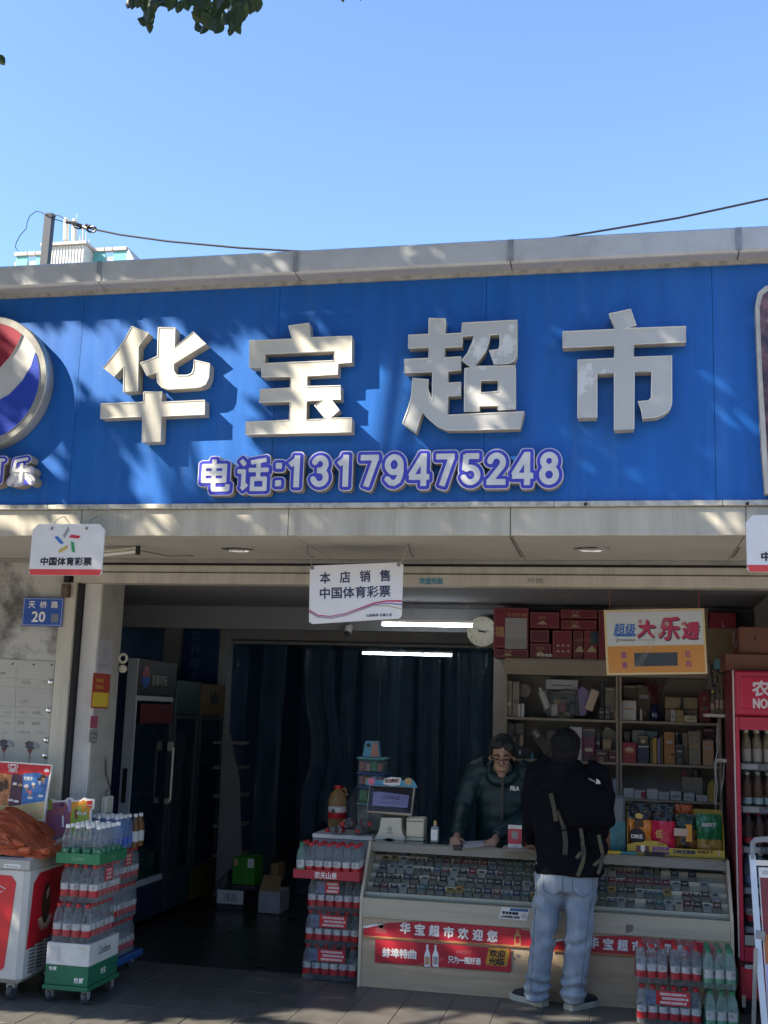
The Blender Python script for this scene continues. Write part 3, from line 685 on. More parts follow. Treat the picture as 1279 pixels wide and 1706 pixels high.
# ------------------------------------------------------------------ roof line: post, cable, tower block with aerials
def roofline():
    Yp = 8.2; a, b = P(77.5, 437, Yp), P(83, 357, Yp); w = .033
    post = thing('roof_post', 'dark steel post standing on the roof at the left with a cable tied round it', 'post', (a.x, Yp, 4.47))
    mb = MB(); q = [(a.x-.02-w, 4.471), (a.x-.02+w, 4.471), (b.x+w, b.z), (b.x-w, b.z)]; mb.prism(q, Yp-.03, Yp+.03, M('dark_post', (.05, .06, .08), .7, ns=10, na=.2)); mb.obj('post_shaft', post)
    mb = MB(); mb.tube([P(90, 360, Yp-.04), P(77, 357, Yp-.045), P(75, 362, Yp), P(90, 365, Yp+.04), P(92, 360, Yp-.03)], .005, black_m, 6); mb.obj('cable_tie', post)
    cab = thing('overhead_cable', 'sagging black cable with knotted clamp strung over the roof', 'cable', tuple(P(300, 405, Yp)))
    pts = [(116, 371), (133, 375), (152, 381), (200, 391), (280, 402), (400, 413), (490, 418), (600, 422), (740, 418), (860, 406), (980, 388), (1130, 363), (1279, 331), (1600, 250)]
    mb = MB(); mb.tube([P(x, y, Yp) for x, y in pts], .0085, black_m, 7); mb.obj('cable_run', cab)
    mb = MB(); mb.tube([P(88, 357, Yp), P(100, 360, Yp), P(114, 369, Yp)], .004, black_m, 6); mb.tube([P(90, 365, Yp), P(104, 369, Yp), P(114, 372, Yp)], .004, black_m, 6); mb.obj('tie_wire', cab)
    mb = MB()
    mb.tube([P(110, 370, Yp), P(118, 371, Yp)], .014, black_m, 8)
    mb.tube([P(120, 370, Yp-.01), P(128, 374, Yp-.02), P(136, 377, Yp)], .016, black_m, 8); mb.tube([P(118, 371, Yp), P(124, 379, Yp-.01), P(132, 381, Yp), P(138, 379, Yp)], .007, black_m, 6)
    mb.tube([P(139, 378, Yp), P(145, 381, Yp-.02), P(149, 377, Yp), P(144, 375, Yp), P(141, 382, Yp)], .016, black_m, 8)
    mb.tube([P(146, 378, Yp), P(157, 378, Yp-.01), P(161, 382, Yp), P(156, 387, Yp), P(148, 386, Yp), P(144, 382, Yp)], .009, black_m, 7); mb.obj('clamp', cab)
    mb = MB(); mb.tube([P(x, y, Yp) for x, y in ((76, 360), (70, 354), (60, 352), (50, 359), (45, 370), (44, 380), (34, 391), (27, 404), (25, 412), (30, 418))], .0035, black_m, 5); mb.obj('loose_end', cab)
    Y = 95.0
    x0, x1 = P(27, 410, Y).x, P(214, 410, Y).x; zt = P(120, 424, Y).z
    tw = thing('tower_block', 'distant white and teal tower block with aerials showing over the shop roof', 'building', ((x0+x1)/2, Y, 0))
    tealm = M('tower_teal', (.10, .32, .31), .6, ns=1, na=.1); wm = M('tower_white', (.62, .60, .55), .8, ns=.6, na=.1)
    mb = MB(); mb.box(x0, x1, Y, Y+11, 0, zt-.45, wm); mb.obj('wall', tw)
    k = P(1, 0, Y).x - P(0, 0, Y).x
    def X(p): return P(p, 430, Y).x
    top = P(120, 422, Y).z
    for a, b, m in ((28, 47, tealm), (61, 71, tealm), (156, 176, tealm), (189, 213, tealm)):
        for fl_ in range(6):
            mb = MB(); mb.box(X(a), X(b), Y-.12, Y-.01, top-1.9-3.0*fl_, top-.08-3.0*fl_, m); wn = mb.obj('teal_panel', tw)
    for a, b in ((26, 47), (48, 60), (61, 75), (157, 175), (176, 188), (189, 212)):
        mb = MB(); mb.box(X(a), X(b)-.05, Y-.3, Y+.2, top-.05, top+.28, M('tower_coping', (.48, .42, .38), .8)); mb.obj('parapet', tw)
    mb = MB(); mb.box(X(84), X(154), Y-1.6, Y+6, P(120, 445, Y).z-40, P(120, 421, Y).z, wm); mb.box(X(82), X(157), Y-1.9, Y+6.2, P(120, 420.5, Y).z, P(120, 416, Y).z, M('tower_coping', (.48, .42, .38), .8)); mb.obj('stair_tower', tw)
    for i in range(14):
        xx = X(86)+i*(X(152)-X(86))/13; mb = MB(); mb.box(xx-.02, xx+.02, Y-1.66, Y-1.61, P(120, 437, Y).z-20, P(120, 422, Y).z, M('tower_joint', (.40, .38, .34), .8)); mb.obj('panel_joint', tw)
    sl_ = M('tower_slope', (.40, .40, .40), .8); mb = MB(); mb.prism([(X(212), top+.28), (X(225), P(222, 434, Y).z), (X(212), P(222, 436, Y).z)], Y-.2, Y+8, sl_); mb.obj('sloped_roof', tw)
    def an(px, y0, y1, w, lab):
        p0, p1 = P(px, y1, Y), P(px+1.2, y0, Y); t = thing('cell_antenna', lab, 'antenna', tuple(P(px, 417, Y)))
        mb = MB(); mb.tube([p0, p1], w, M('antenna_white', (.62, .60, .52), .6), 10); mb.obj('radome', t)
        mb = MB(); mb.tube([P(px, 415.9, Y), p1+Vector((0, 0, .05))], .05, grey_m, 6); mb.tube([P(px-6, 416, Y), P(px+1, 406, Y)], .05, grey_m, 6); mb.tube([P(px+8, 416, Y), P(px+1, 406, Y)], .05, grey_m, 6); mb.obj('mast', t)
    an(109.5, 364, 400, .27, 'left white panel antenna on the tower block roof'); an(123.5, 366, 404, .27, 'white panel antenna with thin whip between the others on the tower roof')
    t = thing('aerial_mast', 'thin grey whip aerials beside the white antennas on the tower roof', 'antenna', tuple(P(138, 417, Y)))
    for px, y0, r_ in ((127.5, 356, .04), (138, 380, .08), (143, 387, .05), (148, 398, .04), (133, 393, .05)):
        mb = MB(); mb.tube([P(px-.5, 415.9, Y), P(px+.5, y0, Y)], r_, grey_m, 6); mb.obj('mast', t)
    mb = MB(); mb.lathe([(0, 0), (.22, .05), (.25, .1)], P(128, 411, Y), white_m, 12, axis='y'); mb.obj('dish', t)
roofline()

# ------------------------------------------------------------------ the street tree that dapples the front
leaf_m = M('leaf', (.030, .062, .026), .5, ns=4, na=.3); leaf2_m = M('leaf_light', (.048, .085, .030), .5, ns=4, na=.3)
bark_m = M('bark', (.07, .055, .04), .9, ns=18, na=.35, bump=.6, bs=30)
def leaf_verts(L, W_):
    return [(0, 0, 0), (-W_*.42, L*.28, .10*L), (-W_*.5, L*.5, .11*L), (-W_*.3, L*.78, .06*L), (0, L, -.03*L), (W_*.3, L*.78, .06*L), (W_*.5, L*.5, .11*L), (W_*.42, L*.28, .10*L), (0, L*.5, 0)], [(0, 1, 8), (1, 2, 8), (2, 3, 8), (3, 4, 8), (4, 5, 8), (5, 6, 8), (6, 7, 8), (7, 0, 8)]
def street_tree():
    base = Vector((-8.2, 2.6, 0))
    t = thing('street_tree', 'leafy street tree whose branch tips hang into the top of the view', 'tree', base)
    mb = MB(); mb.tube([base, base+Vector((.05, 0, 1.5)), base+Vector((.15, .05, 3.2)), base+Vector((.5, .1, 5.0))], [.24, .19, .17, .14], bark_m, 12); mb.obj('trunk', t)
    fork = base+Vector((.5, .1, 5.0)); rng = random.Random(5)
    bm_ = MB(); ends = []
    tgt = [(-7.6, 3.6, 8.2), (-6.4, 4.4, 8.4), (-5.2, 3.9, 8.0), (-4.0, 4.6, 7.6), (-3.4, 4.2, 6.5), (-6.8, 2.6, 8.6), (-9.4, 3.4, 8.0), (-5.4, 5.2, 7.6), (-2.35, 5.45, 6.1), (-8.8, 1.2, 7.6), (-7.0, .8, 7.4), (-4.6, 2.8, 8.4)]
    for g in tgt:
        g = Vector(g); mid = fork.lerp(g, .5)+Vector((0, 0, .5)); pts = [fork, fork.lerp(mid, .5)+Vector((0, 0, .15)), mid, mid.lerp(g, .6), g]
        bm_.tube(pts, [.08, .05, .03, .018, .008], bark_m, 7); ends += [mid.lerp(g, .5), g]
    bm_.obj('limb', t)
    # crown: leafy sprays held between the shop front and the sun
    bv, bf = leaf_verts(1, .62); n_l = 0; V = []; F = []; MI = []
    def put(c, n, rad, L0=.085):
        nonlocal n_l
        for _ in range(n):
            d = Vector((rng.gauss(0, 1), rng.gauss(0, 1), rng.gauss(0, .8))); p = c + d*rad*.55
            L = L0*rng.uniform(.7, 1.3); rot = Matrix.Rotation(rng.uniform(0, 6.283), 3, 'Z') @ Matrix.Rotation(rng.gauss(-.5, .5), 3, 'X') @ Matrix.Rotation(rng.gauss(0, .5), 3, 'Y')
            b = len(V)
            if dapple(p) or overhead(p): continue
            for v in bv: V.append(p + rot @ (Vector(v)*L))
            for f in bf: F.append([b+i for i in f]); MI.append(0 if n_l % 3 else 1)
            n_l += 1
    def shade(X, z, s_, Y=YS): return Vector((X, Y, z)) + SUN_TO*s_
    # where the photograph is shaded, leaves stand on the way to the sun; the gaps leave the lit patches
    SP = globals().get('SHADE', [])
    for (X, z, rad, n) in SP:
        for _ in range(max(1, n//14)):
            s_ = rng.uniform(4.3, 6.4); c = shade(X + rng.gauss(0, rad*.5), z + rng.gauss(0, rad*.5), s_); put(c, 14, rad*.45)
    for e in ends:
        if e.z > 1.8+.70*max(e.y, 0)+.5: put(e, 60, .55)
    for _ in range(40): put(Vector((rng.uniform(-10.0, -6.5), rng.uniform(1.2, 3.4), rng.uniform(6.2, 8.0))), 34, .6)
    me = bpy.data.meshes.new('crown'); me.from_pydata([tuple(v-base) for v in V], [], F); me.materials.append(leaf_m); me.materials.append(leaf2_m)
    me.polygons.foreach_set('material_index', MI); new('crown', me, t, kind='stuff')
    # the sprays that hang into the picture: each leaf on its own
    br = MB(); Yb = 5.5
    br.tube([P(470, -120, Yb), P(420, -60, Yb), P(380, -20, Yb), P(340, 5, Yb), P(335, 30, Yb)], [.02, .014, .009, .005, .003], bark_m, 6)
    br.tube([P(420, -60, Yb), P(330, -45, Yb+.1), P(260, -15, Yb), P(246, 20, Yb), P(244, 40, Yb)], [.012, .009, .006, .004, .002], bark_m, 6)
    br.tube([P(420, -60, Yb), P(415, -20, Yb-.1), P(400, 10, Yb-.1), P(385, 35, Yb-.1)], [.01, .007, .005, .002], bark_m, 6)
    br.tube([P(260, -15, Yb), P(225, -5, Yb), P(200, -10, Yb)], [.006, .004, .002], bark_m, 6)
    o = br.obj('branch', t); off = root_off(o); lm = []
    for k, mm in enumerate((leaf_m, leaf2_m)):
        x = MB(); x.add(bv, bf, mm); lm.append(x.mesh('leaf'))
    spots = [(228, 40, -75, .075), (247, 42, -5, .062), (257, 40, 60, .05), (243, 20, -20, .07), (256, 24, 15, .08), (262, 14, 40, .07), (248, 6, -30, .08), (232, 2, -50, .08), (218, 2, -10, .075), (221, -4, 10, .08), (238, -6, 0, .09), (280, 12, 55, .055), (285, 18, 100, .06), (300, 8, 35, .07), (290, -6, 0, .09), (305, -4, -20, .09), (268, -5, 20, .09), (275, 0, -40, .08),
             (318, 28, -30, .075), (322, 40, -60, .055), (325, 46, 0, .06), (330, 16, -10, .08), (345, 46, 10, .07), (340, 30, 0, .09), (352, 26, 25, .09), (362, 48, 30, .05), (358, 36, -20, .08), (372, 46, 25, .065), (380, 52, -35, .05), (386, 50, 40, .055), (390, 46, 0, .06), (396, 40, 60, .05), (400, 34, 30, .08), (370, 22, 0, .1), (385, 20, 20, .1), (405, 22, 40, .09), (412, 12, 30, .09), (415, 26, 75, .06), (425, 8, 60, .07), (428, 0, 20, .08), (420, -8, 0, .1), (345, 4, -20, .1), (360, 0, 10, .1), (380, -2, 20, .1), (400, -4, 0, .1), (335, -6, -30, .09), (355, 14, 30, .09), (392, 8, -10, .1), (320, 8, -60, .07),
             (330, -30, 0, .09), (360, -32, 20, .1), (390, -30, -20, .1), (260, -32, 0, .09), (290, -30, 30, .09), (225, -25, -20, .08), (420, -32, 30, .09), (441, -12, 70, .07), (0, 104, 20, .05), (-6, 98, -10, .07), (-14, 104, 40, .07)]
    for x, y, an, L in spots:
        for _ in range(2 if L > .075 else 1):
            q = rng.uniform(-12, 12) if _ else 0
            p = P(x+q, y-9+(rng.uniform(-7, 3) if _ else 0), Yb+rng.uniform(-.25, .25)) - off
            new('leaf', rng.choice(lm), o, p, rot=(R(-78+rng.uniform(-20, 20)), R(rng.uniform(-30, 30)), R(0)), scale=(L*1.25,)*3).rotation_euler.rotate_axis('Z', R(an*1.0))
# where the crown lets the sun through, judged by where each leaf throws its shadow
LANES = [(-3.30, 3.90, .28, .26), (-2.85, 4.02, .35, .14), (-.55, 3.35, .10, .20), (-2.20, 3.74, .20, .34), (-2.26, 3.40, .22, .22), (-2.50, 3.20, .40, .13), (-1.28, 3.55, .18, .36), (-1.20, 3.30, .22, .16), (-3.06, 3.98, .50, .22), (-2.95, 3.78, .34, .18), (-2.46, 3.62, .30, .38), (-2.50, 3.33, .36, .22), (-1.50, 3.50, .28, .36), (-1.42, 3.30, .22, .14), (-1.85, 3.22, .3, .08), (-2.62, 3.06, .20, .08), (-3.72, 2.88, .18, .10), (-3.3, 2.90, .10, .08), (-1.9, 2.89, .5, .05), (-2.7, 2.89, .2, .05), (-.30, 2.89, .16, .05), (.62, 2.88, .16, .07), (-3.42, 3.24, .10, .24), (-.9, 4.42, .3, .03), (.5, 4.43, .2, .03), (-2.6, 4.42, .4, .04)]
SPOTS = [(-3.0, 6.44, 1.1, .20), (-1.50, 7.02, .60, .22), (-.95, 7.30, .50, .15), (-.15, 7.50, .35, .11), (-2.2, 6.70, .4, .12)]
def dapple(p):
    t = (YS-p.y)/SUN_TO.y; q = p + SUN_TO*t
    n = .35*noise.noise((q.x*3.1, q.z*3.1, 2)) + .30*noise.noise(((q.x-q.z)*7, (q.x+q.z)*1.6, 5))
    for x, z, rx, rz in LANES:
        if ((q.x-x)/rx)**2 + ((q.z-z)/rz)**2 < 1.25 + .9*n: return True
    streak = noise.noise(((q.x+q.z)*3.2, (q.x-q.z)*.9, 7)) - max(0, min(.62, .05+.30*(q.x+2.4)))
    if 2.7 < q.z < 4.6 and streak > .20: return True
    g = p - SUN_TO*(p.z/SUN_TO.z); n = .5*noise.noise((g.x*4, g.y*6, 3))
    for x, y, rx, ry in SPOTS:
        if ((g.x-x)/rx)**2 + ((g.y-y)/ry)**2 < 1 + n: return True
    return False
def overhead(p):                     # the crown stays above the line of sight to the shop
    v = p - Vector((0, 0, CAMZ)); d = v.dot(FW)
    return d > .2 and v.dot(UP)/d > -.6 and v.dot(UP)/d < .47 and abs(v.dot(RT)/d) < .5
SHADE = []
def plan_shade():
    rng = random.Random(3)
    for i in range(1750): SHADE.append((rng.uniform(-7.0, 3.2), rng.uniform(.1, 4.9), .26, 42))
plan_shade()
street_tree()

# ------------------------------------------------------------------ the far side of the street, behind the viewer
def opposite():  # unseen block, added to hold low sky light off the shop front
    t = thing('added_opposite_building', 'plain three storey street block facing the shop from across the road', 'building', (-6, -17, 0)); wm = M('block_render', (.50, .48, .44), .9, ns=.5, na=.2); gm = M('block_glass', (.03, .035, .04), .15)
    mb = MB(); mb.box(-30, 22, -24, -14, 0, 9.6, wm); mb.obj('wall', t)
    fm = MB(); fm.box(-.8, .8, 0, .06, 0, 1.5, M('block_frame', (.40, .39, .36), .6)); fme = fm.mesh('window'); gl = MB(); gl.box(-.7, .7, .062, .07, .1, 1.4, gm); gle = gl.mesh('pane')
    for f in range(3):
        for i in range(15):
            w = new('window', fme, t, Vector((-28+i*3.4, -13.998, 1.2+3.05*f))-t.location); new('pane', gle, w)
opposite()

# ------------------------------------------------------------------ bottles, packs, boxes
pet = clear('clear_bottle', (.34, .38, .40), .10, .06)
pet_g = clear('green_tint_bottle', (.30, .50, .44), .20, .06)
pet_b = clear('blue_tint_bottle', (.18, .32, .60), .28, .06)
lab_w = M('label_white', (.50, .50, .50), .4); lab_r = M('label_red', (.42, .010, .020), .4); lab_g = M('label_green', (.015, .16, .08), .4)
lab_t = M('label_teal', (.03, .12, .14), .45)
def bottle_mesh(name, body, cap, bands, h=.225, r=.031, emb=None, seg=14):
    mb = MB(); k = h/.225
    pr = [(r*.8, 0, body), (r, .006*k, body), (r, .03*k, body)]
    for (a, b, m) in bands: pr += [(r*1.006, a*k, m), (r*1.006, b*k, body)]
    pr += [(r, .125*k, body), (r*.93, .150*k, body), (r*.70, .178*k, body), (r*.44, .196*k, body), (r*.42, .204*k, cap), (r*.50, .2045*k, cap), (r*.50, .224*k, cap), (r*.44, .226*k, cap), (0, .2262*k)]
    mb.lathe(pr, (0, 0, 0), body, seg)
    if emb:
        for q in (0, 2.1, 4.2):
            for (z0, z1, w, m) in emb:
                c = [(math.sin(q+a)*r*1.03, -math.cos(q+a)*r*1.03, z*k) for a, z in ((-w, (z0+z1)/2), (0, z0), (w, (z0+z1)/2), (0, z1))]
                mb.add(c, [(0, 1, 2, 3)], m)
    return mb.mesh(name)
dk = M('emblem_dark', (.01, .03, .04), .5)
B_RED = bottle_mesh('water_bottle', pet, lab_r, [(.034, .072, lab_r), (.0722, .108, lab_w)], emb=[(.078, .103, .38, dk)])
B_RED2 = bottle_mesh('water_bottle', pet, lab_r, [(.034, .072, lab_r), (.0722, .108, lab_w)], emb=[(.06, .105, .5, lab_t)])
B_GRN = bottle_mesh('water_bottle', pet_g, M('cap_green', (.02, .20, .08)), [(.034, .060, M('label_soft_green', (.10, .30, .18), .4)), (.0602, .108, lab_w)], emb=[(.078, .103, .38, dk)])
B_CES = bottle_mesh('water_bottle', pet, white_m, [(.03, .085, lab_g)], emb=[(.045, .078, .45, lab_w)])
B_BLU = bottle_mesh('water_bottle', pet_b, white_m, [(.03, .08, M('label_blue', (.03, .10, .42), .4))])
B_AMB = bottle_mesh('drink_bottle', clear('amber_bottle', (.22, .10, .03), .5, .06), white_m, [(.04, .11, lab_w)])
def film_mesh(w, d, h, seed):
    mb = MB(); n = 44; lv = [(0, -.008), (.008, 0), (.06, .001), (.125, .0), (.16, -.003), (.185, -.012), (.205, -.022), (.222, -.03), (.229, -.05)]
    vs = []; rng = random.Random(seed); ph = rng.uniform(0, 6)
    for z, ins in lv:
        z = z*h/.23
        for k in range(n):
            t = 2*math.pi*k/n; c, s_ = math.cos(t), math.sin(t); e = .28
            x = (abs(c)**e)*math.copysign(1, c)*(w/2+ins); y = (abs(s_)**e)*math.copysign(1, s_)*(d/2+ins)
            wr = .004*noise.noise((x*22+ph, y*22, z*16))
            vs.append((x*(1+wr), y*(1+wr), z + .006*noise.noise((x*15, y*15+ph, z*9))*(z > .1)))
    fs = [(i*n+k, i*n+(k+1) % n, (i+1)*n+(k+1) % n, (i+1)*n+k) for i in range(len(lv)-1) for k in range(n)]
    fs += [list(range(n))[::-1], [(len(lv)-1)*n+k for k in range(n)]]
    mb.add(vs, fs, film_m, True); return mb.mesh('shrink_wrap')
PK = random.Random(11)
def pack(label, x, y, z, nx, ny, kinds, group, printed=None, side_print=False, rot=0, tint=None):
    """shrink-wrapped tray of bottles; x,y is the centre of the base"""
    s_ = .0635; t = thing('water_pack', label, 'water pack', (x, y, z), group)
    for i in range(nx):
        for j in range(ny):
            if 0 < i < nx-1 and 0 < j < ny-1: continue
            new('bottle', PK.choice(kinds), t, ((i-(nx-1)/2)*s_, (j-(ny-1)/2)*s_, .003), rot=(0, 0, PK.uniform(0, 6.28)))
    new('shrink_wrap', film_mesh(nx*s_+.006, ny*s_+.006, .232, PK.random()*99), t)
    if tint:
        w = nx*s_/2+.006; d = ny*s_/2+.006
        for sx in (-1, 1): mb = MB(); mb.box(x+sx*w-.001, x+sx*w+.001, y-d*.8, y+d*.8, z+.03, z+.11, tint); mb.obj('film_band', t)
    if printed:
        w = nx*s_; yb = y-ny*s_/2-.006; mb = MB(); a, b = x-w*.5+w*printed[0], x-w*.5+w*printed[1]
        mb.box(a, b, yb-.002, yb, z+.125, z+.205, red_p, .0008); lb = mb.obj('printed_band', t)
        for k in range(3): text('饮用天然水来自优质水源', ((a+b)/2+.012*(k % 2), yb-.002, z+.188-.024*k), (b-a)*.78, .015, white_p, lb, bold=.0006)
        mb = MB(); mb.box(a-w*.17, a-.002, yb-.002, yb, z+.120, z+.203, M('photo_print', (.10, .13, .20), .4, ns=40, na=.6), .0008); mb.obj('picture_print', t)
    if side_print:
        xb = x+nx*s_/2+.006; mb = MB(); mb.box(xb, xb+.002, y-ny*s_*.5+.10, y+.02, z+.125, z+.205, red_p, .0008); lb = mb.obj('printed_band', t)
        for k in range(3): text('饮用天然水', (xb+.002, y-ny*s_*.25+.06, z+.188-.024*k), ny*s_*.20, .015, white_p, lb, u=(0, 1, 0), bold=.0006)
    return t
RED = [B_RED, B_RED, B_RED2]
def std(mesh, name, label, cat, loc, group=None, rz=None, parent=None):
    o = new(name, mesh, None, loc, rot=(0, 0, PK.uniform(0, 6.28) if rz is None else rz)); return tag(o, label, cat, group)

def left_stacks():
    g = 'water packs stacked on dollies by the freezer'
    # front dolly with the green and white carton
    x0, x1, y0, y1 = -3.465, -3.180, 6.82, 7.24; zc = .105
    d = thing('dolly', 'low green dolly on casters under the green and white carton', 'dolly', ((x0+x1)/2, (y0+y1)/2, 0))
    mb = MB(); mb.box(x0-.01, x1+.01, y0-.01, y1+.02, .075, zc-.002, M('dolly_green', (.015, .14, .06), .5), .006); mb.obj('platform', d)
    for x in (x0+.03, x1-.02):
        for y in (y0+.03, y1-.05):
            mb = MB(); mb.lathe([(.012, -.014), (.032, -.013), (.036, 0), (.032, .013), (.012, .014)], (x, y, .036), M('caster_rubber', (.05, .05, .055), .6), 16, axis='x'); c = mb.obj('caster', d)
            mb = MB(); mb.box(x-.022, x-.016, y-.016, y+.016, .03, .074, grey_m); mb.box(x+.016, x+.022, y-.016, y+.016, .03, .074, grey_m); mb.box(x-.02, x+.02, y-.02, y+.02, .068, .076, grey_m); mb.obj('fork', c)
    c = thing('carton', 'green and white printed carton standing on the front dolly beside the freezer', 'carton', ((x0+x1)/2, (y0+y1)/2, zc))
    mb = MB(); mb.box(x0, x1, y0, y1, zc, zc+.115, M('carton_green', (.012, .13, .065), .6, ns=12, na=.15), .003); mb.obj('lower_half', c)
    mb = MB(); mb.box(x0, x1, y0, y1, zc+.1155, zc+.245, M('carton_white', (.60, .60, .58), .6, ns=8, na=.1), .003); mb.obj('upper_half', c)
    text('Cestbon', (x1, (y0+y1)/2, zc+.19), .17, .05, black_p, c, u=(0, 1, 0)); text('怡宝', (x1, (y0+y1)/2, zc+.06), .07, .035, white_p, c, u=(0, 1, 0), bold=.001)
    text('怡寶', (x0+.05, y0, zc+.095), .05, .022, white_p, c, bold=.0008); text('怡寶', (x1-.06, y0, zc+.035), .06, .032, white_p, c, shear=.2, bold=.001)
    for k in range(9): text('饮用纯净水 净含量', (x0+.055, y0, zc+.215-.009*k), .075, .005, grey_p, c)
    text('Cestbon', (x1-.05, y0, zc+.222), .05, .010, gold_p, c)
    xm, ym = (x0+x1)/2, (y0+y1)/2
    pack('red label water pack directly on the green and white carton', xm+.0, ym-.02, zc+.247, 4, 6, RED, g)
    pack('red label water pack just under the green tray', xm+.02, ym, zc+.482, 4, 6, RED, g, side_print=True)
    zt = zc+.717
    t = thing('bottle_tray', 'green cardboard tray holding green label bottles on top of the front stack', 'tray', (xm+.02, ym, zt))
    tg = M('tray_green', (.02, .17, .07), .6, ns=14, na=.12); tx0, tx1, ty0, ty1 = xm-.125, xm+.165, y0, y1-.02; mb = MB()
    mb.box(tx0, tx1, ty0, ty1, zt, zt+.004, tg); mb.box(tx0, tx1, ty0-.003, ty0, zt, zt+.062, tg); mb.box(tx0, tx1, ty1, ty1+.003, zt, zt+.062, tg); mb.box(tx0-.003, tx0, ty0, ty1, zt, zt+.062, tg); mb.box(tx1, tx1+.003, ty0, ty1, zt, zt+.062, tg); mb.obj('tray_body', t)
    text('Cestbon', ((tx0+tx1)/2, ty0-.003, zt+.032), .075, .022, M('tray_pale_print', (.30, .45, .32), .6), t); text('Cestbon', (tx1+.003, (ty0+ty1)/2, zt+.032), .075, .022, M('tray_pale_print', 0), t, u=(0, 1, 0))
    for i in range(4):
        for j in range(5):
            std(B_CES, 'water_bottle', 'white capped water bottle, %s from the left in the %s row of the green tray' % (ORD[i], ('front', 'second', 'third', 'fourth', 'rear')[j]), 'bottle', (tx0+.04+i*.070+random.uniform(-.003, .003), ty0+.045+j*.070+random.uniform(-.003, .003), zt+.005), 'green label bottles in the green tray')
    # rear dolly
    bx0, bx1, by0, by1 = -3.57, -3.345, 7.42, 7.86
    d = thing('dolly', 'low blue dolly on casters under the rear stack of water packs', 'dolly', ((bx0+bx1)/2, (by0+by1)/2, 0))
    mb = MB(); mb.box(bx0, bx1+.06, by0-.02, by1+.05, .08, .125, M('dolly_blue', (.015, .07, .24), .5), .008); mb.obj('platform', d)
    for x in (bx0+.04, bx1-.0):
        for y in (by0+.03, by1-.03):
            mb = MB(); mb.lathe([(.012, -.014), (.034, -.013), (.038, 0), (.034, .013), (.012, .014)], (x, y, .038), M('caster_rubber', 0), 16, axis='x'); mb.box(x-.02, x+.02, y-.018, y+.018, .05, .081, grey_m); mb.obj('caster', d)
    bm, by = (bx0+bx1)/2, (by0+by1)/2
    for k, lb in enumerate(('lowest red label water pack on the blue dolly', 'second red label water pack above the blue dolly', 'topmost red label water pack of the rear stack')):
        pack(lb, bm+.015, by, .127+.235*k, 4, 6, RED, g, side_print=(k == 2))
    zt = .127+.705
    for i in range(4):
        for j in range(4):
            std(B_BLU, 'water_bottle', 'blue tinted bottle, %s from the left in row %s of the rear stack top' % (ORD[i], ('one', 'two', 'three', 'four')[j]), 'bottle', (bx0+.03+i*.066, by0+.02+j*.07, zt), 'blue bottles on the rear stack')
    for i in range(2):
        std(B_AMB, 'drink_bottle', ('nearer' if i == 0 else 'farther') + ' of two dark drink bottles with white labels on the rear stack', 'bottle', (bx1+.035, by+.04+i*.09, zt), 'dark drink bottles on the rear stack')
    t = thing('price_tag', 'small yellow price tag clipped beside the green tray', 'price tag', (bx1-.0, by0-.06, zt-.03)); x, y, z = bx1-.04, by0-.10, zt-.02
    mb = MB(); mb.box(x, x+.08, y-.002, y, z-.005, z+.055, yellow_p, .004); mb.obj('card', t)
    mb = MB(); mb.box(x+.018, x+.066, y-.0035, y-.0025, z+.002, z+.026, black_p); mb.obj('price_panel', t); text('2.00', (x+.042, y-.0035, z+.014), .035, .013, yellow_p, t)
left_stacks()

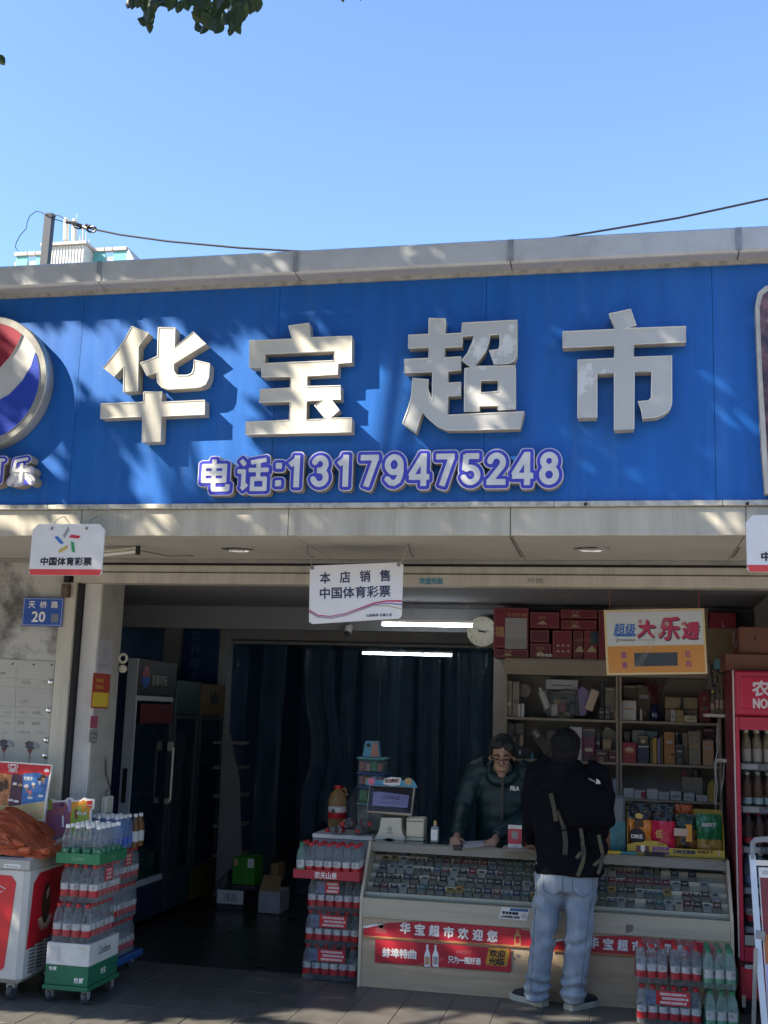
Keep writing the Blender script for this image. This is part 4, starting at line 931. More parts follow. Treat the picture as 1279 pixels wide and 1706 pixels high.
def centre_stack():
    g = 'water packs stacked at the left end of the counter'; x, y = -1.945, 8.05
    for k, lb in enumerate(('bottom red label water pack beside the counter', 'middle red label water pack beside the counter', 'red label water pack right under the red tray')):
        pack(lb, x + (.0, .01, .018)[k], y, .004+.222*k, 6, 4, RED, g, printed=((.30, .80), (.28, .78), (.34, .60))[k])
    z = .675
    t = thing('bottle_tray', 'red shelf tray with white lettering holding a row of water bottles', 'tray', (x, y, z)); x0, x1, y0, y1 = -2.195, -1.738, 7.845, 8.20
    rm = M('tray_red', (.36, .02, .04), .5, ns=10, na=.1); mb = MB(); mb.box(x0, x1, y0, y1, z, z+.006, rm); mb.box(x0, x1, y0-.004, y0, z, z+.058, rm); mb.box(x0-.004, x0, y0-.004, y1, z, z+.058, rm); mb.box(x1, x1+.004, y0-.004, y1, z, z+.058, rm); mb.obj('tray_body', t)
    ptext('农夫山泉', 524, 1453, 561, 1464, y0-.004, white_p, t, bold=.0012)
    for j in range(3):
        for i in range(7):
            m = B_GRN if (i == 0 and j == 0) else B_RED
            lb = 'green capped water bottle at the left end of the red tray' if m is B_GRN else 'red capped water bottle, %s from the left in the %s row of the red tray' % (ORD[i], ('front', 'middle', 'rear')[j])
            std(m, 'water_bottle', lb, 'bottle', (x0+.036+i*.0645, y0+.04+j*.075, z+.007), None if m is B_GRN else 'red capped bottles in the red tray', rz=random.choice([0, 0, 2.1, .3, 4.2, 1.0]))
    # white side shelf behind with lying bottles and the big jug
    p = P(548, 1398, 8.45); t = thing('side_shelf', 'white metal shelf behind the red tray bottles at the counter end', 'shelf', (p.x, 8.45, 0))
    sx0, sx1 = -2.21, -1.76; mb = MB(); zt = P(548, 1390, 8.35).z; mb.box(sx0, sx1, 8.35, 8.75, zt-.03, zt, white_m, .004); mb.obj('top_board', t)
    mb = MB(); mb.box(sx0, sx1, 8.36, 8.74, .0, zt-.032, M('shelf_grey_side', (.24, .24, .25), .6), .004); mb.obj('cabinet', t)
    for i, (px, py) in enumerate(((572, 1386), (585, 1380), (597, 1392), (604, 1384))):
        q = P(px, py, 8.42 + .03*i)
        mb_ = new('water_bottle', B_RED, None, (q.x, q.y, zt+.034+(.05 if i in (1, 3) else 0)), rot=(R(88), 0, R(-20+15*i))); tag(mb_, '%s from the left of the red capped bottles lying on the white side shelf' % ORD[i], 'bottle', 'bottles lying on the side shelf')
    c = P(562, 1350, 8.55); zb = zt
    t = thing('water_jug', 'large amber water jug with red caps and white label on the side shelf', 'jug', (c.x, 8.55, zb)); jm = clear('jug_plastic', (.40, .26, .10), .45, .1)
    mb = MB(); mb.lathe([(.062, 0), (.07, .01), (.07, .10, lab_r), (.0708, .101, lab_r), (.0708, .145, lab_w), (.0709, .1455, lab_w), (.0709, .185, jm), (.07, .19), (.07, .23), (.055, .28), (.025, .305), (.022, .315)], (c.x, 8.55, zb), jm, 20); mb.obj('jug_body', t)
    mb = MB(); mb.lathe([(.028, .312), (.030, .314), (.030, .338), (.0, .34)], (c.x, 8.55, zb), lab_r, 14); mb.obj('cap', t)
    mb = MB(); mb.tube([(c.x+.02, 8.53, zb+.30), (c.x+.06, 8.52, zb+.325), (c.x+.075, 8.52, zb+.27)], .008, jm, 8); mb.obj('handle', t)
    mb = MB(); q = c.x-.015; mb.prism([(q-.018, zb+.152), (q, zb+.132), (q+.018, zb+.152), (q, zb+.178)], 8.476, 8.479, dk); mb.obj('emblem', t)
centre_stack()
def right_stack():
    g = 'water packs stacked before the right end of the counter'
    pack('twenty four bottle red label pack on the ground before the counter', .285, 7.60, .0, 6, 4, RED, g, printed=(.30, .82))
    pack('small red label pack at the left on top of the big red pack', .185, 7.60, .236, 3, 4, RED, g, tint=lab_r)
    pack('small red label pack stacked between its red neighbour and the green pack', .388, 7.60, .236, 3, 4, RED, g, tint=lab_r)
    pack('green label water pack on the ground next to the red fridge', .590, 7.58, .0, 3, 4, [B_GRN], g, tint=lab_g)
    pack('green label water pack on top of the other green pack', .582, 7.58, .236, 3, 4, [B_GRN], g, tint=lab_g)
right_stack()

# ------------------------------------------------------------------ freezer with its cloth and posters, boards on the wall
def freezer():
    x0, x1, y0, y1 = -4.95, -3.585, 6.735, 7.28; H = .80
    t = thing('ice_cream_freezer', 'white chest freezer with red printed sides on casters by the left wall', 'freezer', ((x0+x1)/2, (y0+y1)/2, 0))
    wm = M('freezer_white', (.52, .51, .48), .4, ns=5, na=.08); rp = M('freezer_red', (.50, .012, .022), .35, ns=3, na=.1); rim = M('freezer_rim', (.36, .35, .33), .45, ns=5, na=.12)
    mb = MB(); mb.box(x0, x1, y0, y1, .105, H, wm, .03); mb.obj('body', t)
    mb = MB(); mb.prism([(y0-.012, H-.02), (y1+.01, H-.02), (y1+.01, H+.13), (y0+.30, H+.105), (y0+.10, H+.07), (y0-.012, H+.035)], x0, x1+.012, rim, 'x'); mb.obj('lid_frame', t)
    mb = MB(); mb.add([(x0+.05, y0+.02, H+.048), (x1-.05, y0+.02, H+.048), (x1-.05, y0+.10, H+.078), (x0+.05, y0+.10, H+.078), (x1-.05, y0+.30, H+.112), (x0+.05, y0+.30, H+.112), (x1-.05, y1, H+.135), (x0+.05, y1, H+.135)], [(0, 1, 2, 3), (3, 2, 4, 5), (5, 4, 6, 7)], M('lid_glass', (.10, .09, .10), .12)); mb.obj('sliding_lid', t)
    # printed panels: front and side
    c = [[(x0+.1, .16), (x1-.16, .16), (x1-.11, .20), (x1-.075, H-.10), (x1-.11, H-.06), (x0+.1, H-.05)]]
    plate(c, y0-.003, .0025, rp, rp).obj('front_print', t)
    def side(pts, m, lift): 
        mb = MB(); mb.prism(pts, x1+lift, x1+lift+.0012, m, 'x'); return mb
    side([(y0+.05, .30), (y1-.03, .36), (y1-.02, H-.04), (y0+.15, H-.055), (y0+.08, H-.11)], rp, .001).obj('side_print', t)
    el = [(y0+.26+.055*math.cos(a), .55+.125*math.sin(a)) for a in [2*math.pi*i/24 for i in range(24)]]; side(el, brown_p, .0024).obj('ice_cream_print', t)
    sp = []; rr = random.Random(4)
    for i in range(22):
        a = math.pi + math.pi*i/21; q = (.10 if i % 2 else .068); sp.append((y0+.26+q*math.cos(a)*1.05, .47+q*math.sin(a)*.9))
    side(sp, M('cream_print', (.55, .40, .30), .5), .0018).obj('splash_print', t)
    side([(y0+.25, .62), (y0+.29, .65), (y0+.285, .60), (y0+.265, .57)], M('cream_print', 0), .0036).obj('bite_print', t)
    text('4.50', (x1+.001, y1-.12, .335), .12, .04, white_p, t, u=(0, 1, 0)); 
    for (cx, cz, r_, m) in ((x1-.30, .52, .10, M('cream_print', 0)), (x1-.27, .47, .055, brown_p), (x1-.31, .40, .035, white_p), (x1-.25, .58, .05, brown_p), (x1-.20, .345, .03, M('emblem_red', 0))):
        mb = MB(); mb.lathe([(r_, -.001), (r_, .0), (0, .0005)], (cx, y0-.0062-.0008*random.random(), cz), m, 20, axis='y'); mb.obj('ice_cream_print', t)
    mb = MB(); mb.tube([(x1-.24, y0-.006, .665), (x1-.19, y0-.006, .68), (x1-.14, y0-.006, .66), (x1-.17, y0-.006, .64), (x1-.24, y0-.006, .66)], .003, white_p, 5); mb.obj('swirl_print', t)
    mb = MB(); mb.box(x1-.16, x1-.05, y0-.0155, y0-.0125, H-.012, H+.010, white_p); l = mb.obj('name_label', t); text('Miraculous', (x1-.105, y0-.0155, H-.001), .09, .012, black_p, l)
    for r_ in range(8):
        for c_ in range(3):
            a = y0+.09+c_*.105; z = .155+.021*r_; mb = MB(); mb.box(x1-.002, x1+.0015, a, a+.07, z+c_*.012, z+c_*.012+.008, M('vent_dark', (.06, .06, .06), .7)); mb.obj('vent_slot', t)
    for x in (x1-.09, x0+.1):
        for y in (y0+.08, y1-.08):
            mb = MB(); mb.lathe([(.015, -.018), (.042, -.016), (.046, 0), (.042, .016), (.015, .018)], (x, y, .046), M('caster_rubber', 0), 18, axis='x'); mb.box(x-.028, x+.028, y-.02, y+.02, .07, .112, grey_m); mb.obj('caster', t)
    # crumpled orange cloth
    om = M('orange_cloth', (.36, .070, .020), .62, ns=9, na=.2, bump=.15, bs=60)
    cl = MB(); nx, ny = 110, 70; cx0, cx1 = -4.75, -3.50; V = []
    for j in range(ny+1):
        for i in range(nx+1):
            u, w = i/nx, j/ny; x = cx0+(cx1-cx0)*u; ed = min(1, 9*u, 5*(1-u))
            hgt = (.085 + .155*math.exp(-((x+3.92)/.20)**2) + .10*math.exp(-((x+4.35)/.3)**2) + .03*noise.noise((x*5, 1, 1)))*max(0, ed)**.6 + .004
            a = min(1, w/.75); y = y0+.04+.36*a**1.7+(w > .75)*(w-.75)*.9; z = H+.045+hgt*math.sin(a*math.pi/2)**.8-(w > .75)*(w-.75)*.25
            wp = .35*noise.noise((x*4, w*3, 5)); dg = (x+4.1)*1.3
            wx, wy = x*2+.45*noise.noise((x*5, w*4, 3)), w*4.6+.9*noise.noise((x*3.5, w*3, 8))+dg*.6; rg = lambda a, b, c, e: (1-abs(noise.noise((a, b, c))))**e
            f = rg(wx, wy, 1.3, 3); f2 = rg(wx*2.3+1, wy*2.1, 4, 4); f3 = rg(wx*5, wy*4.6-dg, 6, 4)
            d = (.050*f + .026*f2 + .011*f3 - .03)*max(0, ed)
            V.append((x+.02*noise.noise((x*6, w*6, 9)), y-d, z+d*.55))
    F = [(j*(nx+1)+i, j*(nx+1)+i+1, (j+1)*(nx+1)+i+1, (j+1)*(nx+1)+i) for j in range(ny) for i in range(nx)]
    cl.add(V, F, om, True)
    for k, (a, b, zz, yo) in enumerate(((-4.6, -3.50, .06, .02), (-4.4, -3.60, .045, .0), (-4.1, -3.66, .085, .015))):   # folded edges at the front
        pts = []
        for i in range(16):
            x = a+(b-a)*i/15; pts.append((x, y0+.05+yo+.014*math.sin(i*1.1+k), H+.035+zz+.012*math.sin(i*.8+k*2)))
        cl.tube(pts, [.012+.012*abs(math.sin(i*.7+k)) for i in range(16)], om, 8)
    o = cl.obj('orange_cloth'); tag(o, 'crumpled orange cloth heaped on top of the ice cream freezer', 'cloth')
    # tall poster and cut-out poster behind
    Y = 7.22
    def pp(pts, m, parent, lift, nm):
        mb = MB(); mb.prism(pq(pts, Y), Y-lift-.001, Y-lift, m); return mb.obj(nm, parent)
    b = thing('ice_cream_poster', 'red headed ice cream poster with cones standing behind the orange cloth', 'poster', tuple(P(40, 1355, Y)))
    mb = MB(); mb.prism(pq([(-90, 1262), (87, 1274), (72, 1368), (-100, 1356)], Y), Y, Y+.012, white_p); mb.obj('board', b)
    pp([(-88, 1264), (85, 1276), (82, 1292), (60, 1287), (30, 1291), (0, 1288), (-88, 1281)], red_p, b, .001, 'header')
    pp([(-88, 1281), (0, 1288), (20, 1290), (20, 1343), (-95, 1334)], M('ochre_print', (.42, .18, .07), .5, ns=30, na=.6), b, .001, 'orange_column')
    pp([(20, 1290), (39, 1290), (35, 1341), (14, 1343)], M('dark_violet_print', (.07, .025, .06), .5, ns=30, na=.6), b, .0014, 'violet_column'); pp([(39, 1289), (60, 1287), (81, 1293), (74, 1335), (35, 1340)], M('sky_print', (.045, .16, .42), .5, ns=25, na=.5), b, .0014, 'blue_column')
    pp([(-95, 1335), (14, 1343), (74, 1336), (72, 1366), (-98, 1354)], M('pastel_print', (.62, .30, .25), .5, ns=30, na=.5, col2=(.30, .45, .12)), b, .001, 'pastel_strip')
    def cone(cx, cy_, s_, m1, m2):
        pp([(cx-s_*.5, cy_), (cx+s_*.5, cy_), (cx+s_*.12, cy_+s_*1.5)], m2, b, .003, 'cone_print'); pp([(cx+s_*.6*math.cos(a), cy_-s_*.1-s_*.55*math.sin(a)) for a in [math.pi*i/8 for i in range(9)]]+[(cx-s_*.5, cy_+s_*.15), (cx+s_*.5, cy_+s_*.15)], m1, b, .0036, 'scoop_print')
    for a in ((44, 1311, 7, white_p, tan_p), (56, 1307, 5, white_p, tan_p), (72, 1295, 8, brown_p, tan_p), (78, 1285, 7, white_p, red_p), (50, 1320, 6, pink_p, tan_p), (34, 1309, 6, tan_p, brown_p), (25, 1307, 6, white_p, brown_p), (66, 1300, 6, brown_p, white_p)): cone(*a)
    for cx, cy_ in ((10, 1307), (2, 1310), (-10, 1305)): pp([(cx+4*math.cos(a), cy_+9*math.sin(a)) for a in [2*math.pi*i/14 for i in range(14)]], brown_p, b, .003, 'ice_bar_print')
    ptext('可爱多', 40, 1294, 55, 1300, Y, white_p, b, lift=.004, bold=.0008); ptext('和路雪', 14, 1282, 29, 1287, Y, white_p, b, lift=.003)
    mb = MB(); q = P(22, 1277, Y)
    for r_ in (.028, .016): mb.tube([(q.x+r_*1.1*math.sin(a)**3*1.2, Y-.004, q.z+r_*.9*(math.cos(a)-.35*math.cos(2*a)-.2)) for a in [2*math.pi*i/20 for i in range(21)]], .003, white_p, 5)
    mb.obj('heart_emblem', b)
    for x, y in ((18, 1333), (27, 1335), (50, 1329), (68, 1326)): pp([(x-4, y-2), (x+4, y-1.6), (x+4, y+2), (x-4, y+1.6)], white_p, b, .003, 'price_print')
    Y = 7.32
    b = thing('ice_cream_poster', 'shaped cut-out poster with orange and green ice lollies right of the tall one', 'poster', tuple(P(118, 1380, Y)))
    mb = MB(); mb.prism(pq([(80, 1334), (84, 1330), (95, 1334), (108, 1333), (112, 1329), (120, 1329), (122, 1333), (134, 1333), (140, 1328), (146, 1331), (157, 1331), (156, 1347), (152, 1350), (151, 1400), (70, 1400), (74, 1350)], Y), Y, Y+.01, white_p); mb.obj('board', b)
    pp([(88, 1337), (110, 1336), (117, 1356), (116, 1398), (74, 1398), (78, 1352)], M('sunset_print', (.45, .14, .04), .5, ns=12, na=.4, col2=(.10, .06, .28)), b, .001, 'orange_panel'); pp([(119, 1336), (154, 1334), (153, 1346), (149, 1352), (149, 1398), (117, 1398), (116, 1350)], orange_p, b, .001, 'orange_panel')
    pp([(118, 1362), (121, 1350), (128, 1344), (137, 1342), (144, 1348), (147, 1360), (147, 1394), (117, 1394)], M('lime_print', (.28, .40, .06)), b, .002, 'green_panel')
    for x, y, w, h_, m in ((127, 1350, 4, 14, M('emblem_red', 0)), (139, 1334, 6, 22, orange_p), (131, 1370, 4, 14, M('emblem_red', 0)), (141, 1368, 3, 18, pink_p), (116, 1333, 5, 20, M('lilac_print', (.35, .28, .50))), (84, 1333, 6, 16, M('lime_print', 0)), (105, 1360, 3, 18, white_p)):
        pp([(x-w/2, y), (x, y-2), (x+w/2, y), (x+w/2, y+h_), (x-w/2, y+h_)], m, b, .003, 'lolly_print')
    pp([(145, 1334), (154, 1334), (153, 1345), (145, 1344)], red_p, b, .003, 'corner_mark'); pp([(101, 1337), (107, 1337), (107, 1344), (101, 1344)], M('dark_violet_print', 0), b, .003, 'corner_mark')
    ptext('和路雪', 146, 1340, 153, 1343, Y, white_p, b, lift=.0045); ptext('绿色心情', 128, 1352, 144, 1358, Y, white_p, b, lift=.0045, bold=.0006)
freezer()

def wall_things():
    Y = YW-.012
    b = thing('price_board', 'pale price board with faint handwriting screwed to the left wall above the freezer', 'notice board', tuple(P(45, 1300, Y)))
    bm = M('price_board_face', (.40, .39, .345), .45, ns=2.5, na=.12); mb = MB(); mb.prism(pq([(-160, 1090), (91, 1102.5), (78, 1275), (-175, 1262)], Y), Y-.001, Y+.010, bm); mb.obj('board', b)
    mb = MB(); mb.prism(pq([(91.5, 1101), (96, 1102), (82, 1276), (78.6, 1276)], Y), Y-.004, Y+.010, M('board_edge', (.10, .10, .095), .5)); mb.obj('edge_channel', b)
    for x, y in ((84, 1136), (81, 1183), (77, 1233), (75, 1259)):
        p = P(x, y, Y-.004); mb = MB(); mb.lathe([(.0, -.004), (.018, -.004), (.020, .004), (.012, .012), (0, .014)], p, chrome, 14, axis='y'); mb.obj('screw_cap', b)
    for x, y in ((21, 1106), (56, 1107), (86, 1107.5)):
        p = P(x, y, Y-.001); mb = MB(); mb.lathe([(.007, -.002), (.007, .002), (0, .003)], p, black_p, 8, axis='y'); mb.obj('screw', b)
    ink = M('faded_ink', (.24, .235, .21), .7); dkink = M('dark_ink', (.06, .06, .06), .6)
    for s_, x0, y0, x1, y1, m in (('价目表', -4, 1119, 9, 1124, dkink), ('饮料类', 36, 1134, 51, 1140, ink), ('元', 70, 1134, 77, 1140, ink), ('上网卡', 33, 1166, 48, 1172, ink), ('4元', 9, 1184, 18, 1190, ink), ('纯净水', 32, 1184, 45, 1190, ink), ('4.5元', 54, 1184, 68, 1191, dkink), ('5元', 8, 1202, 16, 1207, ink), ('雪碧', 29, 1201, 40, 1207, ink), ('4.8元', 52, 1202, 67, 1208, dkink), ('3元', 4, 1218, 13, 1223, ink), ('矿泉水小瓶', 28, 1217, 50, 1223, ink), ('2元', 61, 1218, 74, 1223, ink)):
        ptext(s_, x0, y0, x1, y1, Y-.001, m, b)
    for pts in ([(-60, 1126), (88, 1134)], [(-60, 1140), (87, 1148)], [(-60, 1172), (84, 1180)], [(-60, 1190), (83, 1198)], [(27, 1110), (24, 1225)]):
        mb = MB(); mb.tube([P(x, y, Y-.001) for x, y in pts], .0009, ink, 4); mb.obj('ruled_line', b)
    grd = M('sticker_grey', (.09, .09, .10), .5); lt = M('sticker_pale', (.30, .30, .32), .5)
    for (cx, cy_, lab) in ((8, 1240, 'left dark hand shaped sticker with red drips at the bottom of the price board'), (51, 1243, 'right dark hand shaped sticker with red drips at the bottom of the price board')):
        t = thing('hand_sticker', lab, 'sticker', tuple(P(cx, cy_, Y-.003))); mb = MB()
        for dx, dy, ex, ey in ((-8, -6, -3, 2), (-4, -8, 0, 2), (1, -7, 2, 2), (5, -5, 12, -2), (4, -1, 13, 2), (-8, 0, 2, 5)): mb.tube([P(cx+dx, cy_+dy, Y-.004), P(cx+ex, cy_+ey, Y-.004)], .009, grd if dx < 4 else lt, 6)
        mb.prism(pq([(cx-8, cy_-2), (cx+4, cy_-4), (cx+6, cy_+4), (cx-4, cy_+8)], Y-.003), Y-.005, Y-.002, grd); mb.obj('hand_shape', t)
        mb = MB(); mb.prism(pq([(cx-6, cy_+7), (cx+3, cy_+5), (cx-2, cy_+14)], Y-.003), Y-.005, Y-.002, M('drip_red', (.25, .03, .04))); mb.tube([P(cx-2, cy_+12, Y-.004), P(cx-3, cy_+34, Y-.004)], .0016, M('drip_red', 0), 4); mb.obj('red_drip', t)
    Y = YW-.048
    pl = thing('street_number_plate', 'blue street number plate with white lettering on the stained left wall', 'number plate', tuple(P(71, 1044, Y)))
    X0, X1, z0, z1 = prect(37, 995.5, 104.5, 1043.5, Y); pb = M('plate_blue', (.025, .085, .36), .3, ns=6, na=.08)
    mb = MB(); mb.box(X0, X1, Y, Y+.008, z0, z1, pb, .003); mb.obj('plate', pl)
    mb = MB(); i = .008
    for (a, b_, c, d) in ((X0+i, X1-i, z1-i-.002, z1-i), (X0+i, X1-i, z0+i, z0+i+.002), (X0+i, X0+i+.002, z0+i, z1-i), (X1-i-.002, X1-i, z0+i, z1-i)): mb.box(a, b_, Y-.0012, Y-.0002, c, d, white_p)
    mb.obj('white_border', pl)
    for ch, x in (('天', 53), ('桥', 72), ('路', 91)): ptext(ch, x-5.5, 1002, x+5.5, 1013, Y, white_p, pl, bold=.001)
    ptext('20', 53, 1019, 75, 1036, Y, white_p, pl, bold=.0025)
    mb = MB(); x0, x1, a, b_ = prect(85, 1023, 97, 1037, Y); mb.box(x0, x1, Y-.0012, Y-.0002, a, b_, M('code_patch', (.16, .18, .22), .5)); mb.obj('grey_patch', pl)
    # notices on the pier reveal
    XR = -3.595
    def sheet(px0, py0, px1, py1, m, name, label, cat, lift=.003):
        a, b_ = PX(px0, (py0+py1)/2, XR), PX(px1, (py0+py1)/2, XR); zt, zb = PX((px0+px1)/2, py0, XR).z, PX((px0+px1)/2, py1, XR).z
        t = thing(name, label, cat, (XR, (a.y+b_.y)/2, zb)); mb = MB(); mb.box(XR+lift-.002, XR+lift, a.y, b_.y, zb, zt, m); mb.obj('sheet', t); return t, a.y, b_.y, zb, zt
    t, a, b_, zb, zt = sheet(162, 1066, 186, 1124, M('paper_lilac', (.40, .38, .42), .7), 'paper_notice', 'pale lottery sheet with a star taped high on the pier', 'notice')
    for k in range(5):
        an = R(90-72*k); mb = MB(); c = ((a+b_)/2+.03*math.cos(an), zt-.09+.03*math.sin(an)); d = R(90-72*k-38)
        mb.prism([(c[0]+s1*.022*math.cos(d)-s2*.006*math.sin(d), c[1]+s1*.022*math.sin(d)+s2*.006*math.cos(d)) for s1, s2 in ((-1, -1), (1, -1), (1, 1), (-1, 1))], XR+.0035, XR+.0042, grey_p, 'x'); mb.obj('star_bar', t)
    text('中国体育彩票', (XR+.003, (a+b_)/2, zb+.06), (b_-a)*.7, .03, grey_p, t, u=(0, 1, 0))
    t, a, b_, zb, zt = sheet(152, 1122, 181, 1180, M('poster_red', (.38, .04, .02), .5), 'payment_notice', 'red and yellow payment notice on the pier under the lottery sheet', 'notice', .006)
    mb = MB(); mb.box(XR+.0065, XR+.007, a+.012, b_-.012, zb+.01, zb+(zt-zb)*.45, yellow_p); mb.obj('yellow_half', t)
    for k in range(3): text('扫码购彩', (XR+.006, (a+b_)/2-.03, zt-.05-.045*k), (b_-a)*.45, .028, yellow_p, t, u=(0, 1, 0))
    sheet(150, 1193, 162, 1213, M('paper_pink', (.36, .08, .13), .6), 'small_notice', 'small pink sticker low on the pier', 'sticker'); t, a, b_, zb, zt = sheet(148, 1215, 162, 1236, M('paper_grey', (.30, .29, .27), .7), 'small_notice', 'small grey paper sticker with fine print under the pink one', 'sticker')
    for k in range(3): text('小广告电话', (XR+.003, (a+b_)/2, zt-.03-.03*k), (b_-a)*.8, .014, black_p, t, u=(0, 1, 0))
    p = PX(172, 1340, XR); t = thing('power_adapter', 'ivory power adapter with black lead hanging on the pier reveal', 'power adapter', tuple(p)); mb = MB(); mb.box(XR+.002, XR+.05, p.y-.06, p.y+.06, p.z-.06, p.z+.06, ivory_m, .008); mb.obj('housing', t)
    q = PX(174, 1264, XR); mb = MB(); mb.tube([p+Vector((.02, 0, .06)), p+Vector((.03, -.04, .09)), p+Vector((.02, .06, .10)), q+Vector((.01, .02, -.1)), q+Vector((.01, 0, 0))], .004, black_m, 6); mb.tube([p+Vector((.02, 0, -.06)), p+Vector((.03, -.05, -.2)), p+Vector((.02, -.08, -.42))], .004, black_m, 6); mb.obj('lead', t)
    mb = MB(); mb.lathe([(0, .012), (.018, .012), (.018, 0)], (q.x, q.y, q.z), grey_m, 10, axis='x'); mb.obj('hook', t)
    p = P(206, 1105, 7.85); t = thing('wall_bracket', 'small cream ring bracket on the dark wall above the drinks cooler', 'bracket', tuple(p)); mb = MB(); im = M('bracket_cream', (.55, .52, .42), .5)
    mb.tube([(p.x+.030*math.cos(a), 7.83, p.z+.035+.030*math.sin(a)) for a in [2*math.pi*i/16 for i in range(17)]], .010, im, 8); mb.obj('ring', t); mb = MB(); mb.lathe([(.030, -.02), (.030, .0), (.02, .01), (0, .012)], (p.x-.005, 7.84, p.z-.04), im, 16, axis='y'); mb.obj('disc', t)
    # beam marks: faint printed patch and two smears
    t = thing('faded_stamp', 'faded blue stamp and grey smears printed on the lintel board', 'stamp', tuple(P(720, 968, YW-.03)))
    ptext('欢迎光临', 699, 963, 737, 973, YW-.0302, M('stamp_blue', (.08, .24, .34), .6), t, bold=.003); ptext('开锁', 878, 963, 905, 972, YW-.0302, M('stamp_grey', (.27, .27, .27), .7), t, bold=.002)
wall_things()

# ------------------------------------------------------------------ coolers and the dim left side of the shop
def simple_box(name, label, cat, px0, py0, px1, py1, Y, d, m, group=None, bev=.003):
    X0, X1, z0, z1 = prect(px0, py0, px1, py1, Y); t = thing(name, label, cat, ((X0+X1)/2, Y+d/2, z0), group)
    mb = MB(); mb.box(X0, X1, Y, Y+d, z0, z1, m, bev); mb.obj('box', t); return t, (X0, X1, z0, z1)
def coolers():
    XF = -3.88
    def cooler(label, y0, y1, H, body, head, base, htxt=None, strip=False):
        t = thing('drinks_cooler', label, 'drinks cooler', (XF-.33, (y0+y1)/2, 0))
        mb = MB(); mb.box(XF-.68, XF-.64, y0, y1, .05, H, body); mb.box(XF-.64, XF-.05, y0, y0+.03, .05, H, body); mb.box(XF-.64, XF-.05, y1-.03, y1, .05, H, body); mb.box(XF-.64, XF-.05, y0+.03, y1-.03, H-.30, H, body); mb.box(XF-.64, XF-.05, y0+.03, y1-.03, .05, .34, body); mb.obj('body', t)
        for x in (XF-.6, XF-.1):
            for y in (y0+.06, y1-.06):
                mb = MB(); mb.lathe([(.03, 0), (.03, .05)], (x, y, 0), black_m, 10); mb.obj('foot', t)
        mb = MB(); mb.box(XF-.05, XF, y0, y1, H-.30, H, head, .006); hd = mb.obj('header', t)
        mb = MB(); mb.box(XF-.05, XF, y0, y1, .05, .33, base, .006); mb.obj('kick_panel', t)
        dm = M('cooler_frame_'+('white' if strip else 'dark'), (.50, .52, .55) if strip else (.03, .04, .05), .4)
        mb = MB(); mb.box(XF-.045, XF+.0, y0+.002, y0+.05, .335, H-.305, dm, .004); mb.box(XF-.045, XF, y1-.05, y1-.002, .335, H-.305, M('cooler_frame_dark', (.03, .04, .05), .4), .004); mb.box(XF-.045, XF, y0+.05, y1-.05, .335, .38, dm); mb.box(XF-.045, XF, y0+.05, y1-.05, H-.345, H-.305, dm); df = mb.obj('door_frame', t)
        mb = MB(); mb.box(XF-.028, XF-.022, y0+.05, y1-.05, .38, H-.345, clear('cooler_glass', (.012, .025, .045), .5, .05)); mb.obj('glass_door', t)
        cols = [B_RED, B_GRN, B_BLU, B_AMB]
        for k in range(5):
            z = .42+k*(H-.80)/5; mb = MB(); mb.box(XF-.62, XF-.08, y0+.035, y1-.035, z-.012, z, grey_m); mb.obj('shelf', t)
            n = int((y1-y0-.14)/.07)
            for i in range(n): new('bottle', cols[(k+(i//3)) % 4], t, Vector((XF-.13, y0+.09+i*.07, z+.001))-t.location, rot=(0, 0, i))
        return t, hd
    nv = M('cooler_navy', (.012, .022, .05), .4)
    t, hd = cooler('tall dark blue drinks cooler with pale door edge nearest the entrance', 8.83, 9.70, 2.19, nv, black_m, nv, strip=True)
    mb = MB(); mb.box(XF-.075, XF+.012, 8.815, 8.829, .05, 2.185, M('cooler_edge', (.42, .44, .47), .35, metal=.2)); mb.box(XF-.05, XF-.015, 8.806, 8.814, 1.03, 1.30, black_m); mb.obj('edge_strip', t)
    y, z = 9.02, 2.04; mb = MB(); mb.prism([(y+.08*math.cos(a), z+.09*math.sin(a)) for a in [math.pi*i/10 for i in range(11)]], XF+.001, XF+.004, M('emblem_red', 0), 'x'); mb.prism([(y+.08*math.cos(a), z+.09*math.sin(a)) for a in [-math.pi*i/10 for i in range(11)]][::-1], XF+.001, XF+.003, blue_p, 'x'); mb.obj('emblem', hd)
    text('百事可乐', (XF+.0005, 9.32, 2.02), .34, .085, grey_p, hd, u=(0, 1, 0), bold=.003)
    mb = MB(); mb.box(XF-.001, XF+.003, 8.95, 9.65, 1.66, 1.82, M('dim_red', (.10, .008, .015))); mb.obj('red_strip', t)
    def handle(t, y, z0, z1):
        mb = MB(); mb.tube([(XF+.05, y, z0), (XF+.05, y, z1)], .014, M('handle_metal', (.50, .48, .40), .35, metal=.6), 10); mb.box(XF, XF+.05, y-.02, y+.02, z1-.03, z1+.05, M('handle_metal', 0), .004); mb.box(XF, XF+.05, y-.02, y+.02, z0-.03, z0+.02, M('handle_metal', 0), .004); mb.obj('handle', t)
    handle(t, 9.60, 1.0, 1.45)
    t, hd = cooler('dark teal drinks cooler in the middle of the left wall row', 9.73, 10.34, 2.04, M('cooler_teal', (.014, .045, .055), .4), M('cooler_teal', 0), M('cooler_teal', 0))
    t, hd = cooler('yellow topped drinks cooler at the far end of the left wall row', 10.37, 11.03, 2.03, M('cooler_yellow', (.11, .07, .010), .45), M('cooler_yellow', 0), M('cooler_yellow', 0))
    c = (10.72, 1.90); mb = MB(); mb.prism([(c[0]-.09, c[1]-.06), (c[0]+.09, c[1]-.06), (c[0]+.12, c[1]+.06), (c[0]+.05, c[1]+.01), (c[0], c[1]+.09), (c[0]-.05, c[1]+.01), (c[0]-.12, c[1]+.06)], XF+.001, XF+.004, black_p, 'x'); mb.obj('crown_emblem', hd)
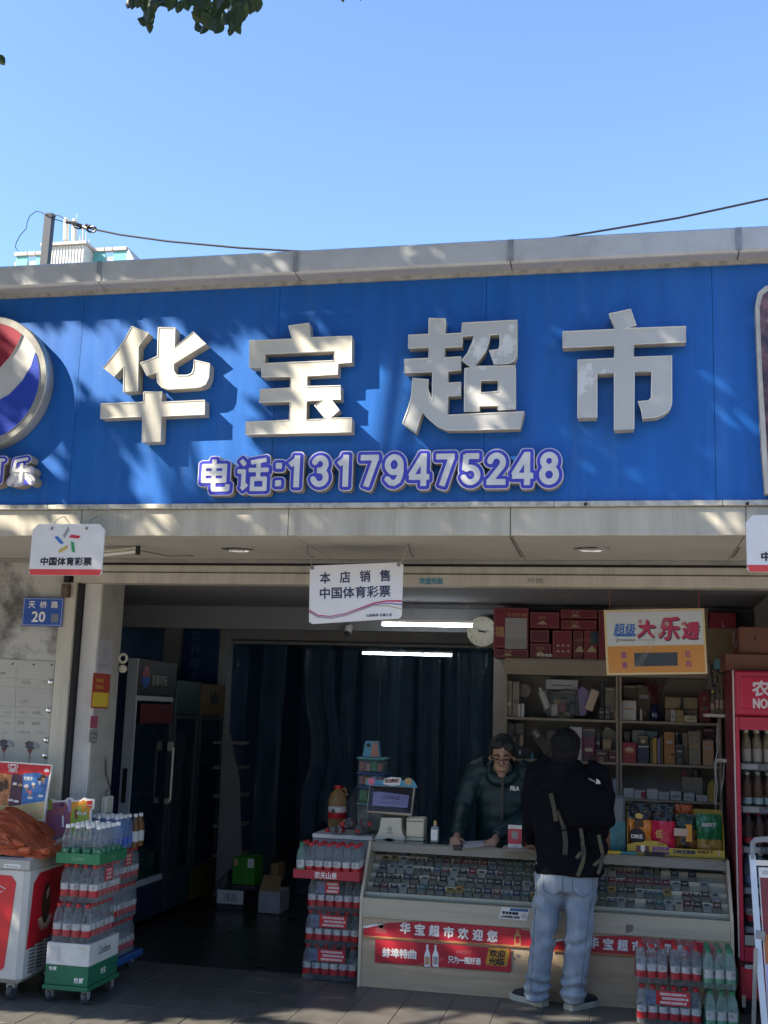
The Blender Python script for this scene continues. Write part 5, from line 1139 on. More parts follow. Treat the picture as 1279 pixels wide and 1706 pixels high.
    # posters
    t = thing('blue_poster', 'dim blue poster with vertical lettering on the rear wall above the coolers', 'poster', tuple(P(335, 1140, 11.04))); X0, X1, z0, z1 = prect(304, 1036, 364, 1140, 11.04)
    mb = MB(); mb.box(X0, X1, 11.04, 11.05, z0, z1, M('poster_blue', (.012, .04, .13), .5, ns=4, na=.3)); mb.obj('sheet', t)
    for k, ch in enumerate('饮料超市'): text(ch, ((X0+X1)/2-.06, 11.04, z1-.14-.14*k), .10, .10, M('poster_pale', (.10, .16, .30)), t)
    t = thing('flower_poster', 'dark blue wall picture with orange blossoms above the nearest cooler', 'poster', (-4.59, 8.3, 2.2)); mb = MB(); mb.box(-4.598, -4.590, 7.92, 9.4, 2.15, 2.68, M('flower_poster', (.012, .03, .085), .5, ns=3, na=.4)); mb.obj('sheet', t)
    rr = random.Random(2)
    for k in range(16):
        y, z, q = rr.uniform(8.0, 9.3), rr.uniform(2.2, 2.6), rr.uniform(.03, .07); mb = MB(); mb.prism([(y+q*(1 if i % 2 else .45)*math.cos(2*math.pi*i/10), z+q*(1 if i % 2 else .45)*math.sin(2*math.pi*i/10)) for i in range(10)], -4.589, -4.587, M('blossom', (.22, .09, .02)), 'x'); mb.obj('blossom', t)
    # rack and boxes on the floor
    t = thing('wire_rack', 'pale shop rack with curved end panel beyond the yellow cooler', 'rack', (-3.5, 10.6, 0)); rk = M('rack_pale', (.17, .17, .175), .6, ns=5, na=.1)
    Y = 10.55; mb = MB(); mb.prism(pq([(370, 1225), (383, 1222), (390, 1262), (398, 1300), (401, 1400), (401, 1432), (360, 1470)], Y), Y, Y+.03, rk); mb.obj('end_panel', t)
    for y in (1240, 1282, 1330, 1380, 1430):
        p = P(372, y, Y); mb = MB(); mb.box(p.x-.12, p.x+.10, Y+.035, Y+.5, p.z, p.z+.025, rk); mb.obj('shelf', t)
    mb = MB(); p = P(385, 1240, Y); mb.box(p.x-.02, p.x+.16, Y-.08, Y-.002, p.z, p.z+.03, rk, .005); mb.obj('bracket', t)
    mb = MB(); mb.box(P(362, 1470, Y).x, P(362, 1470, Y).x+.06, Y+.1, Y+.14, 0, P(372, 1440, Y).z, rk); mb.box(P(392, 1470, Y).x, P(392, 1470, Y).x+.04, Y+.1, Y+.14, 0, P(372, 1440, Y).z, rk); mb.obj('leg', t)
    t, (X0, X1, z0, z1) = simple_box('green_bag', 'bright green printed carton on the dim floor behind the entrance', 'carton', 387, 1428, 424, 1474, 10.45, .25, M('lime_carton', (.05, .26, .02), .5, ns=6, na=.2)); mb = MB(); mb.box(X1-.07, X1-.01, 10.446, 10.449, z1-.09, z1-.01, white_p); mb.obj('print_patch', t); mb = MB(); mb.box(X0+.01, X0+.05, 10.446, 10.449, z1-.08, z1-.02, tan_p); mb.obj('print_patch', t)
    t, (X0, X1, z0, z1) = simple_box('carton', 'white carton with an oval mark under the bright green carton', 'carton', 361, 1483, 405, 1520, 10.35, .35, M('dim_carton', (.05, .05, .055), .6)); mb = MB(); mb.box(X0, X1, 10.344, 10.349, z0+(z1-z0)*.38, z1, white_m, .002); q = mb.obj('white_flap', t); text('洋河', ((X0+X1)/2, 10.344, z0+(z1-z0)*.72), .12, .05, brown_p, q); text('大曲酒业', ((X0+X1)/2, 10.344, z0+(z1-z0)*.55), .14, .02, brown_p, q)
    mb = MB(); mb.box(X0-.05, X1-.02, 10.38, 10.7, 0, z0-.002, card_m); tag(mb.obj('carton'), 'low brown carton flat on the floor under the white one', 'carton')
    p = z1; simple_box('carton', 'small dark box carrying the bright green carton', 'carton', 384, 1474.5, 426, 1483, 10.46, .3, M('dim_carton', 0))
    t, (X0, X1, z0, z1) = simple_box('carton', 'open white carton with brown flaps on the floor by the doorway', 'carton', 430, 1485, 466, 1522, 10.25, .3, M('pale_carton', (.42, .42, .44), .7, ns=6, na=.1)); mb = MB(); mb.add([(X0, 10.25, z1), (X1, 10.25, z1), (X1-.02, 10.33, z1+.13), (X0+.02, 10.33, z1+.13)], [(0, 1, 2, 3)], card_m); mb.obj('flap', t)
    simple_box('carton', 'small brown carton behind the open white one', 'carton', 450, 1440, 464, 1470, 10.6, .2, card_m)
coolers()

def curtain_and_lamps():
    x0, x1 = P(384, 1100, 11.05).x, -.98
    t = thing('strip_curtain', 'dim curtain of hanging plastic strips across the rear doorway', 'strip curtain', ((x0+x1)/2, 11.05, 0)); sm = clear('curtain_plastic', (.14, .28, .40), .13, .07, spec=1.0, bump=.3, bs=16); rr = random.Random(8)
    mb = MB(); mb.tube([(x0, 11.06, 2.47), (x1, 11.06, 2.47)], .018, grey_m, 8); mb.obj('rail', t)
    n = 15
    for k in range(n):
        u = k/(n-1)
        if u < .22 and k % 2: continue
        xc = x0+.12+(x1-x0-.2)*u + rr.uniform(-.07, .07); w = rr.uniform(.13, .25); tl = rr.uniform(-.04, .04); wr = rr.uniform(.004, .016); V = []; ph = rr.uniform(0, 6); zb = .06 if k != 5 else .75
        for j in range(41):
            z = 2.46-(2.46-zb)*j/40
            for i in range(12):
                a = (i/11-.5); x = xc + a*w*(1-.3*j/40*(k in (4, 5, 9))) + .02*math.sin(z*1.6+ph)*(j/40) + tl*j/40 + (.10*math.exp(-((z-1.45)/.35)**2) if k in (4, 5) else 0)
                V.append((x, 11.04 - .03*(k % 2) + .014*math.sin(a*5+ph+z*.6) + .010*noise.noise((a*9, z*1.3, k*2.1)) + wr*noise.noise((a*16, z*2.2, k*3.7)) + wr*.6*noise.noise((a*40, z*6, k)), z))
        F = [(j*12+i, j*12+i+1, (j+1)*12+i+1, (j+1)*12+i) for j in range(40) for i in range(11)]
        mb = MB(); mb.add(V, F, sm, True); mb.obj('strip', t)
    lm = M('lamp_tube_lit', (.85, .93, 1.0), .4, emit=7.0)
    def lamp(px0, px1, y0, y1, Y, label, wires=True):
        a, b = P(px0, y0, Y), P(px1, y1, Y); t = thing('ceiling_lamp', label, 'lamp', ((a.x+b.x)/2, Y, a.z)); mb = MB(); mb.tube([a, b], .012, lm, 10); mb.obj('lamp_tube', t)
        mb = MB(); mb.box(a.x-.01, b.x+.01, Y-.012, Y+.03, a.z+.018, a.z+.04, white_m); mb.obj('batten', t)
        for f in (.32, .95):
            q = a.lerp(b, f); mb = MB(); mb.tube([q+Vector((0, .01, .04)), Vector((q.x, Y+.01, 2.698))], .003, grey_m, 5); mb.obj('wire', t)
    lamp(637, 786, 1040, 1042.5, 9.1, 'lit white tube lamp hanging under the ceiling beside the wall clock')
    lm = M('lamp_tube_far', (.85, .93, 1.0), .4, emit=6.0)
    lamp(604, 752, 1088, 1092, 12.6, 'lit tube lamp seen through the plastic strip curtain')
    # clock on the beam
    c = P(803, 1052, 9.5); t = thing('wall_clock', 'round cream wall clock hanging at the left of the red cartons', 'clock', (c.x, 9.5, c.z-.13)); cf = M('clock_face', (.40, .38, .29), .5); k = P(829, 1052, 9.5).x-c.x
    mb = MB(); mb.lathe([(k, -.10), (k, -.01), (k-.006, .0), (k-.012, -.004)], (c.x, 9.5, c.z), M('clock_rim', (.42, .39, .30), .4), 36, axis='y'); mb.obj('rim', t)
    mb = MB(); mb.lathe([(k-.01, -.006), (0, -.005)], (c.x, 9.5, c.z), cf, 36, axis='y'); f = mb.obj('face', t)
    for h in range(12):
        a = R(90-30*h); text(str(h or 12), (c.x+k*.78*math.cos(a), 9.494, c.z+k*.78*math.sin(a)), None, k*.16, M('clock_ink', (.14, .13, .12)), f, name='numeral')
    for ang, L, w in ((R(6), .55, .006), (R(158), .70, .004)):
        mb = MB(); d = (math.cos(ang), math.sin(ang)); mb.prism([(c.x-.03*d[0]-w*d[1], c.z-.03*d[1]+w*d[0]), (c.x-.03*d[0]+w*d[1], c.z-.03*d[1]-w*d[0]), (c.x+k*L*d[0], c.z+k*L*d[1])], 9.484, 9.487, black_p); mb.obj('clock_hand', t)
    mb = MB(); mb.tube([(c.x, 9.6, c.z+.05), (c.x, 9.62, c.z+k+.02)], .004, grey_m, 5); mb.obj('hanger', t)
    # dome light and security camera behind the hanging notice
    p = P(566, 1040, 9.3); t = thing('dome_light', 'unlit round ceiling dome light behind the hanging notice', 'lamp', tuple(p)); mb = MB(); mb.lathe([(0, -.06), (.10, -.045), (.17, 0), (.17, .03)], (p.x, 9.3, 2.665), M('dome_cream', (.30, .28, .24), .5), 24); mb.obj('bowl', t)
    p = P(579, 1056, 9.55); t = thing('security_camera', 'small white dome security camera on the ceiling beam below the notice', 'camera', tuple(p)); mb = MB(); mb.tube([(p.x, 9.6, p.z+.06), (p.x, 9.56, p.z+.05), (p.x, 9.55, p.z+.01)], .034, white_m, 12); mb.obj('housing', t); mb = MB(); mb.lathe([(.026, 0), (.02, .012), (0, .016)], (p.x, 9.518, p.z-.0), black_m, 14, axis='y'); mb.obj('lens', t)
curtain_and_lamps()

# ------------------------------------------------------------------ the counter and the cigarettes
def counter():
    x0, x1 = -1.728, .703; y0 = YC; ytop = 8.10; yb = 8.46; zg, zt = .572, .905
    t = thing('shop_counter', 'pale wood shop counter with a sloping glass display of cigarettes', 'counter', ((x0+x1)/2, y0, 0))
    wd = M('light_wood', (.54, .415, .27), .55, ns=5, na=.2, stretch=(.35, 1, 5), col2=(.40, .305, .20), thr=(.35, .7), bump=.05, bs=30); wd2 = M('pale_board', (.50, .44, .325), .55, ns=4, na=.15, stretch=(.3, 1, 6), col2=(.40, .355, .275), thr=(.3, .6))
    inn = M('display_inside', (.46, .45, .35), .6, ns=3, na=.08); edge = M('counter_edge', (.56, .49, .37), .5)
    mb = MB(); mb.box(x0+.02, x1-.02, y0+.008, y0+.026, .0, .441, wd); mb.obj('lower_panel', t)
    mb = MB(); mb.box(x0+.02, x1-.02, y0+.0, y0+.02, .443, zg-.002, wd2, .002); mb.obj('upper_panel', t)
    for x in (x0, x1-.019):
        mb = MB(); mb.prism([(y0-.002, 0), (yb, 0), (yb, zt+.012), (ytop-.01, zt+.012), (y0-.002, zg)], x, x+.019, edge, 'x'); mb.obj('side_panel', t)
    mb = MB(); mb.box(x0+.02, x1-.02, yb-.016, yb, .0, zt-.002, inn); mb.obj('back_panel', t)
    mb = MB(); mb.box(x0+.02, x1-.02, y0+.03, yb-.02, .42, .44, inn); mb.obj('floor_board', t)
    mb = MB(); mb.box(x0+.021, x1-.021, ytop-.006, yb+.05, zt+.0, zt+.012, M('counter_top_glass', (.05, .07, .075), .08, spec=.6)); mb.obj('counter_top', t)
    mb = MB(); mb.box(x0+.022, x1-.022, ytop-.004, ytop+.012, zt-.055, zt-.001, M('top_rail', (.34, .33, .28), .5)); mb.obj('top_rail', t)
    mb = MB(); th = .0025; mb.add([(x0+.021, y0+.01, zg), (x1-.021, y0+.01, zg), (x1-.021, ytop-.010, zt-.002), (x0+.021, ytop-.010, zt-.002)], [(0, 1, 2, 3)], clear('display_glass', (.10, .11, .10), .09, .06)); mb.obj('glass_front', t)
    mb = MB(); mb.box(x0+.02, x1-.02, y0+.004, y0+.012, zg-.001, zg+.006, M('glass_edge', (.05, .09, .08), .2)); mb.obj('glass_channel', t)
    p = P(762, 1415, ytop-.02); mb = MB(); mb.box(p.x-.03, p.x+.03, ytop-.022, ytop-.008, zt-.018, zt+.016, black_m, .004); mb.obj('glass_clip', t)
    xm = P(938, 1480, y0).x
    ROW = []
    for k in range(5):
        yk, zk = y0+.075+.072*k, zg+.016+.053*k
        for a, b in ((x0+.022, xm-.01), (xm+.01, x1-.022)):
            mb = MB(); mb.box(a, b, yk+.002, min(yk+.074, yb-.018), .445, zk, inn); mb.box(a, b, yk-.004, yk+.001, zk-.012, zk+.012, M('step_lip', (.58, .57, .46), .5)); mb.obj('display_step', t)
        ROW.append((yk, zk))
    mb = MB(); mb.box(xm-.008, xm+.008, y0+.03, yb-.018, .445, zt-.06, inn); mb.obj('divider', t)
    # cigarette packs
    C = {'dark grey': (.035, .04, .045), 'black': (.012, .013, .016), 'navy': (.015, .025, .07), 'dull red': (.20, .018, .03), 'wine': (.10, .015, .025), 'teal': (.02, .12, .13), 'olive green': (.06, .10, .05), 'pale grey': (.26, .28, .26), 'brown': (.09, .05, .03), 'mustard': (.34, .20, .03), 'steel blue': (.05, .10, .17), 'cream': (.36, .33, .24)}
    meshes = {}; lab = M('pack_warning', (.16, .165, .135), .5, ns=60, na=.25); dn = {}
    for n, c in C.items():
        for L in (.060,):
            mb = MB(); w = .052; m = M('pack_'+n.replace(' ', '_'), c, .4, ns=25, na=.3); mb.box(-w/2, w/2, -.011, .011, .036, .085, m, .002); mb.box(-w/2, w/2, -.011, .011, .0, .0358, m if n in ('pale grey', 'cream') else lab, .002)
            mb.box(-w*.28, w*.28, -.0118, -.0112, .052, .068, M('pack_mark_'+('d' if sum(c) > .4 else 'l'), (.05, .06, .07) if sum(c) > .4 else (.30, .30, .27), .5)); meshes[n] = mb.mesh('cigarette_pack')
    seqL = [['dark grey', 'wine', 'navy', 'pale grey', 'brown', 'teal', 'dark grey', 'navy', 'mustard', 'mustard', 'olive green', 'dark grey', 'navy', 'wine', 'steel blue', 'navy', 'teal', 'mustard', 'pale grey', 'pale grey'],
            ['dark grey', 'black', 'black', 'navy', 'dark grey', 'pale grey', 'brown', 'black', 'pale grey', 'olive green', 'dark grey', 'dark grey', 'dark grey', 'black', 'navy', 'dark grey', 'pale grey', 'dark grey', 'dark grey', 'brown'],
            ['navy', 'pale grey', 'pale grey', 'pale grey', 'olive green', 'dark grey', 'steel blue', 'dull red', 'pale grey', 'black', 'dull red', 'cream', 'navy', 'wine', 'dark grey', 'dark grey', 'olive green', 'dull red', 'wine', 'pale grey'],
            ['mustard', 'mustard', 'pale grey', 'olive green', 'olive green', 'dark grey', 'olive green', 'wine', 'wine', 'dull red', 'wine', 'dull red', 'steel blue', 'dark grey', 'olive green', 'teal', 'brown', 'steel blue', 'dark grey', 'wine'],
            [None, None, None, 'wine', 'dull red', 'dark grey', 'olive green', 'dull red', 'dark grey', 'black', 'brown', 'wine', 'teal', 'mustard', 'dark grey', 'black', 'wine', 'brown', 'wine', 'brown']]
    seqR = [['steel blue', 'navy', 'olive green', 'steel blue', 'pale grey', 'olive green', None, 'dark grey', 'teal', 'pale grey', 'cream', 'wine', 'black', 'pale grey', 'brown'],
            ['olive green', 'steel blue', 'navy', 'mustard', 'dark grey', 'black', 'pale grey', 'steel blue', 'teal', 'mustard', None, 'wine', 'dark grey', 'brown', 'pale grey'],
            ['brown', 'brown', 'navy', 'dull red', 'dull red', 'dull red', 'dull red', 'dull red', 'wine', 'dull red', 'pale grey', 'black', None, 'pale grey', None],
            ['olive green', 'olive green', 'cream', 'cream', 'dull red', 'dull red', 'brown', 'steel blue', 'olive green', None, 'navy', None, 'navy', None, None],
            ['olive green', 'pale grey', 'navy', 'navy', 'black', 'pale grey', 'pale grey', None, 'cream', 'pale grey', None, None, None, None, None]]
    rows = ('front', 'second', 'third', 'fourth', 'rear'); rr = random.Random(6)
    for k in range(5):
        yk, zk = ROW[k]
        for seq, a, b, sd in ((seqL[k], x0+.05+.008*k, xm-.03, 'left'), (seqR[k], xm+.10, x1-.06-.006*k, 'right')):
            n = len(seq)
            for i, nm in enumerate(seq):
                if nm is None: continue
                x = a+(b-a)*(i+.5)/n
                o = new('cigarette_pack', meshes[nm], None, (x+rr.uniform(-.003, .003), yk+.016+rr.uniform(0, .003), zk+.008), rot=(R(-50+rr.uniform(-4, 4)), 0, R(rr.uniform(-3, 3))))
                tag(o, '%s cigarette pack, %s place from left, %s row, %s display half' % (nm, ORD[i], rows[k], sd), 'cigarette pack', 'cigarette packs in the counter display')
    simple_boxes = []
    q = MB(); q.box(x0+.09, x0+.25, ROW[4][0]+.01, ROW[4][0]+.05, ROW[4][1], ROW[4][1]+.03, M('pack_navy', 0), .002); tag(q.obj('cigarette_carton'), 'long navy cigarette carton lying at the left end of the top row', 'carton')
    # stickers and banners on the front
    def flat(name, label, cat, pts, m, Y=y0+.008-.0015, lift=.0):
        th = thing(name, label, cat, tuple(P(sum(p[0] for p in pts)/len(pts), max(p[1] for p in pts), Y))); mb = MB(); mb.prism(pq(pts, Y), Y-lift, Y+.0012-lift, m); mb.obj('sheet', th); return th
    def s8(x, y): return (590+x/4.2633, 1510+y/4.2667)
    Yb = y0-.0028; bred = M('banner_red', (.42, .016, .034), .45, ns=4, na=.12); gd = M('banner_gold', (.50, .25, .10), .45)
    def welcome(dx, dy, lab, chars):
        def q(x, y): a = s8(x, y); return (a[0]+dx, a[1]+dy(a[0]))
        pts = [q(65, 150), (q(150, 132)), q(250, 118), q(420, 108), q(590, 108), q(1150, 156), q(1258, 178), q(1255, 300), q(65, 215)]
        th = flat('welcome_banner', lab, 'banner', pts, bred, Yb)
        mb = MB(); mb.prism(pq([q(65, 140), q(150, 124), q(225, 124), q(90, 152), q(65, 156)], Yb), Yb-.0012, Yb-.0002, white_p); mb.obj('white_swoosh', th)
        for a, b, m in ((0, 6, gd), (9, 13, gd)):
            mb = MB(); mb.prism(pq([q(65, 206+a), q(1255, 284+a), q(1255, 284+b), q(65, 206+b)], Yb), Yb-.0014, Yb-.0002, m); mb.obj('gold_line', th)
        for i, ch in enumerate(chars):
            a = q(362+103*i, 155+9.5*i); ptext(ch, a[0]-8.2, a[1]-9, a[0]+8.2, a[1]+9, Yb, white_p, th, bold=.0030)
        mb = MB(); c = q(190, 140); cc = P(c[0], c[1], Yb); mb.lathe([(.022, -.001), (.022, .0006), (.018, .0006), (.018, -.001)], (cc.x, Yb-.001, cc.z), M('banner_pale', (.50, .20, .18)), 20, axis='y'); mb.obj('round_mark', th)
        a = q(190, 163); ptext('蚌埠酒业', a[0]-9, a[1]-2, a[0]+9, a[1]+2, Yb, M('banner_pale', 0), th); a = q(190, 182); ptext('诚信经营', a[0]-9, a[1]-2, a[0]+9, a[1]+2, Yb, M('banner_pale', 0), th)
        mb = MB(); bt = [(1150, 168), (1168, 168), (1168, 188), (1182, 205), (1182, 280), (1136, 280), (1136, 205), (1150, 190)]; mb.prism(pq([q(*b) for b in bt], Yb), Yb-.0016, Yb-.0002, gd); b1 = mb.obj('bottle_print', th)
        mb = MB(); mb.prism(pq([q(*b) for b in [(1146, 212), (1172, 212), (1172, 262), (1146, 262)]], Yb), Yb-.0026, Yb-.0017, bred); mb.obj('bottle_label', b1)
    welcome(0, lambda x: 0, 'red welcome banner with white lettering on the left half of the counter', '华宝超市欢迎您')
    welcome(314, lambda x: 24.0, 'red welcome banner half hidden behind the customer and the water packs', '华宝超市欢迎您')
    th = flat('liquor_banner', 'red liquor banner with two white bottles under the left welcome banner', 'banner', [s8(150, 233), s8(1112, 302), s8(1114, 455), s8(1100, 467), s8(145, 397)], bred, Yb)
    for i, ch in enumerate('蚌埠特曲'):
        a = s8(228+61*i, 328+4.2*i); ptext(ch, a[0]-6.6, a[1]-7.5, a[0]+6.6, a[1]+7.5, Yb, white_p, th, bold=.0024)
    for i, ch in enumerate('只为一瓶好酒'):
        a = s8(686+38.5*i, 378+2.5*i); ptext(ch, a[0]-4.3, a[1]-(5.5 if ch != '一' else .8), a[0]+4.3, a[1]+(5.5 if ch != '一' else .8), Yb, white_p, th, bold=.0014)
    a = s8(775, 324); ptext('30年坚守', a[0]-12.5, a[1]-3, a[0]+12.5, a[1]+3.4, Yb, M('banner_pale', 0), th)
    mb = MB(); mb.prism(pq([s8(958, 292), s8(1095, 302), s8(1104, 320), s8(1086, 418), s8(1068, 426), s8(940, 416), s8(932, 400)], Yb), Yb-.0014, Yb-.0002, M('banner_orange', (.55, .27, .03), .5)); gp = mb.obj('orange_badge', th)
    for ch, x, y in (('欢', 988, 333), ('迎', 1045, 337), ('光', 982, 390), ('临', 1038, 393)): a = s8(x, y); ptext(ch, a[0]-6.3, a[1]-5.8, a[0]+6.3, a[1]+5.8, Yb-.0014, black_p, gp, bold=.0018)
    for bx in (518, 576):
        mb = MB(); mb.prism(pq([s8(bx-6, 272+(bx-518)*.08), s8(bx+8, 272), s8(bx+8, 305), s8(bx+22, 345), s8(bx+22, 430), s8(bx-20, 426), s8(bx-20, 345), s8(bx-6, 305)], Yb), Yb-.0016, Yb-.0002, white_p); b1 = mb.obj('bottle_print', th)
        mb = MB(); mb.prism(pq([s8(bx-14, 355), s8(bx+16, 357), s8(bx+16, 415), s8(bx-14, 412)], Yb), Yb-.0026, Yb-.0017, tan_p if bx < 550 else grey_p); mb.obj('bottle_label', b1)
    mb = MB(); mb.tube([P(*s8(455, 415), Yb-.001), P(*s8(520, 402), Yb-.001), P(*s8(610, 385), Yb-.001), P(*s8(635, 362), Yb-.001)], .0022, gd, 4); mb.obj('gold_swirl', th)
    # no smoking sticker (two of them), tape marks
    th = flat('smoking_notice', 'white no smoking notice with blue corner stuck on the counter left of the customer', 'sticker', [s8(1046, 6), s8(1245, 18), s8(1222, 102), s8(1023, 84)], white_p, y0-.002)
    mb = MB(); mb.prism(pq([s8(1108, 12), s8(1238, 20), s8(1235, 40), s8(1104, 32)], y0-.002), y0-.0032, y0-.0022, M('notice_blue', (.03, .13, .28))); mb.obj('blue_corner', th)
    for i, ch in enumerate('吸有害健康'): a = s8(1062+23*i, 44+1.7*i); ptext(ch, a[0]-2.4, a[1]-2.4, a[0]+2.4, a[1]+2.4, y0-.002, black_p, th, bold=.0012, lift=.002)
    a = s8(1105, 75); ptext('公共场所禁止吸烟', a[0]-16, a[1]-2.2, a[0]+16, a[1]+2.0, y0-.002, black_p, th, bold=.0006, lift=.002)
    a = s8(1205, 68); c = P(a[0], a[1], y0-.003); mb = MB(); mb.lathe([(.018, -.001), (.018, .0006), (.0145, .0006), (.0145, -.001)], c, M('sign_pink', (.50, .30, .28)), 18, axis='y'); mb.box(c.x-.008, c.x+.008, c.y-.0012, c.y-.0004, c.z-.002, c.z+.002, black_p); mb.obj('round_sign', th)
    th = flat('smoking_notice', 'bluish notice on the counter glimpsed between the knees of the customer', 'sticker', [(925, 1527), (939, 1523), (938, 1534), (923, 1537)], M('notice_dim', (.30, .36, .42)), y0-.002)
    flat('tape_scrap', 'small dark torn tape scrap on the pale counter board right of the customer', 'tape', [(1043, 1540), (1055, 1541), (1054, 1551), (1042, 1555)], M('tape_dark', (.17, .14, .12)), y0-.002)
    for i, (pts) in enumerate([[s8(1128, 372), s8(1140, 356), s8(1142, 380), s8(1132, 388)], [s8(1148, 345), s8(1160, 335), s8(1182, 352), s8(1160, 366)]]):
        flat('paper_scrap', ('left' if i == 0 else 'right') + ' one of two torn grey scraps beside the liquor banner', 'paper scrap', pts, M('scrap_grey', (.20, .18, .16)), y0+.0055)
counter()

def counter_items():
    zt = .918
    # lottery terminal
    Y = 8.22; s_ = lambda x, y: (560+x/7.994, 1220+y/7.995)
    t = thing('lottery_terminal', 'cream lottery terminal with tilted dark screen on the counter', 'till', tuple(P(650, 1402, Y)))
    mb = MB(); zz = zt; q = [P(*s_(x, y), Y) for x, y in ((600, 1140), (865, 1140), (865, 1280), (880, 1350), (910, 1400), (910, 1450), (780, 1455), (750, 1420), (700, 1408), (650, 1420), (615, 1450), (515, 1450), (515, 1410), (560, 1330), (580, 1260))]
    mb.prism([(p.x, max(zt, p.z)) for p in q], Y, Y+.14, M('terminal_cream', (.56, .53, .43), .45)); b = mb.obj('stand', t)
    mb = MB(); c = P(*s_(735, 1110), Y); mb.box(c.x-.065, c.x+.065, Y+.03, Y+.09, c.z-.035, c.z+.05, black_m); mb.obj('neck', t)
    def quad(nm, pts, d0, d1, m, parent):
        V = [P(x, y, yy) for (x, y), yy in zip([s_(a, b) for a, b in pts], (Y-.05+.05, Y-.0+.05, Y-.05, Y-.05))]
        n = Vector((0, -1, .35)).normalized(); mb = MB(); mb.add([v - n*d0 for v in V]+[v - n*d1 for v in V], [(0, 1, 2, 3), (7, 6, 5, 4), (0, 4, 5, 1), (1, 5, 6, 2), (2, 6, 7, 3), (3, 7, 4, 0)], m); return mb.obj(nm, parent)
    quad('screen_case', [(445, 705), (1040, 735), (995, 1100), (405, 1050)], 0, .045, M('terminal_cream', 0), t)
    quad('bezel', [(450, 712), (1028, 740), (990, 1085), (412, 1045)], -.004, -.0005, black_m, t)
    sc = quad('screen', [(500, 750), (985, 765), (950, 1010), (480, 980)], -.006, -.0045, M('screen_glow', (.05, .055, .12), .3, emit=.25), t)
    a, b2 = P(*s_(610, 870), Y-.03), P(*s_(850, 870), Y-.03); text('点亮希望', ((a+b2)/2)+Vector((0, -.012, 0)), b2.x-a.x, .026, M('screen_ink', (.01, .01, .03)), sc, v=(0, .33, 1)); text('公益体彩 乐善人生', ((a+b2)/2)+Vector((0, -.024, -.035)), (b2.x-a.x)*1.1, .012, M('screen_ink', 0), sc, v=(0, .33, 1))
    text('中国体彩', (P(*s_(710, 1338), Y)), .055, .010, black_p, t); 
    cs = P(*s_(712, 1290), Y); star(t, Vector((cs.x, 0, cs.z)), .02, Y, mono=black_p)
    # topper
    Y2 = Y+.055; tp = [s_(*p) for p in ((400, 640), (440, 612), (500, 612), (530, 640), (630, 640), (640, 615), (730, 592), (860, 605), (868, 640), (905, 640), (930, 615), (1000, 615), (1040, 660), (1080, 730), (1078, 742), (400, 705))]
    mb = MB(); mb.prism(pq(tp, Y2), Y2, Y2+.006, M('topper_blue', (.08, .30, .45), .5)); tp_ = mb.obj('topper_card', t)
    mb = MB(); mb.prism(pq([s_(*p) for p in ((625, 690), (640, 618), (735, 596), (865, 608), (850, 700), (740, 715))], Y2), Y2-.002, Y2-.0005, white_p); pl = mb.obj('white_cloud', tp_)
    for i, ch in enumerate('加油购彩'): a = s_(665+50*i, 645); ptext(ch, a[0]-3, a[1]-3.2, a[0]+3, a[1]+3.2, Y2-.002, brown_p if i % 2 == 0 else M('emblem_red', 0), pl, bold=.0012)
    for x, m in ((470, pink_p), (960, tan_p)):
        c = P(*s_(x, 655), Y2); mb = MB(); mb.lathe([(.026, -.001), (.026, .001), (0, .002)], (c.x, Y2-.002, c.z), m, 16, axis='y'); mb.obj('round_print', tp_)
    # small receipt printer
    Yp = 8.24; X0, X1, z0, z1 = prect(676, 1370, 706, 1405, Yp); t = thing('receipt_printer', 'square cream receipt printer beside the lottery terminal', 'printer', ((X0+X1)/2, Yp, zt)); mb = MB(); mb.box(X0, X1, Yp, Yp+.14, zt+.022, zt+z1-z0+.015, M('printer_cream', (.60, .56, .42), .45), .008); mb.obj('casing', t); mb = MB(); mb.box(X0-.001, X1+.001, Yp-.004, Yp+.14, zt, zt+.02, M('printer_cream', 0), .004); mb.obj('base', t); mb = MB(); z = zt+z1-z0-.012; mb.box(X0+.006, X1-.012, Yp-.002, Yp+.004, z, z+.005, black_m); mb.obj('paper_slot', t)
    # small liquor bottle
    c = P(724, 1405, 8.20); t = thing('liquor_bottle', 'small square glass bottle with gold cap on the counter', 'bottle', (c.x, 8.2, zt)); w = .027; mb = MB(); bm = clear('pale_glass_bottle', (.42, .50, .50), .55, .1); mb.box(c.x-w, c.x+w, 8.175, 8.225, zt, zt+.108, bm, .008); mb.lathe([(.02, .10), (.011, .116), (.010, .125)], (c.x, 8.2, zt), bm, 12); mb.obj('glass_body', t); mb = MB(); mb.box(c.x-w+.004, c.x+w-.004, 8.1725, 8.1745, zt+.018, zt+.09, white_p); lb = mb.obj('label', t); text('江小白', (c.x, 8.1725, zt+.06), .03, .012, grey_p, lb); mb = MB(); mb.lathe([(.012, .122), (.012, .148), (0, .15)], (c.x, 8.2, zt), gold_p, 12); mb.obj('cap', t)
    # paper, payment card, sweets bag, leaflet
    def sheet(pts, label, nm, m):
        V = [PZ(x, y, zt+.003) for x, y in pts]; mb = MB(); mb.prism([(v.x, v.y) for v in V], zt+.001, zt+.003, m, 'z'); tag(mb.obj(nm), label, 'paper')
    sheet([(766, 1402), (820, 1399), (829, 1408), (775, 1412)], 'white paper sheet on the counter between the hands of the shopkeeper', 'paper_sheet', M('paper_white', (.62, .60, .64), .7)); sheet([(840, 1408), (890, 1410), (889, 1418), (834, 1416)], 'pinkish leaflet lying on the counter before the payment card', 'leaflet', M('paper_pinkish', (.45, .40, .38), .7))
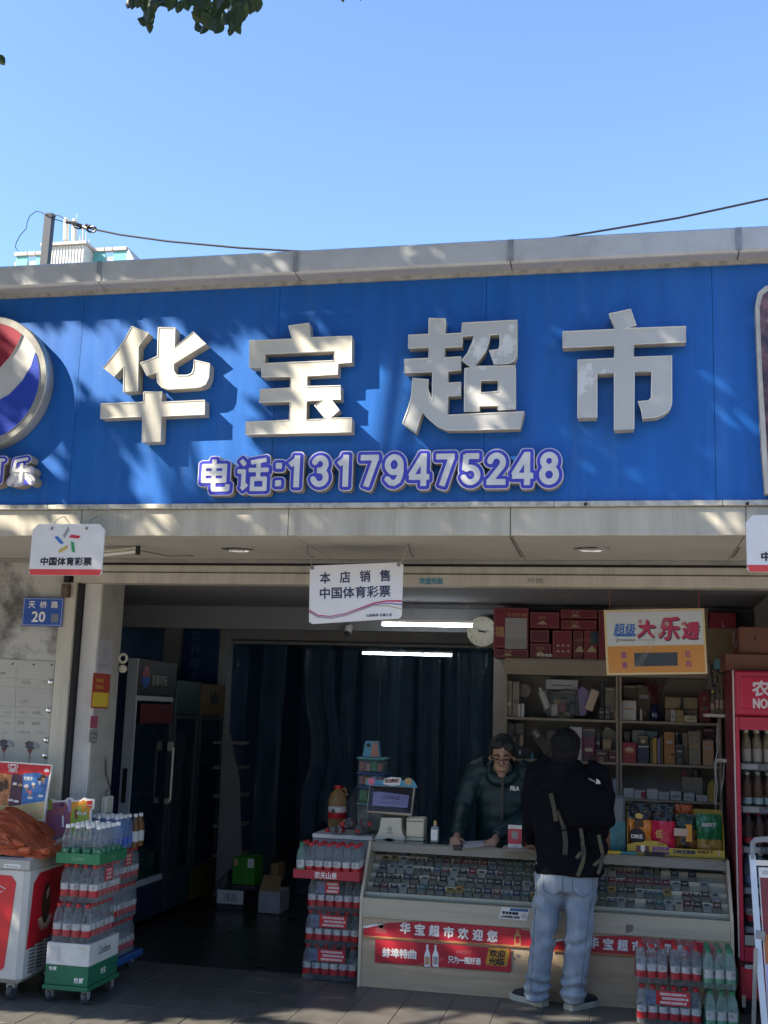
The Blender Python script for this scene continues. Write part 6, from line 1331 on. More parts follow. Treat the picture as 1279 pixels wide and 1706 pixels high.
    Yc_ = 8.14; X0, X1, z0, z1 = prect(846, 1373, 869, 1411, Yc_); t = thing('payment_card', 'standing red and white payment card on the counter by the customer', 'card stand', ((X0+X1)/2, Yc_, zt)); mb = MB(); mb.box(X0, X1, Yc_, Yc_+.004, zt, zt+z1-z0, white_p); mb.box(X0, X1, Yc_+.004, Yc_+.05, zt, zt+.003, white_p); mb.obj('card', t); h = z1-z0; mb = MB(); mb.box(X0, X1, Yc_-.0012, Yc_-.0002, zt+h*.17, zt+h*.84, M('card_red', (.50, .06, .09))); r_ = mb.obj('red_panel', t); mb = MB(); xm = (X0+X1)/2; mb.box(xm-.022, xm+.022, Yc_-.0024, Yc_-.0014, zt+h*.40, zt+h*.72, M('card_grey', (.30, .28, .28))); mb.obj('grey_square', r_); text('微信支付', (xm, Yc_, zt+h*.91), .06, .010, grey_p, t); text('推荐使用', (xm, Yc_, zt+h*.08), .05, .009, grey_p, t)
    c = P(880, 1395, 8.2); o = blob('sweets_bag', [('e', (c.x, 8.2, zt+.055), (.035, .022, .058)), ('e', (c.x+.015, 8.2, zt+.03), (.035, .024, .033))], M('sweets_wrap', (.50, .34, .03), .25, ns=22, na=.3, col2=(.40, .03, .02), thr=(.48, .56)), None, .006, 1); wrinkle(o, .006, 40); tag(o, 'shiny yellow and red sweets bag behind the payment card', 'bag')
    # tubs and toy behind the terminal
    Yt = 8.55; tub = clear('tub_plastic', (.22, .36, .38), .22, .12)
    def tubf(px0, py0, px1, py1, lab, lidm, items):
        X0, X1, z0, z1 = prect(px0, py0, px1, py1, Yt); t = thing('snack_tub', lab, 'tub', ((X0+X1)/2, Yt, z0), 'snack tubs stacked behind the terminal'); mb = MB(); mb.box(X0+.01, X1-.01, Yt, Yt+.17, z0, z1-.016, tub, .01); mb.obj('tub', t); mb = MB(); mb.box(X0, X1, Yt-.008, Yt+.178, z1-.015, z1-.001, lidm, .004); mb.obj('lid', t)
        for i, m in enumerate(items):
            a = X0+.016+(X1-X0-.032)*i/len(items); mb = MB(); mb.box(a+.002, a+(X1-X0-.032)/len(items)-.003, Yt+.008, Yt+.15, z0+.006, z0+(z1-z0)*(.72-.1*(i % 2)), m, .006); mb.obj('sachet', t)
    lidm = M('lid_teal', (.08, .28, .30), .4); lidb = M('lid_blue', (.03, .08, .22), .4)
    tubf(594, 1262, 641, 1286.5, 'topmost teal lidded snack tub with pink and green sachets', lidm, [M('sachet_red', (.30, .06, .05)), M('sachet_pink', (.40, .22, .20)), M('sachet_green', (.05, .22, .07)), M('sachet_red', 0)])
    tubf(593, 1287, 642, 1309.5, 'second snack tub with blue lid and orange sachets', lidb, [M('sachet_red', 0), orange_p, M('lilac_print', 0), M('sachet_pink', 0)])
    tubf(594, 1310, 641, 1337.5, 'third snack tub with green sachets behind the terminal screen', lidb, [green_p, M('sachet_green', 0), M('lime_print', 0)])
    tubf(592, 1338, 640, 1392, 'tall clear snack tub at the bottom of the tub stack', lidm, [M('tub_grey', (.16, .17, .17)), M('tub_grey', 0)])
    X0, X1, z0, z1 = prect(604, 1235, 633, 1261.5, Yt+.03); t = thing('gift_box', 'small blue and pink gift box with handle hole on top of the tubs', 'gift box', ((X0+X1)/2, Yt+.05, z0)); mb = MB(); mb.prism([(X0, z0), (X1, z0), (X1-.018, z1), (X0+.018, z1)], Yt+.03, Yt+.09, M('gift_blue', (.07, .26, .40), .5)); mb.obj('box', t); mb = MB(); xm = (X0+X1)/2; mb.prism([(xm-.005, z0+.004), (X1-.006, z0+.004), (X1-.022, z1-.01), (xm+.01, z1-.01)], Yt+.028, Yt+.0295, M('gift_pink', (.35, .16, .14))); mb.obj('pink_panel', t); mb = MB(); mb.lathe([(.016, -.001), (.016, .001), (0, .0015)], (X0+.045, Yt+.028, z1-.03), black_p, 14, axis='y'); mb.obj('handle_hole', t)
    # acrylic guard
    a = [P(x, y, 8.30) for x, y in ((593, 1302), (690, 1308), (693, 1370), (575, 1395), (578, 1335))]; mb = MB(); mb.prism([(p.x, max(p.z, zt)) for p in a], 8.36, 8.364, clear('acrylic_sheet', (.20, .24, .24), .05, .05)); tag(mb.obj('acrylic_guard'), 'clear slanted acrylic guard standing behind the lottery terminal', 'screen')
    # yellow snack display
    Yd = 8.16; s2 = lambda x, y: (1020+x/6.09, 1280+y/6.0875)
    ym = M('display_yellow', (.55, .38, .05), .5, ns=6, na=.1); X0, X1, z0, z1 = prect(1045, 1404, 1207, 1432, Yd); zb = zt
    t = thing('snack_display', 'yellow cardboard counter display holding bags of betel nut', 'display box', ((X0+X1)/2, Yd, zb)); hl = .10
    mb = MB(); mb.prism([(X0, zb), (X1, zb), (X1, zb+.052), (X0+.27, zb+.052), (X0+.26, zb+.075), (X0+.22, zb+.082), (X0+.20, zb+.092), (X0+.12, zb+.092), (X0+.10, zb+.082), (X0+.05, zb+.078), (X0, zb+.06)], Yd, Yd+.004, ym); fr = mb.obj('front_lip', t)
    for x in (X0, X1-.004):
        mb = MB(); mb.prism([(Yd+.004, zb), (Yd+.22, zb), (Yd+.22, zb+.30), (Yd+.16, zb+.29), (Yd+.06, zb+.20), (Yd+.004, zb+.09)], x, x+.004, ym, 'x'); mb.obj('side_wing', t)
    mb = MB(); mb.box(X0+.004, X1-.004, Yd+.004, Yd+.22, zb, zb+.004, ym); mb.box(X0+.004, X1-.004, Yd+.216, Yd+.22, zb, zb+.30, ym); mb.obj('tray', t)
    for s3, x0_, y0_, x1_, y1_, m, bo in (('品质槟榔', 405, 795, 575, 832, purple_p, .0012), ('精选好味道', 405, 842, 575, 875, purple_p, .0012), ('口味王槟榔', 620, 828, 840, 868, M('navy_lettering', 0), .0022), ('和成天下', 862, 835, 1025, 866, brown_p, .0012), ('好槟榔', 450, 765, 530, 780, brown_p, 0)):
        a, b = s2(x0_, y0_), s2(x1_, y1_); ptext(s3, a[0], a[1], b[0], b[1], Yd, m, fr, bold=bo)
    a, b = s2(242, 785), s2(372, 850); mb = MB(); u0, u1, v0, v1 = prect(a[0], a[1], b[0], b[1], Yd); mb.box(u0, u1, Yd-.0012, Yd-.0002, v0, v1, M('maroon_print', (.14, .05, .07))); q = mb.obj('maroon_badge', fr); mb = MB(); um = (u0+u1)/2; mb.prism([(um-.012, v1+.004), (um+.014, v1+.004), (um+.016, v0+.015), (um, v0-.004), (um-.014, v0+.015)], Yd-.0026, Yd-.0014, white_p); mb.obj('shield', q)
    a, b = s2(1072, 830), s2(1094, 900); u0, u1, v0, v1 = prect(a[0], a[1], b[0], b[1], Yd); mb = MB(); mb.box(u0, u1, Yd-.0012, Yd-.0002, v0, v1, M('cream_print', 0)); mb.obj('tall_mark', fr)
    def bag(px0, py0, px1, py1, split, m1, m2, lab, dy, txt=None, tm=None):
        X0, X1, z0, z1 = prect(px0, py0, px1, py1, Yd+dy); z0 = zb+.006; t = thing('snack_bag', lab, 'snack bag', ((X0+X1)/2, Yd+dy+.03, z0)); zs = z0+(z1-z0)*split; n = 18
        for a, b, m, nm in ((z0, zs, m1, 'lower_print'), (zs, z1, m2, 'upper_print')):
            mb = MB(); V = []; rr = 12
            for side in (-1, 1):
                for j in range(rr+1):
                    z = a+(b-a)*j/rr; f = (z-z0)/(z1-z0); bulge = .030*math.sin(math.pi*min(1, max(0, f))**.8)+.003
                    for i in range(n+1):
                        u = i/n; V.append((X0+(X1-X0)*u, Yd+dy+.035+side*bulge*math.sin(math.pi*u)**.6 + .012*noise.noise((u*4, z*22, X0*9)) + .006*noise.noise((u*11, z*50, X0*5)), z))
            w = n+1; h = (rr+1)*w; F = [(s_*h+j*w+i, s_*h+j*w+i+1, s_*h+(j+1)*w+i+1, s_*h+(j+1)*w+i) for s_ in (0, 1) for j in range(rr) for i in range(n)]
            mb.add(V, F, m, True); mb.obj(nm, t)
        if txt:
            x, y, w_, h_ = txt[1:]; a = P(*s2(x, y), Yd+dy-.004); text(txt[0], a, w_, h_, tm, t, bold=.0015)
        return t
    foil = lambda n, c, **k: M(n, c, .24, spec=.4, ns=14, na=.25, **k)
    b = bag(1046, 1338, 1086, 1410, .66, foil('foil_orange', (.62, .20, .02)), foil('foil_black', (.012, .012, .016)), 'black and orange snack bag at the left of the yellow display', .03)
    c = P(*s2(250, 690), Yd+.02); mb = MB(); mb.lathe([(.055, -.002), (.05, .002), (0, .003)], (c.x, Yd+.022, c.z), black_p, 20, axis='y'); o = mb.obj('dark_badge', b); text('口味王', (c.x, Yd+.018, c.z), .075, .026, white_p, o, bold=.0015); c = P(*s2(268, 520), Yd+.02); mb = MB(); mb.box(c.x-.03, c.x+.03, Yd+.022, Yd+.024, c.z-.05, c.z+.0, brown_p); mb.prism([(c.x-.02, c.z+.01), (c.x+.02, c.z+.005), (c.x+.03, c.z+.03), (c.x, c.z+.045), (c.x-.026, c.z+.03)], Yd+.020, Yd+.022, gold_p); mb.obj('gold_crest', b)
    b = bag(1084, 1340, 1125, 1410, .66, foil('foil_pink', (.55, .015, .06)), foil('foil_black', 0), 'black and pink snack bag second from the left in the yellow display', .03, ('伍', 472, 665, .045, .05), gold_p)
    bag(1124, 1341, 1154, 1375, .5, foil('foil_orange_red', (.42, .08, .015)), foil('foil_orange_red', 0), 'small orange snack bag at the back of the yellow display', .14)
    b = bag(1124, 1357, 1162, 1410, .62, foil('foil_dark_orange', (.16, .08, .02), col2=(.025, .02, .02), thr=(.45, .5)), foil('foil_dark_green', (.012, .035, .022)), 'dark snack bag with orange squares in the middle of the yellow display', .04)
    for i in range(3): c = P(*s2(777, 600+58*i), Yd+.03); mb = MB(); mb.box(c.x-.02, c.x+.02, Yd+.028, Yd+.030, c.z-.02, c.z+.02, orange_p, .003); mb.obj('orange_square', b)
    c = P(*s2(695, 650), Yd+.02); mb = MB(); mb.box(c.x-.045, c.x+.045, Yd+.026, Yd+.028, c.z-.025, c.z+.025, M('cream_print', 0), .006); mb.obj('cream_badge', b)
    b = bag(1160, 1357, 1203, 1412, .40, foil('foil_gold', (.30, .20, .05)), foil('foil_green', (.012, .14, .05)), 'green and gold snack bag at the right end of the yellow display', .04, ('和成天下', 978, 575, .09, .026), M('label_white', 0))
    # grey rounded box with teal card
    X0, X1, z0, z1 = prect(1015, 1325, 1042, 1418, 8.24); t = thing('card_holder', 'grey rounded scratch card holder with teal front between customer and snack display', 'card holder', ((X0+X1)/2, 8.24, zt)); zt1 = z1; mb = MB(); mb.box(X0, X1, 8.24, 8.36, zt, zt1, M('holder_grey', (.16, .17, .18), .35, ns=4, na=.1), .02); mb.obj('case', t); mb = MB(); mb.box(X0+.004, X1-.002, 8.236, 8.239, zt+.002, zt+(zt1-zt)*.54, M('card_teal', (.05, .20, .24), .45, ns=18, na=.4)); mb.obj('teal_card', t)
    X0, X1, z0, z1 = prect(1001, 1385, 1016, 1418, 8.24); mb = MB(); mb.box(X0, X1, 8.25, 8.34, zt, z1, M('card_orange', (.30, .12, .05), .5)); tag(mb.obj('card_box'), 'narrow orange box beside the grey scratch card holder', 'box')
    for i, (x0, x1, m, lab) in enumerate(((1000, 1034, yellow_p, 'yellow pack lying on the counter edge next to the customer'), (1034, 1061, teal_p, 'teal pack lying on the counter edge before the snack display'), (1074, 1107, black_p, 'black case lying on the counter edge under the snack display'))):
        a, b = P(x0, 1423+i*2, 8.11), P(x1, 1425+i*2, 8.11); mb = MB(); mb.box(a.x, b.x, 8.10, 8.15, zt, zt+.018, m, .003); tag(mb.obj('small_pack'), lab, 'pack')
counter_items()

# ------------------------------------------------------------------ the back shelves and what stands on them
def shelves():
    Y = 9.0; sw = M('shelf_wood', (.27, .225, .175), .6, ns=5, na=.15, stretch=(.4, 1, 4)); sh = thing('back_shelves', 'tall wooden shelf unit behind the counter filled with boxes and bottles', 'shelf unit', (-.05, Y, 0))
    xl, xm, xr = P(840, 1190, Y).x, P(1031, 1230, Y).x, .745; zl = [P(900, y, Y).z for y in (1128, 1197, 1268, 1340)]
    zs = [2.255, 2.155, 1.806, 1.492, 1.23, .9]
    for x in (xl, xm-.022, xm+.004, xr-.018):
        mb = MB(); mb.box(x, x+.018, Y, Y+.30, 0, 2.255, sw); mb.obj('upright', sh)
    for a, b in ((xl+.0185, xm-.0225), (xm+.0225, xr-.0185)):
        mb = MB(); mb.box(a, b, Y+.002, Y+.02, 2.155, 2.252, sw); mb.obj('top_fascia', sh)
        for z in zs[1:]:
            mb = MB(); mb.box(a, b, Y+.001, Y+.298, z-.018, z, sw); mb.obj('shelf_board', sh)
        mb = MB(); mb.box(a, b, Y+.301, Y+.312, 0, 2.25, M('shelf_back', (.25, .225, .19), .8, ns=3, na=.15)); mb.obj('shelf_back', sh)
    mb = MB(); mb.box(xl, xr, Y-.002, Y+.315, 2.2555, 2.262, sw); mb.obj('top_board', sh)
    def on(nm, lab, px0, px1, ptop, z, m, d=.10, dy=.03, cat='box', txt=None, tm=None, bo=.001):
        X0, X1 = P(px0, ptop+20, Y+dy).x, P(px1, ptop+20, Y+dy).x; z1 = P((px0+px1)/2, ptop, Y+dy).z; t = thing(nm, lab, cat, ((X0+X1)/2, Y+dy, z)); mb = MB(); mb.box(X0, X1, Y+dy, Y+dy+d, z+.0005, z1, m, .003); mb.obj('body', t)
        if not txt and X1-X0 > .03 and cat == 'box':
            hh = z1-z; k = random.random(); mm = M('print_mark_%d' % int(k*4), [(.45, .40, .30), (.10, .09, .08), (.34, .24, .10), (.30, .30, .31)][int(k*4)], .5); a_, b_ = X0+(X1-X0)*.2, X0+(X1-X0)*.8; zz = z+hh*(.25+.4*k); mb = MB(); mb.box(a_, b_, Y+dy-.001, Y+dy-.0002, zz, zz+hh*.10, mm); mb.obj('print_patch', t)
            mb = MB(); mb.box(X0+.004, X1-.004, Y+dy-.001, Y+dy-.0002, z+hh*.93, z+hh*.95, mm); mb.obj('print_line', t)
            if k > .35: mb = MB(); q_ = (X1-X0)*.16; mb.lathe([(q_, -.0008), (q_, .0004), (q_*.7, .0004), (q_*.7, -.0008)], ((X0+X1)/2, Y+dy-.0006, z+hh*(.78 if k < .7 else .2)), M('print_ring', (.42, .33, .16), .4), 14, axis='y'); mb.obj('ring_mark', t)
        if txt: text(txt, ((X0+X1)/2, Y+dy, z+(z1-z)*.62), (X1-X0)*.6, None or min(.05, (z1-z)*.25), tm or gold_p, t, bold=bo)
        return t, X0, X1, z1
    a, b, c, e = 1.8065, 1.4925, 1.2305, 2.2625
    mk = lambda n, col, r_=.5, **k: M('goods_'+n, col, r_, ns=6, na=.15, **k)
    taupe = mk('taupe', (.20, .175, .14)); pale = mk('pale', (.38, .38, .38)); kraft = mk('kraft', (.26, .19, .11)); dark = mk('dark', (.025, .025, .03)); wine = mk('wine', (.16, .015, .03)); wht = mk('white', (.46, .46, .47)); gold = mk('gold', (.30, .20, .07)); navy = mk('navy', (.02, .03, .07)); yel = mk('yellow', (.38, .24, .04)); lil = mk('lilac', (.18, .14, .28))
    # shelf 1 left
    on('gift_box', 'tall taupe gift box at the left end of the top shelf', 843, 853, 1134, a, taupe); on('gift_box', 'second tall taupe gift box from the left on the top shelf', 853.5, 865, 1135, a, taupe, dy=.04)
    q = P(873, 1150, Y+.12); t = thing('round_tin', 'round pale tin leaning on the top left shelf', 'tin', (q.x, Y+.12, a)); k = .055; mb = MB(); mb.lathe([(k, -.03), (k, .0), (k-.006, .006), (0, .006)], (q.x, Y+.14, q.z), taupe, 24, axis='y'); mb.box(q.x-.025, q.x+.025, Y+.14, Y+.17, a, q.z-.02, dark); mb.obj('tin', t)
    on('cigarette_box', 'left of two slim white boxes on the top left shelf', 862.5, 867, 1173, a, wht, .04); on('cigarette_box', 'right of two slim white boxes on the top left shelf', 868, 873, 1172, a, wht, .04)
    on('carton', 'long grey carton lying above the clear plastic bag', 909, 963, 1132, P(936, 1149, Y+.12).z, pale, .12, dy=.13)
    q = P(905, 1145, Y+.1); on('small_box', 'stack of dark boxes carrying the long grey carton', 912, 958, 1150.5, a, dark, .10, dy=.14)
    o = None; q = P(936, 1170, Y+.05); pb = clear('clear_bag', (.36, .40, .42), .16, .12, bump=.8, bs=20); t = thing('plastic_bag', 'clear plastic bag of mixed goods on the top left shelf', 'bag', (q.x, Y+.06, a)); X0, X1, z0, z1 = prect(904, 1148, 977, 1193, Y+.03)
    bg = blob('bag_skin', [('e', ((X0+X1)/2, Y+.08, a+.10), ((X1-X0)/2, .07, .11)), ('e', ((X0+X1)/2+.04, Y+.08, a+.13), ((X1-X0)/2-.05, .05, .10))], pb, t, .012, 2); wrinkle(bg, .02, 14)
    for (dx, dz, w, h_, m) in ((-.08, .02, .05, .09, wht), (-.02, .05, .06, .07, wine), (.06, .03, .05, .08, navy), (.10, .02, .03, .12, dark), (-.05, .10, .05, .04, gold), (.02, .02, .04, .03, kraft)):
        mb = MB(); x = (X0+X1)/2+dx; mb.box(x-w/2, x+w/2, Y+.05, Y+.10, a+dz, a+dz+h_, m, .004); mb.obj('packet', t)
    q = P(892, 1165, Y+.03); t = thing('tilted_bottle', 'tilted small bottle with white label left of the clear plastic bag', 'bottle', (q.x, Y+.03, a)); mb = MB(); mb.tube([P(913, 1180, Y+.02), P(902, 1152, Y+.02)], .028, pale, 12); mb.tube([P(902, 1152, Y+.02), P(899, 1146, Y+.02)], .012, wht, 10); mb.obj('glass', t)
    mb = MB(); A, B = P(980, 1183, Y+.0), P(992, 1150, Y+.0); d = (B-A).normalized(); n = Vector((-d.z, 0, d.x)); V = [A-n*.03, A+n*.03, B+n*.03, B-n*.03]; mb.prism([(v.x, v.z) for v in V], Y-.012, Y+.02, M('tan_box', (.45, .36, .28), .5)); t = tag(mb.obj('tan_box'), 'pale tan box tilted against the clear plastic bag', 'box')
    mb = MB(); A, B = P(965, 1150, Y+.05), P(980, 1190, Y+.05); mb.prism(pq([(963, 1149), (970, 1143), (990, 1160), (974, 1192), (966, 1192)], Y+.04), Y+.03, Y+.07, lil); tag(mb.obj('lilac_box'), 'lilac box partly behind the tilted tan box', 'box')
    on('gift_box', 'dark gift box at the right of the top left shelf', 1000, 1006, 1134, a, dark, dy=.06); on('gift_box', 'tall taupe gift box beside the shelf upright', 1007, 1026, 1145, a, taupe, dy=.08); on('perfume_box', 'short dark box before the taupe gift boxes', 997, 1007, 1178, a, dark, .05); on('perfume_box', 'short square dark box right of the other short one', 1007.5, 1016, 1179, a, mk('slate', (.06, .06, .07)), .05); on('slim_box', 'slim gold box at the right end of the top left shelf', 1023, 1027, 1182, a, gold, .03)
    # shelf 1 right
    for i, (x0, x1, y0) in enumerate(((1038, 1060, 1141), (1060.5, 1084, 1141))):
        on('gift_box', ('left' if i == 0 else 'right') + ' wide brown carton at the back of the top right shelf', x0, x1, y0, a, mk('brown', (.11, .08, .045)), .10, dy=.16)
    on('white_box', 'plain white upright box on the top right shelf', 1035, 1060, 1167, a, wht, .08); on('slim_box', 'slim cream box next to the plain white box', 1066, 1070, 1181, a, mk('cream', (.46, .42, .34)), .03)
    q = P(1092, 1200, Y+.08); t = thing('vase', 'dark blue vase with dried red twigs on the top right shelf', 'vase', (q.x, Y+.08, a)); mb = MB(); mb.lathe([(.025, 0), (.042, .03), (.046, .06), (.034, .095), (.022, .115), (.026, .125)], (q.x, Y+.08, a), M('vase_blue', (.015, .02, .08), .15, spec=.8), 20); mb.obj('vase_body', t); mb = MB(); rr = random.Random(3)
    for k in range(26): mb.tube([(q.x+rr.uniform(-.01, .01), Y+.08, a+.12), (q.x+rr.uniform(-.05, .05), Y+.08+rr.uniform(-.03, .03), a+.22), (q.x+rr.uniform(-.10, .10), Y+.08+rr.uniform(-.05, .05), a+rr.uniform(.26, .33))], .0025, M('dried_twig', (.12, .025, .03), .8), 4)
    mb.obj('twig', t, kind='stuff')
    for i, (x0, x1, y0, y1) in enumerate(((1107, 1135, 1147, 1165), (1138, 1162, 1147, 1165), (1107, 1135, 1166, 1181), (1138, 1162, 1166, 1184))):
        X0, X1, z0, z1 = prect(x0, y0, x1, y1, Y+.12); mb = MB(); z0 = a+.001 if i > 1 else a+.0985; z1 = a+.096 if i > 1 else a+.19; mb.box(X0, X1, Y+.12, Y+.22, z0, z1, M('gold_foil_box', (.26, .18, .07), .3, spec=.7, ns=9, na=.3), .004); tag(mb.obj('gold_box'), '%s %s gold foil box behind the small tower figure' % (('upper', 'lower')[i > 1], ('left', 'right')[i % 2]), 'box')
    q = P(1136, 1185, Y+.06); t = thing('tower_figure', 'small dark metal lattice tower figure on the top right shelf', 'ornament', (q.x, Y+.06, a)); mb = MB(); mb.lathe([(.045, 0), (.04, .03), (.022, .06), (.012, .11), (.006, .17), (.0, .21)], (q.x, Y+.06, a+.04), dark, 4, smooth=False); mb.obj('tower', t); mb = MB(); mb.box(q.x-.05, q.x+.05, Y+.02, Y+.10, a, a+.0395, dark); mb.obj('plinth', t)
    on('small_box', 'small gold box in front of the tower figure', 1127, 1139, 1183, a, gold, .04, dy=.01); on('small_box', 'small pale box left of the gold one by the tower figure', 1117, 1126, 1182, a, pale, .04, dy=.02); on('small_box', 'low cream box right of the tower figure', 1140, 1161, 1192, a, mk('cream', 0), .04, dy=.01); on('gift_box', 'wine red upright gift box at the right of the top right shelf', 1164, 1183, 1152, a, wine, .08, dy=.06)
    # shelf 2 left
    on('gift_box', 'left of two taupe cartons at the back of the second shelf', 842, 857, 1205, b, taupe, dy=.15); on('gift_box', 'right of two taupe cartons at the back of the second shelf', 858, 873, 1204, b, taupe, dy=.15); on('gift_box', 'short dark box on the second shelf above the shopkeeper', 846, 864, 1224, b, dark, .06, dy=.06); on('slim_box', 'short taupe box beside the dark one above the shopkeeper', 865, 872, 1224, b, kraft, .05, dy=.05)
    X0, X1, z0, z1 = prect(853, 1244, 885, 1260, Y+.0); t = thing('black_case', 'black case with bright clasp on the second shelf beside the shopkeeper', 'case', ((X0+X1)/2, Y, b)); mb = MB(); mb.box(X0, X1, Y+.002, Y+.05, b+.0005, z1, dark, .006); mb.obj('case', t); mb = MB(); q = P(866, 1254, Y); mb.prism([(q.x-.009, q.z+.016), (q.x+.009, q.z+.016), (q.x+.007, q.z-.01), (q.x, q.z-.016), (q.x-.007, q.z-.01)], Y-.002, Y+.0015, wht); mb.obj('clasp', t)
    q = P(886, 1258, Y+.01); t = thing('green_bottle', 'tiny teal bottle beside the black case', 'bottle', (q.x, Y+.02, b)); mb = MB(); mb.lathe([(.014, 0), (.015, .03), (.006, .045), (.006, .055), (0, .056)], (q.x, Y+.02, b), teal_p, 12); mb.obj('body', t)
    mb = MB(); A, B = P(914, 1254, Y+.0), P(888, 1215, Y+.0); d = (B-A).normalized(); n = Vector((-d.z, 0, d.x)); V = [A-n*.034, A+n*.034, B+n*.034, B-n*.034]; t = thing('long_box', 'long dark brown box leaning diagonally on the second shelf', 'box', (A.x, Y, b)); mb.prism([(v.x, v.z) for v in V], Y-.02, Y+.04, mk('umber', (.05, .03, .025))); mb.obj('body', t); text('王酒', (B*.8+A*.2)+Vector((0, -.02-.001-(B*.8+A*.2).y+Y, 0)), .05, .028, wht, t, u=(.6, 0, -.75), v=(.75, 0, .6), bold=.001)
    on('gift_box', 'pale carton standing behind the diagonal brown box', 910, 930, 1218, b, taupe, .06, dy=.12)
    q = P(938, 1225, Y+.10); t = thing('liquor_bottle', 'bottle with red neck showing above the head of the customer', 'bottle', (q.x, Y+.12, b)); mb = MB(); mb.lathe([(.04, 0), (.042, .02), (.042, .13), (.03, .155, wht), (.02, .175, wine), (.014, .185, wine), (.016, .21), (.01, .235), (0, .237)], (q.x, Y+.12, b), mk('amber', (.10, .05, .02)), 16); mb.obj('body', t)
    on('white_box', 'tall white box right of the customer on the second shelf', 949, 969, 1211, b, wht, .08, dy=.02); on('gift_box', 'glossy pink and grey bottle carton next to the tall white box', 970, 991, 1213, b, M('glossy_pink', (.22, .04, .07), .12, spec=.8, ns=7, na=.4, col2=(.10, .10, .11), thr=(.42, .55)), .08, dy=.03); on('gift_box', 'dark box between the pink carton and the house shaped one', 992, 1000, 1220, b, dark, .06, dy=.06)
    X0, X1, z0, z1 = prect(1003, 1210, 1027, 1258, Y+.12); t = thing('house_box', 'pale house shaped gift carton on the second shelf', 'box', ((X0+X1)/2, Y+.12, b)); mb = MB(); mb.prism([(X0, b+.0005), (X1, b+.0005), (X1, z1-.05), ((X0+X1)/2-.02, z1), (X0, z1-.05)], Y+.12, Y+.2, taupe); mb.obj('body', t)
    on('small_box', 'small dark window box before the house shaped carton', 1004, 1018, 1231, b, kraft, .05, dy=.05); on('low_box', 'left low dark red box at the right of the second shelf', 991, 1013, 1249, b, mk('dark_red', (.06, .015, .02)), .05, dy=.0); on('low_box', 'right low dark red box by the shelf upright', 1013.5, 1027, 1250, b, mk('dark_red', 0), .05, dy=.0)
    # shelf 2 right
    t, X0, X1, z1 = on('liquor_box', 'red liquor box with gold mountain emblem on the right shelf', 1037, 1059.5, 1237, b, red_p if False else mk('box_red', (.26, .02, .04)), .08, dy=.01, txt='古酒', tm=gold_p); mb = MB(); xm_, zz = (X0+X1)/2, b+.09; mb.prism([(xm_-.035, zz), (xm_+.035, zz), (xm_+.02, zz+.015), (xm_, zz+.028), (xm_-.02, zz+.015)], Y+.0085, Y+.0095, wht); mb.obj('mountain_emblem', t)
    on('gift_box', 'grey box behind the red liquor box', 1039, 1049, 1219, b, taupe, .05, dy=.12); on('white_box', 'pale box behind the black bottle box', 1053, 1074, 1217, b, pale, .06, dy=.13)
    t, X0, X1, z1 = on('liquor_box', 'black liquor box with round silver emblem and navy base', 1062, 1081, 1225, b, dark, .08, dy=.015); xm_ = (X0+X1)/2; mb = MB(); mb.lathe([(.025, -.001), (.025, .001), (.017, .001), (.017, -.001)], (xm_, Y+.013, b+.17), gold, 18, axis='y'); mb.lathe([(.013, -.001), (.013, .001), (0, .001)], (xm_, Y+.013, b+.165), wht, 14, axis='y'); mb.obj('round_emblem', t); mb = MB(); mb.box(X0+.003, X1-.003, Y+.0125, Y+.0145, b+.003, b+.115, navy); mb.obj('navy_base', t); mb = MB(); mb.box(X0, X1, Y+.0122, Y+.0146, b+.118, b+.126, wht); mb.obj('silver_band', t)
    t, X0, X1, z1 = on('gift_box', 'teal and white arch box behind the yellow box', 1075, 1095, 1218, b, mk('teal_pale', (.14, .24, .26)), .05, dy=.14)
    on('slim_box', 'olive slim box left of the yellow one on the right shelf', 1083, 1087, 1231, b, mk('olive', (.14, .13, .05)), .06, dy=.03); on('slim_box', 'yellow slim box on the right shelf', 1087.5, 1094, 1229, b, yel, .06, dy=.02); on('slim_box', 'lilac slim box right of the yellow one', 1095, 1100, 1230, b, lil, .06, dy=.02); on('slim_box', 'dark green slim box left of the orange carton', 1100.5, 1104, 1226, b, mk('olive', 0), .06, dy=.03)
    t, X0, X1, z1 = on('liquor_box', 'tall orange brown liquor carton on the right shelf', 1106, 1124, 1219, b, mk('box_orange', (.32, .14, .04)), .08, dy=.02); mb = MB(); xm_ = (X0+X1)/2; mb.lathe([(.012, -.001), (.012, .001), (0, .001)], (xm_+.02, Y+.018, b+.07), brown_p, 6, axis='y'); mb.obj('emblem', t); mb = MB(); mb.box(X0, X1, Y+.0175, Y+.0195, b+.14, b+.143, brown_p); mb.obj('seam', t)
    q = P(1128, 1250, Y+.06); t = thing('liquor_bottle', 'clear bottle with shiny cap between the orange carton and black pouch', 'bottle', (q.x, Y+.08, b)); mb = MB(); mb.lathe([(.03, 0), (.03, .15), (.012, .18), (.012, .22, wht), (.013, .235), (0, .24)], (q.x, Y+.08, b), mk('smoke', (.10, .11, .12), .15), 14); mb.obj('body', t)
    on('black_pouch', 'short black box in front of the clear bottle', 1125, 1139, 1240, b, dark, .06, dy=.005); on('slim_box', 'narrow tan box behind the black one', 1136, 1146, 1221, b, kraft, .05, dy=.10); on('gift_box', 'tall grey brown box with fine frame on the right shelf', 1147, 1167, 1218, b, taupe, .08, dy=.03); on('gift_box', 'short wine box behind the copper carton', 1172, 1190, 1213, b, mk('wine_dark', (.08, .015, .03)), .06, dy=.14); on('liquor_box', 'copper coloured carton at the right end of the right shelf', 1171, 1189, 1233, b, mk('copper', (.36, .22, .13)), .08, dy=.02)
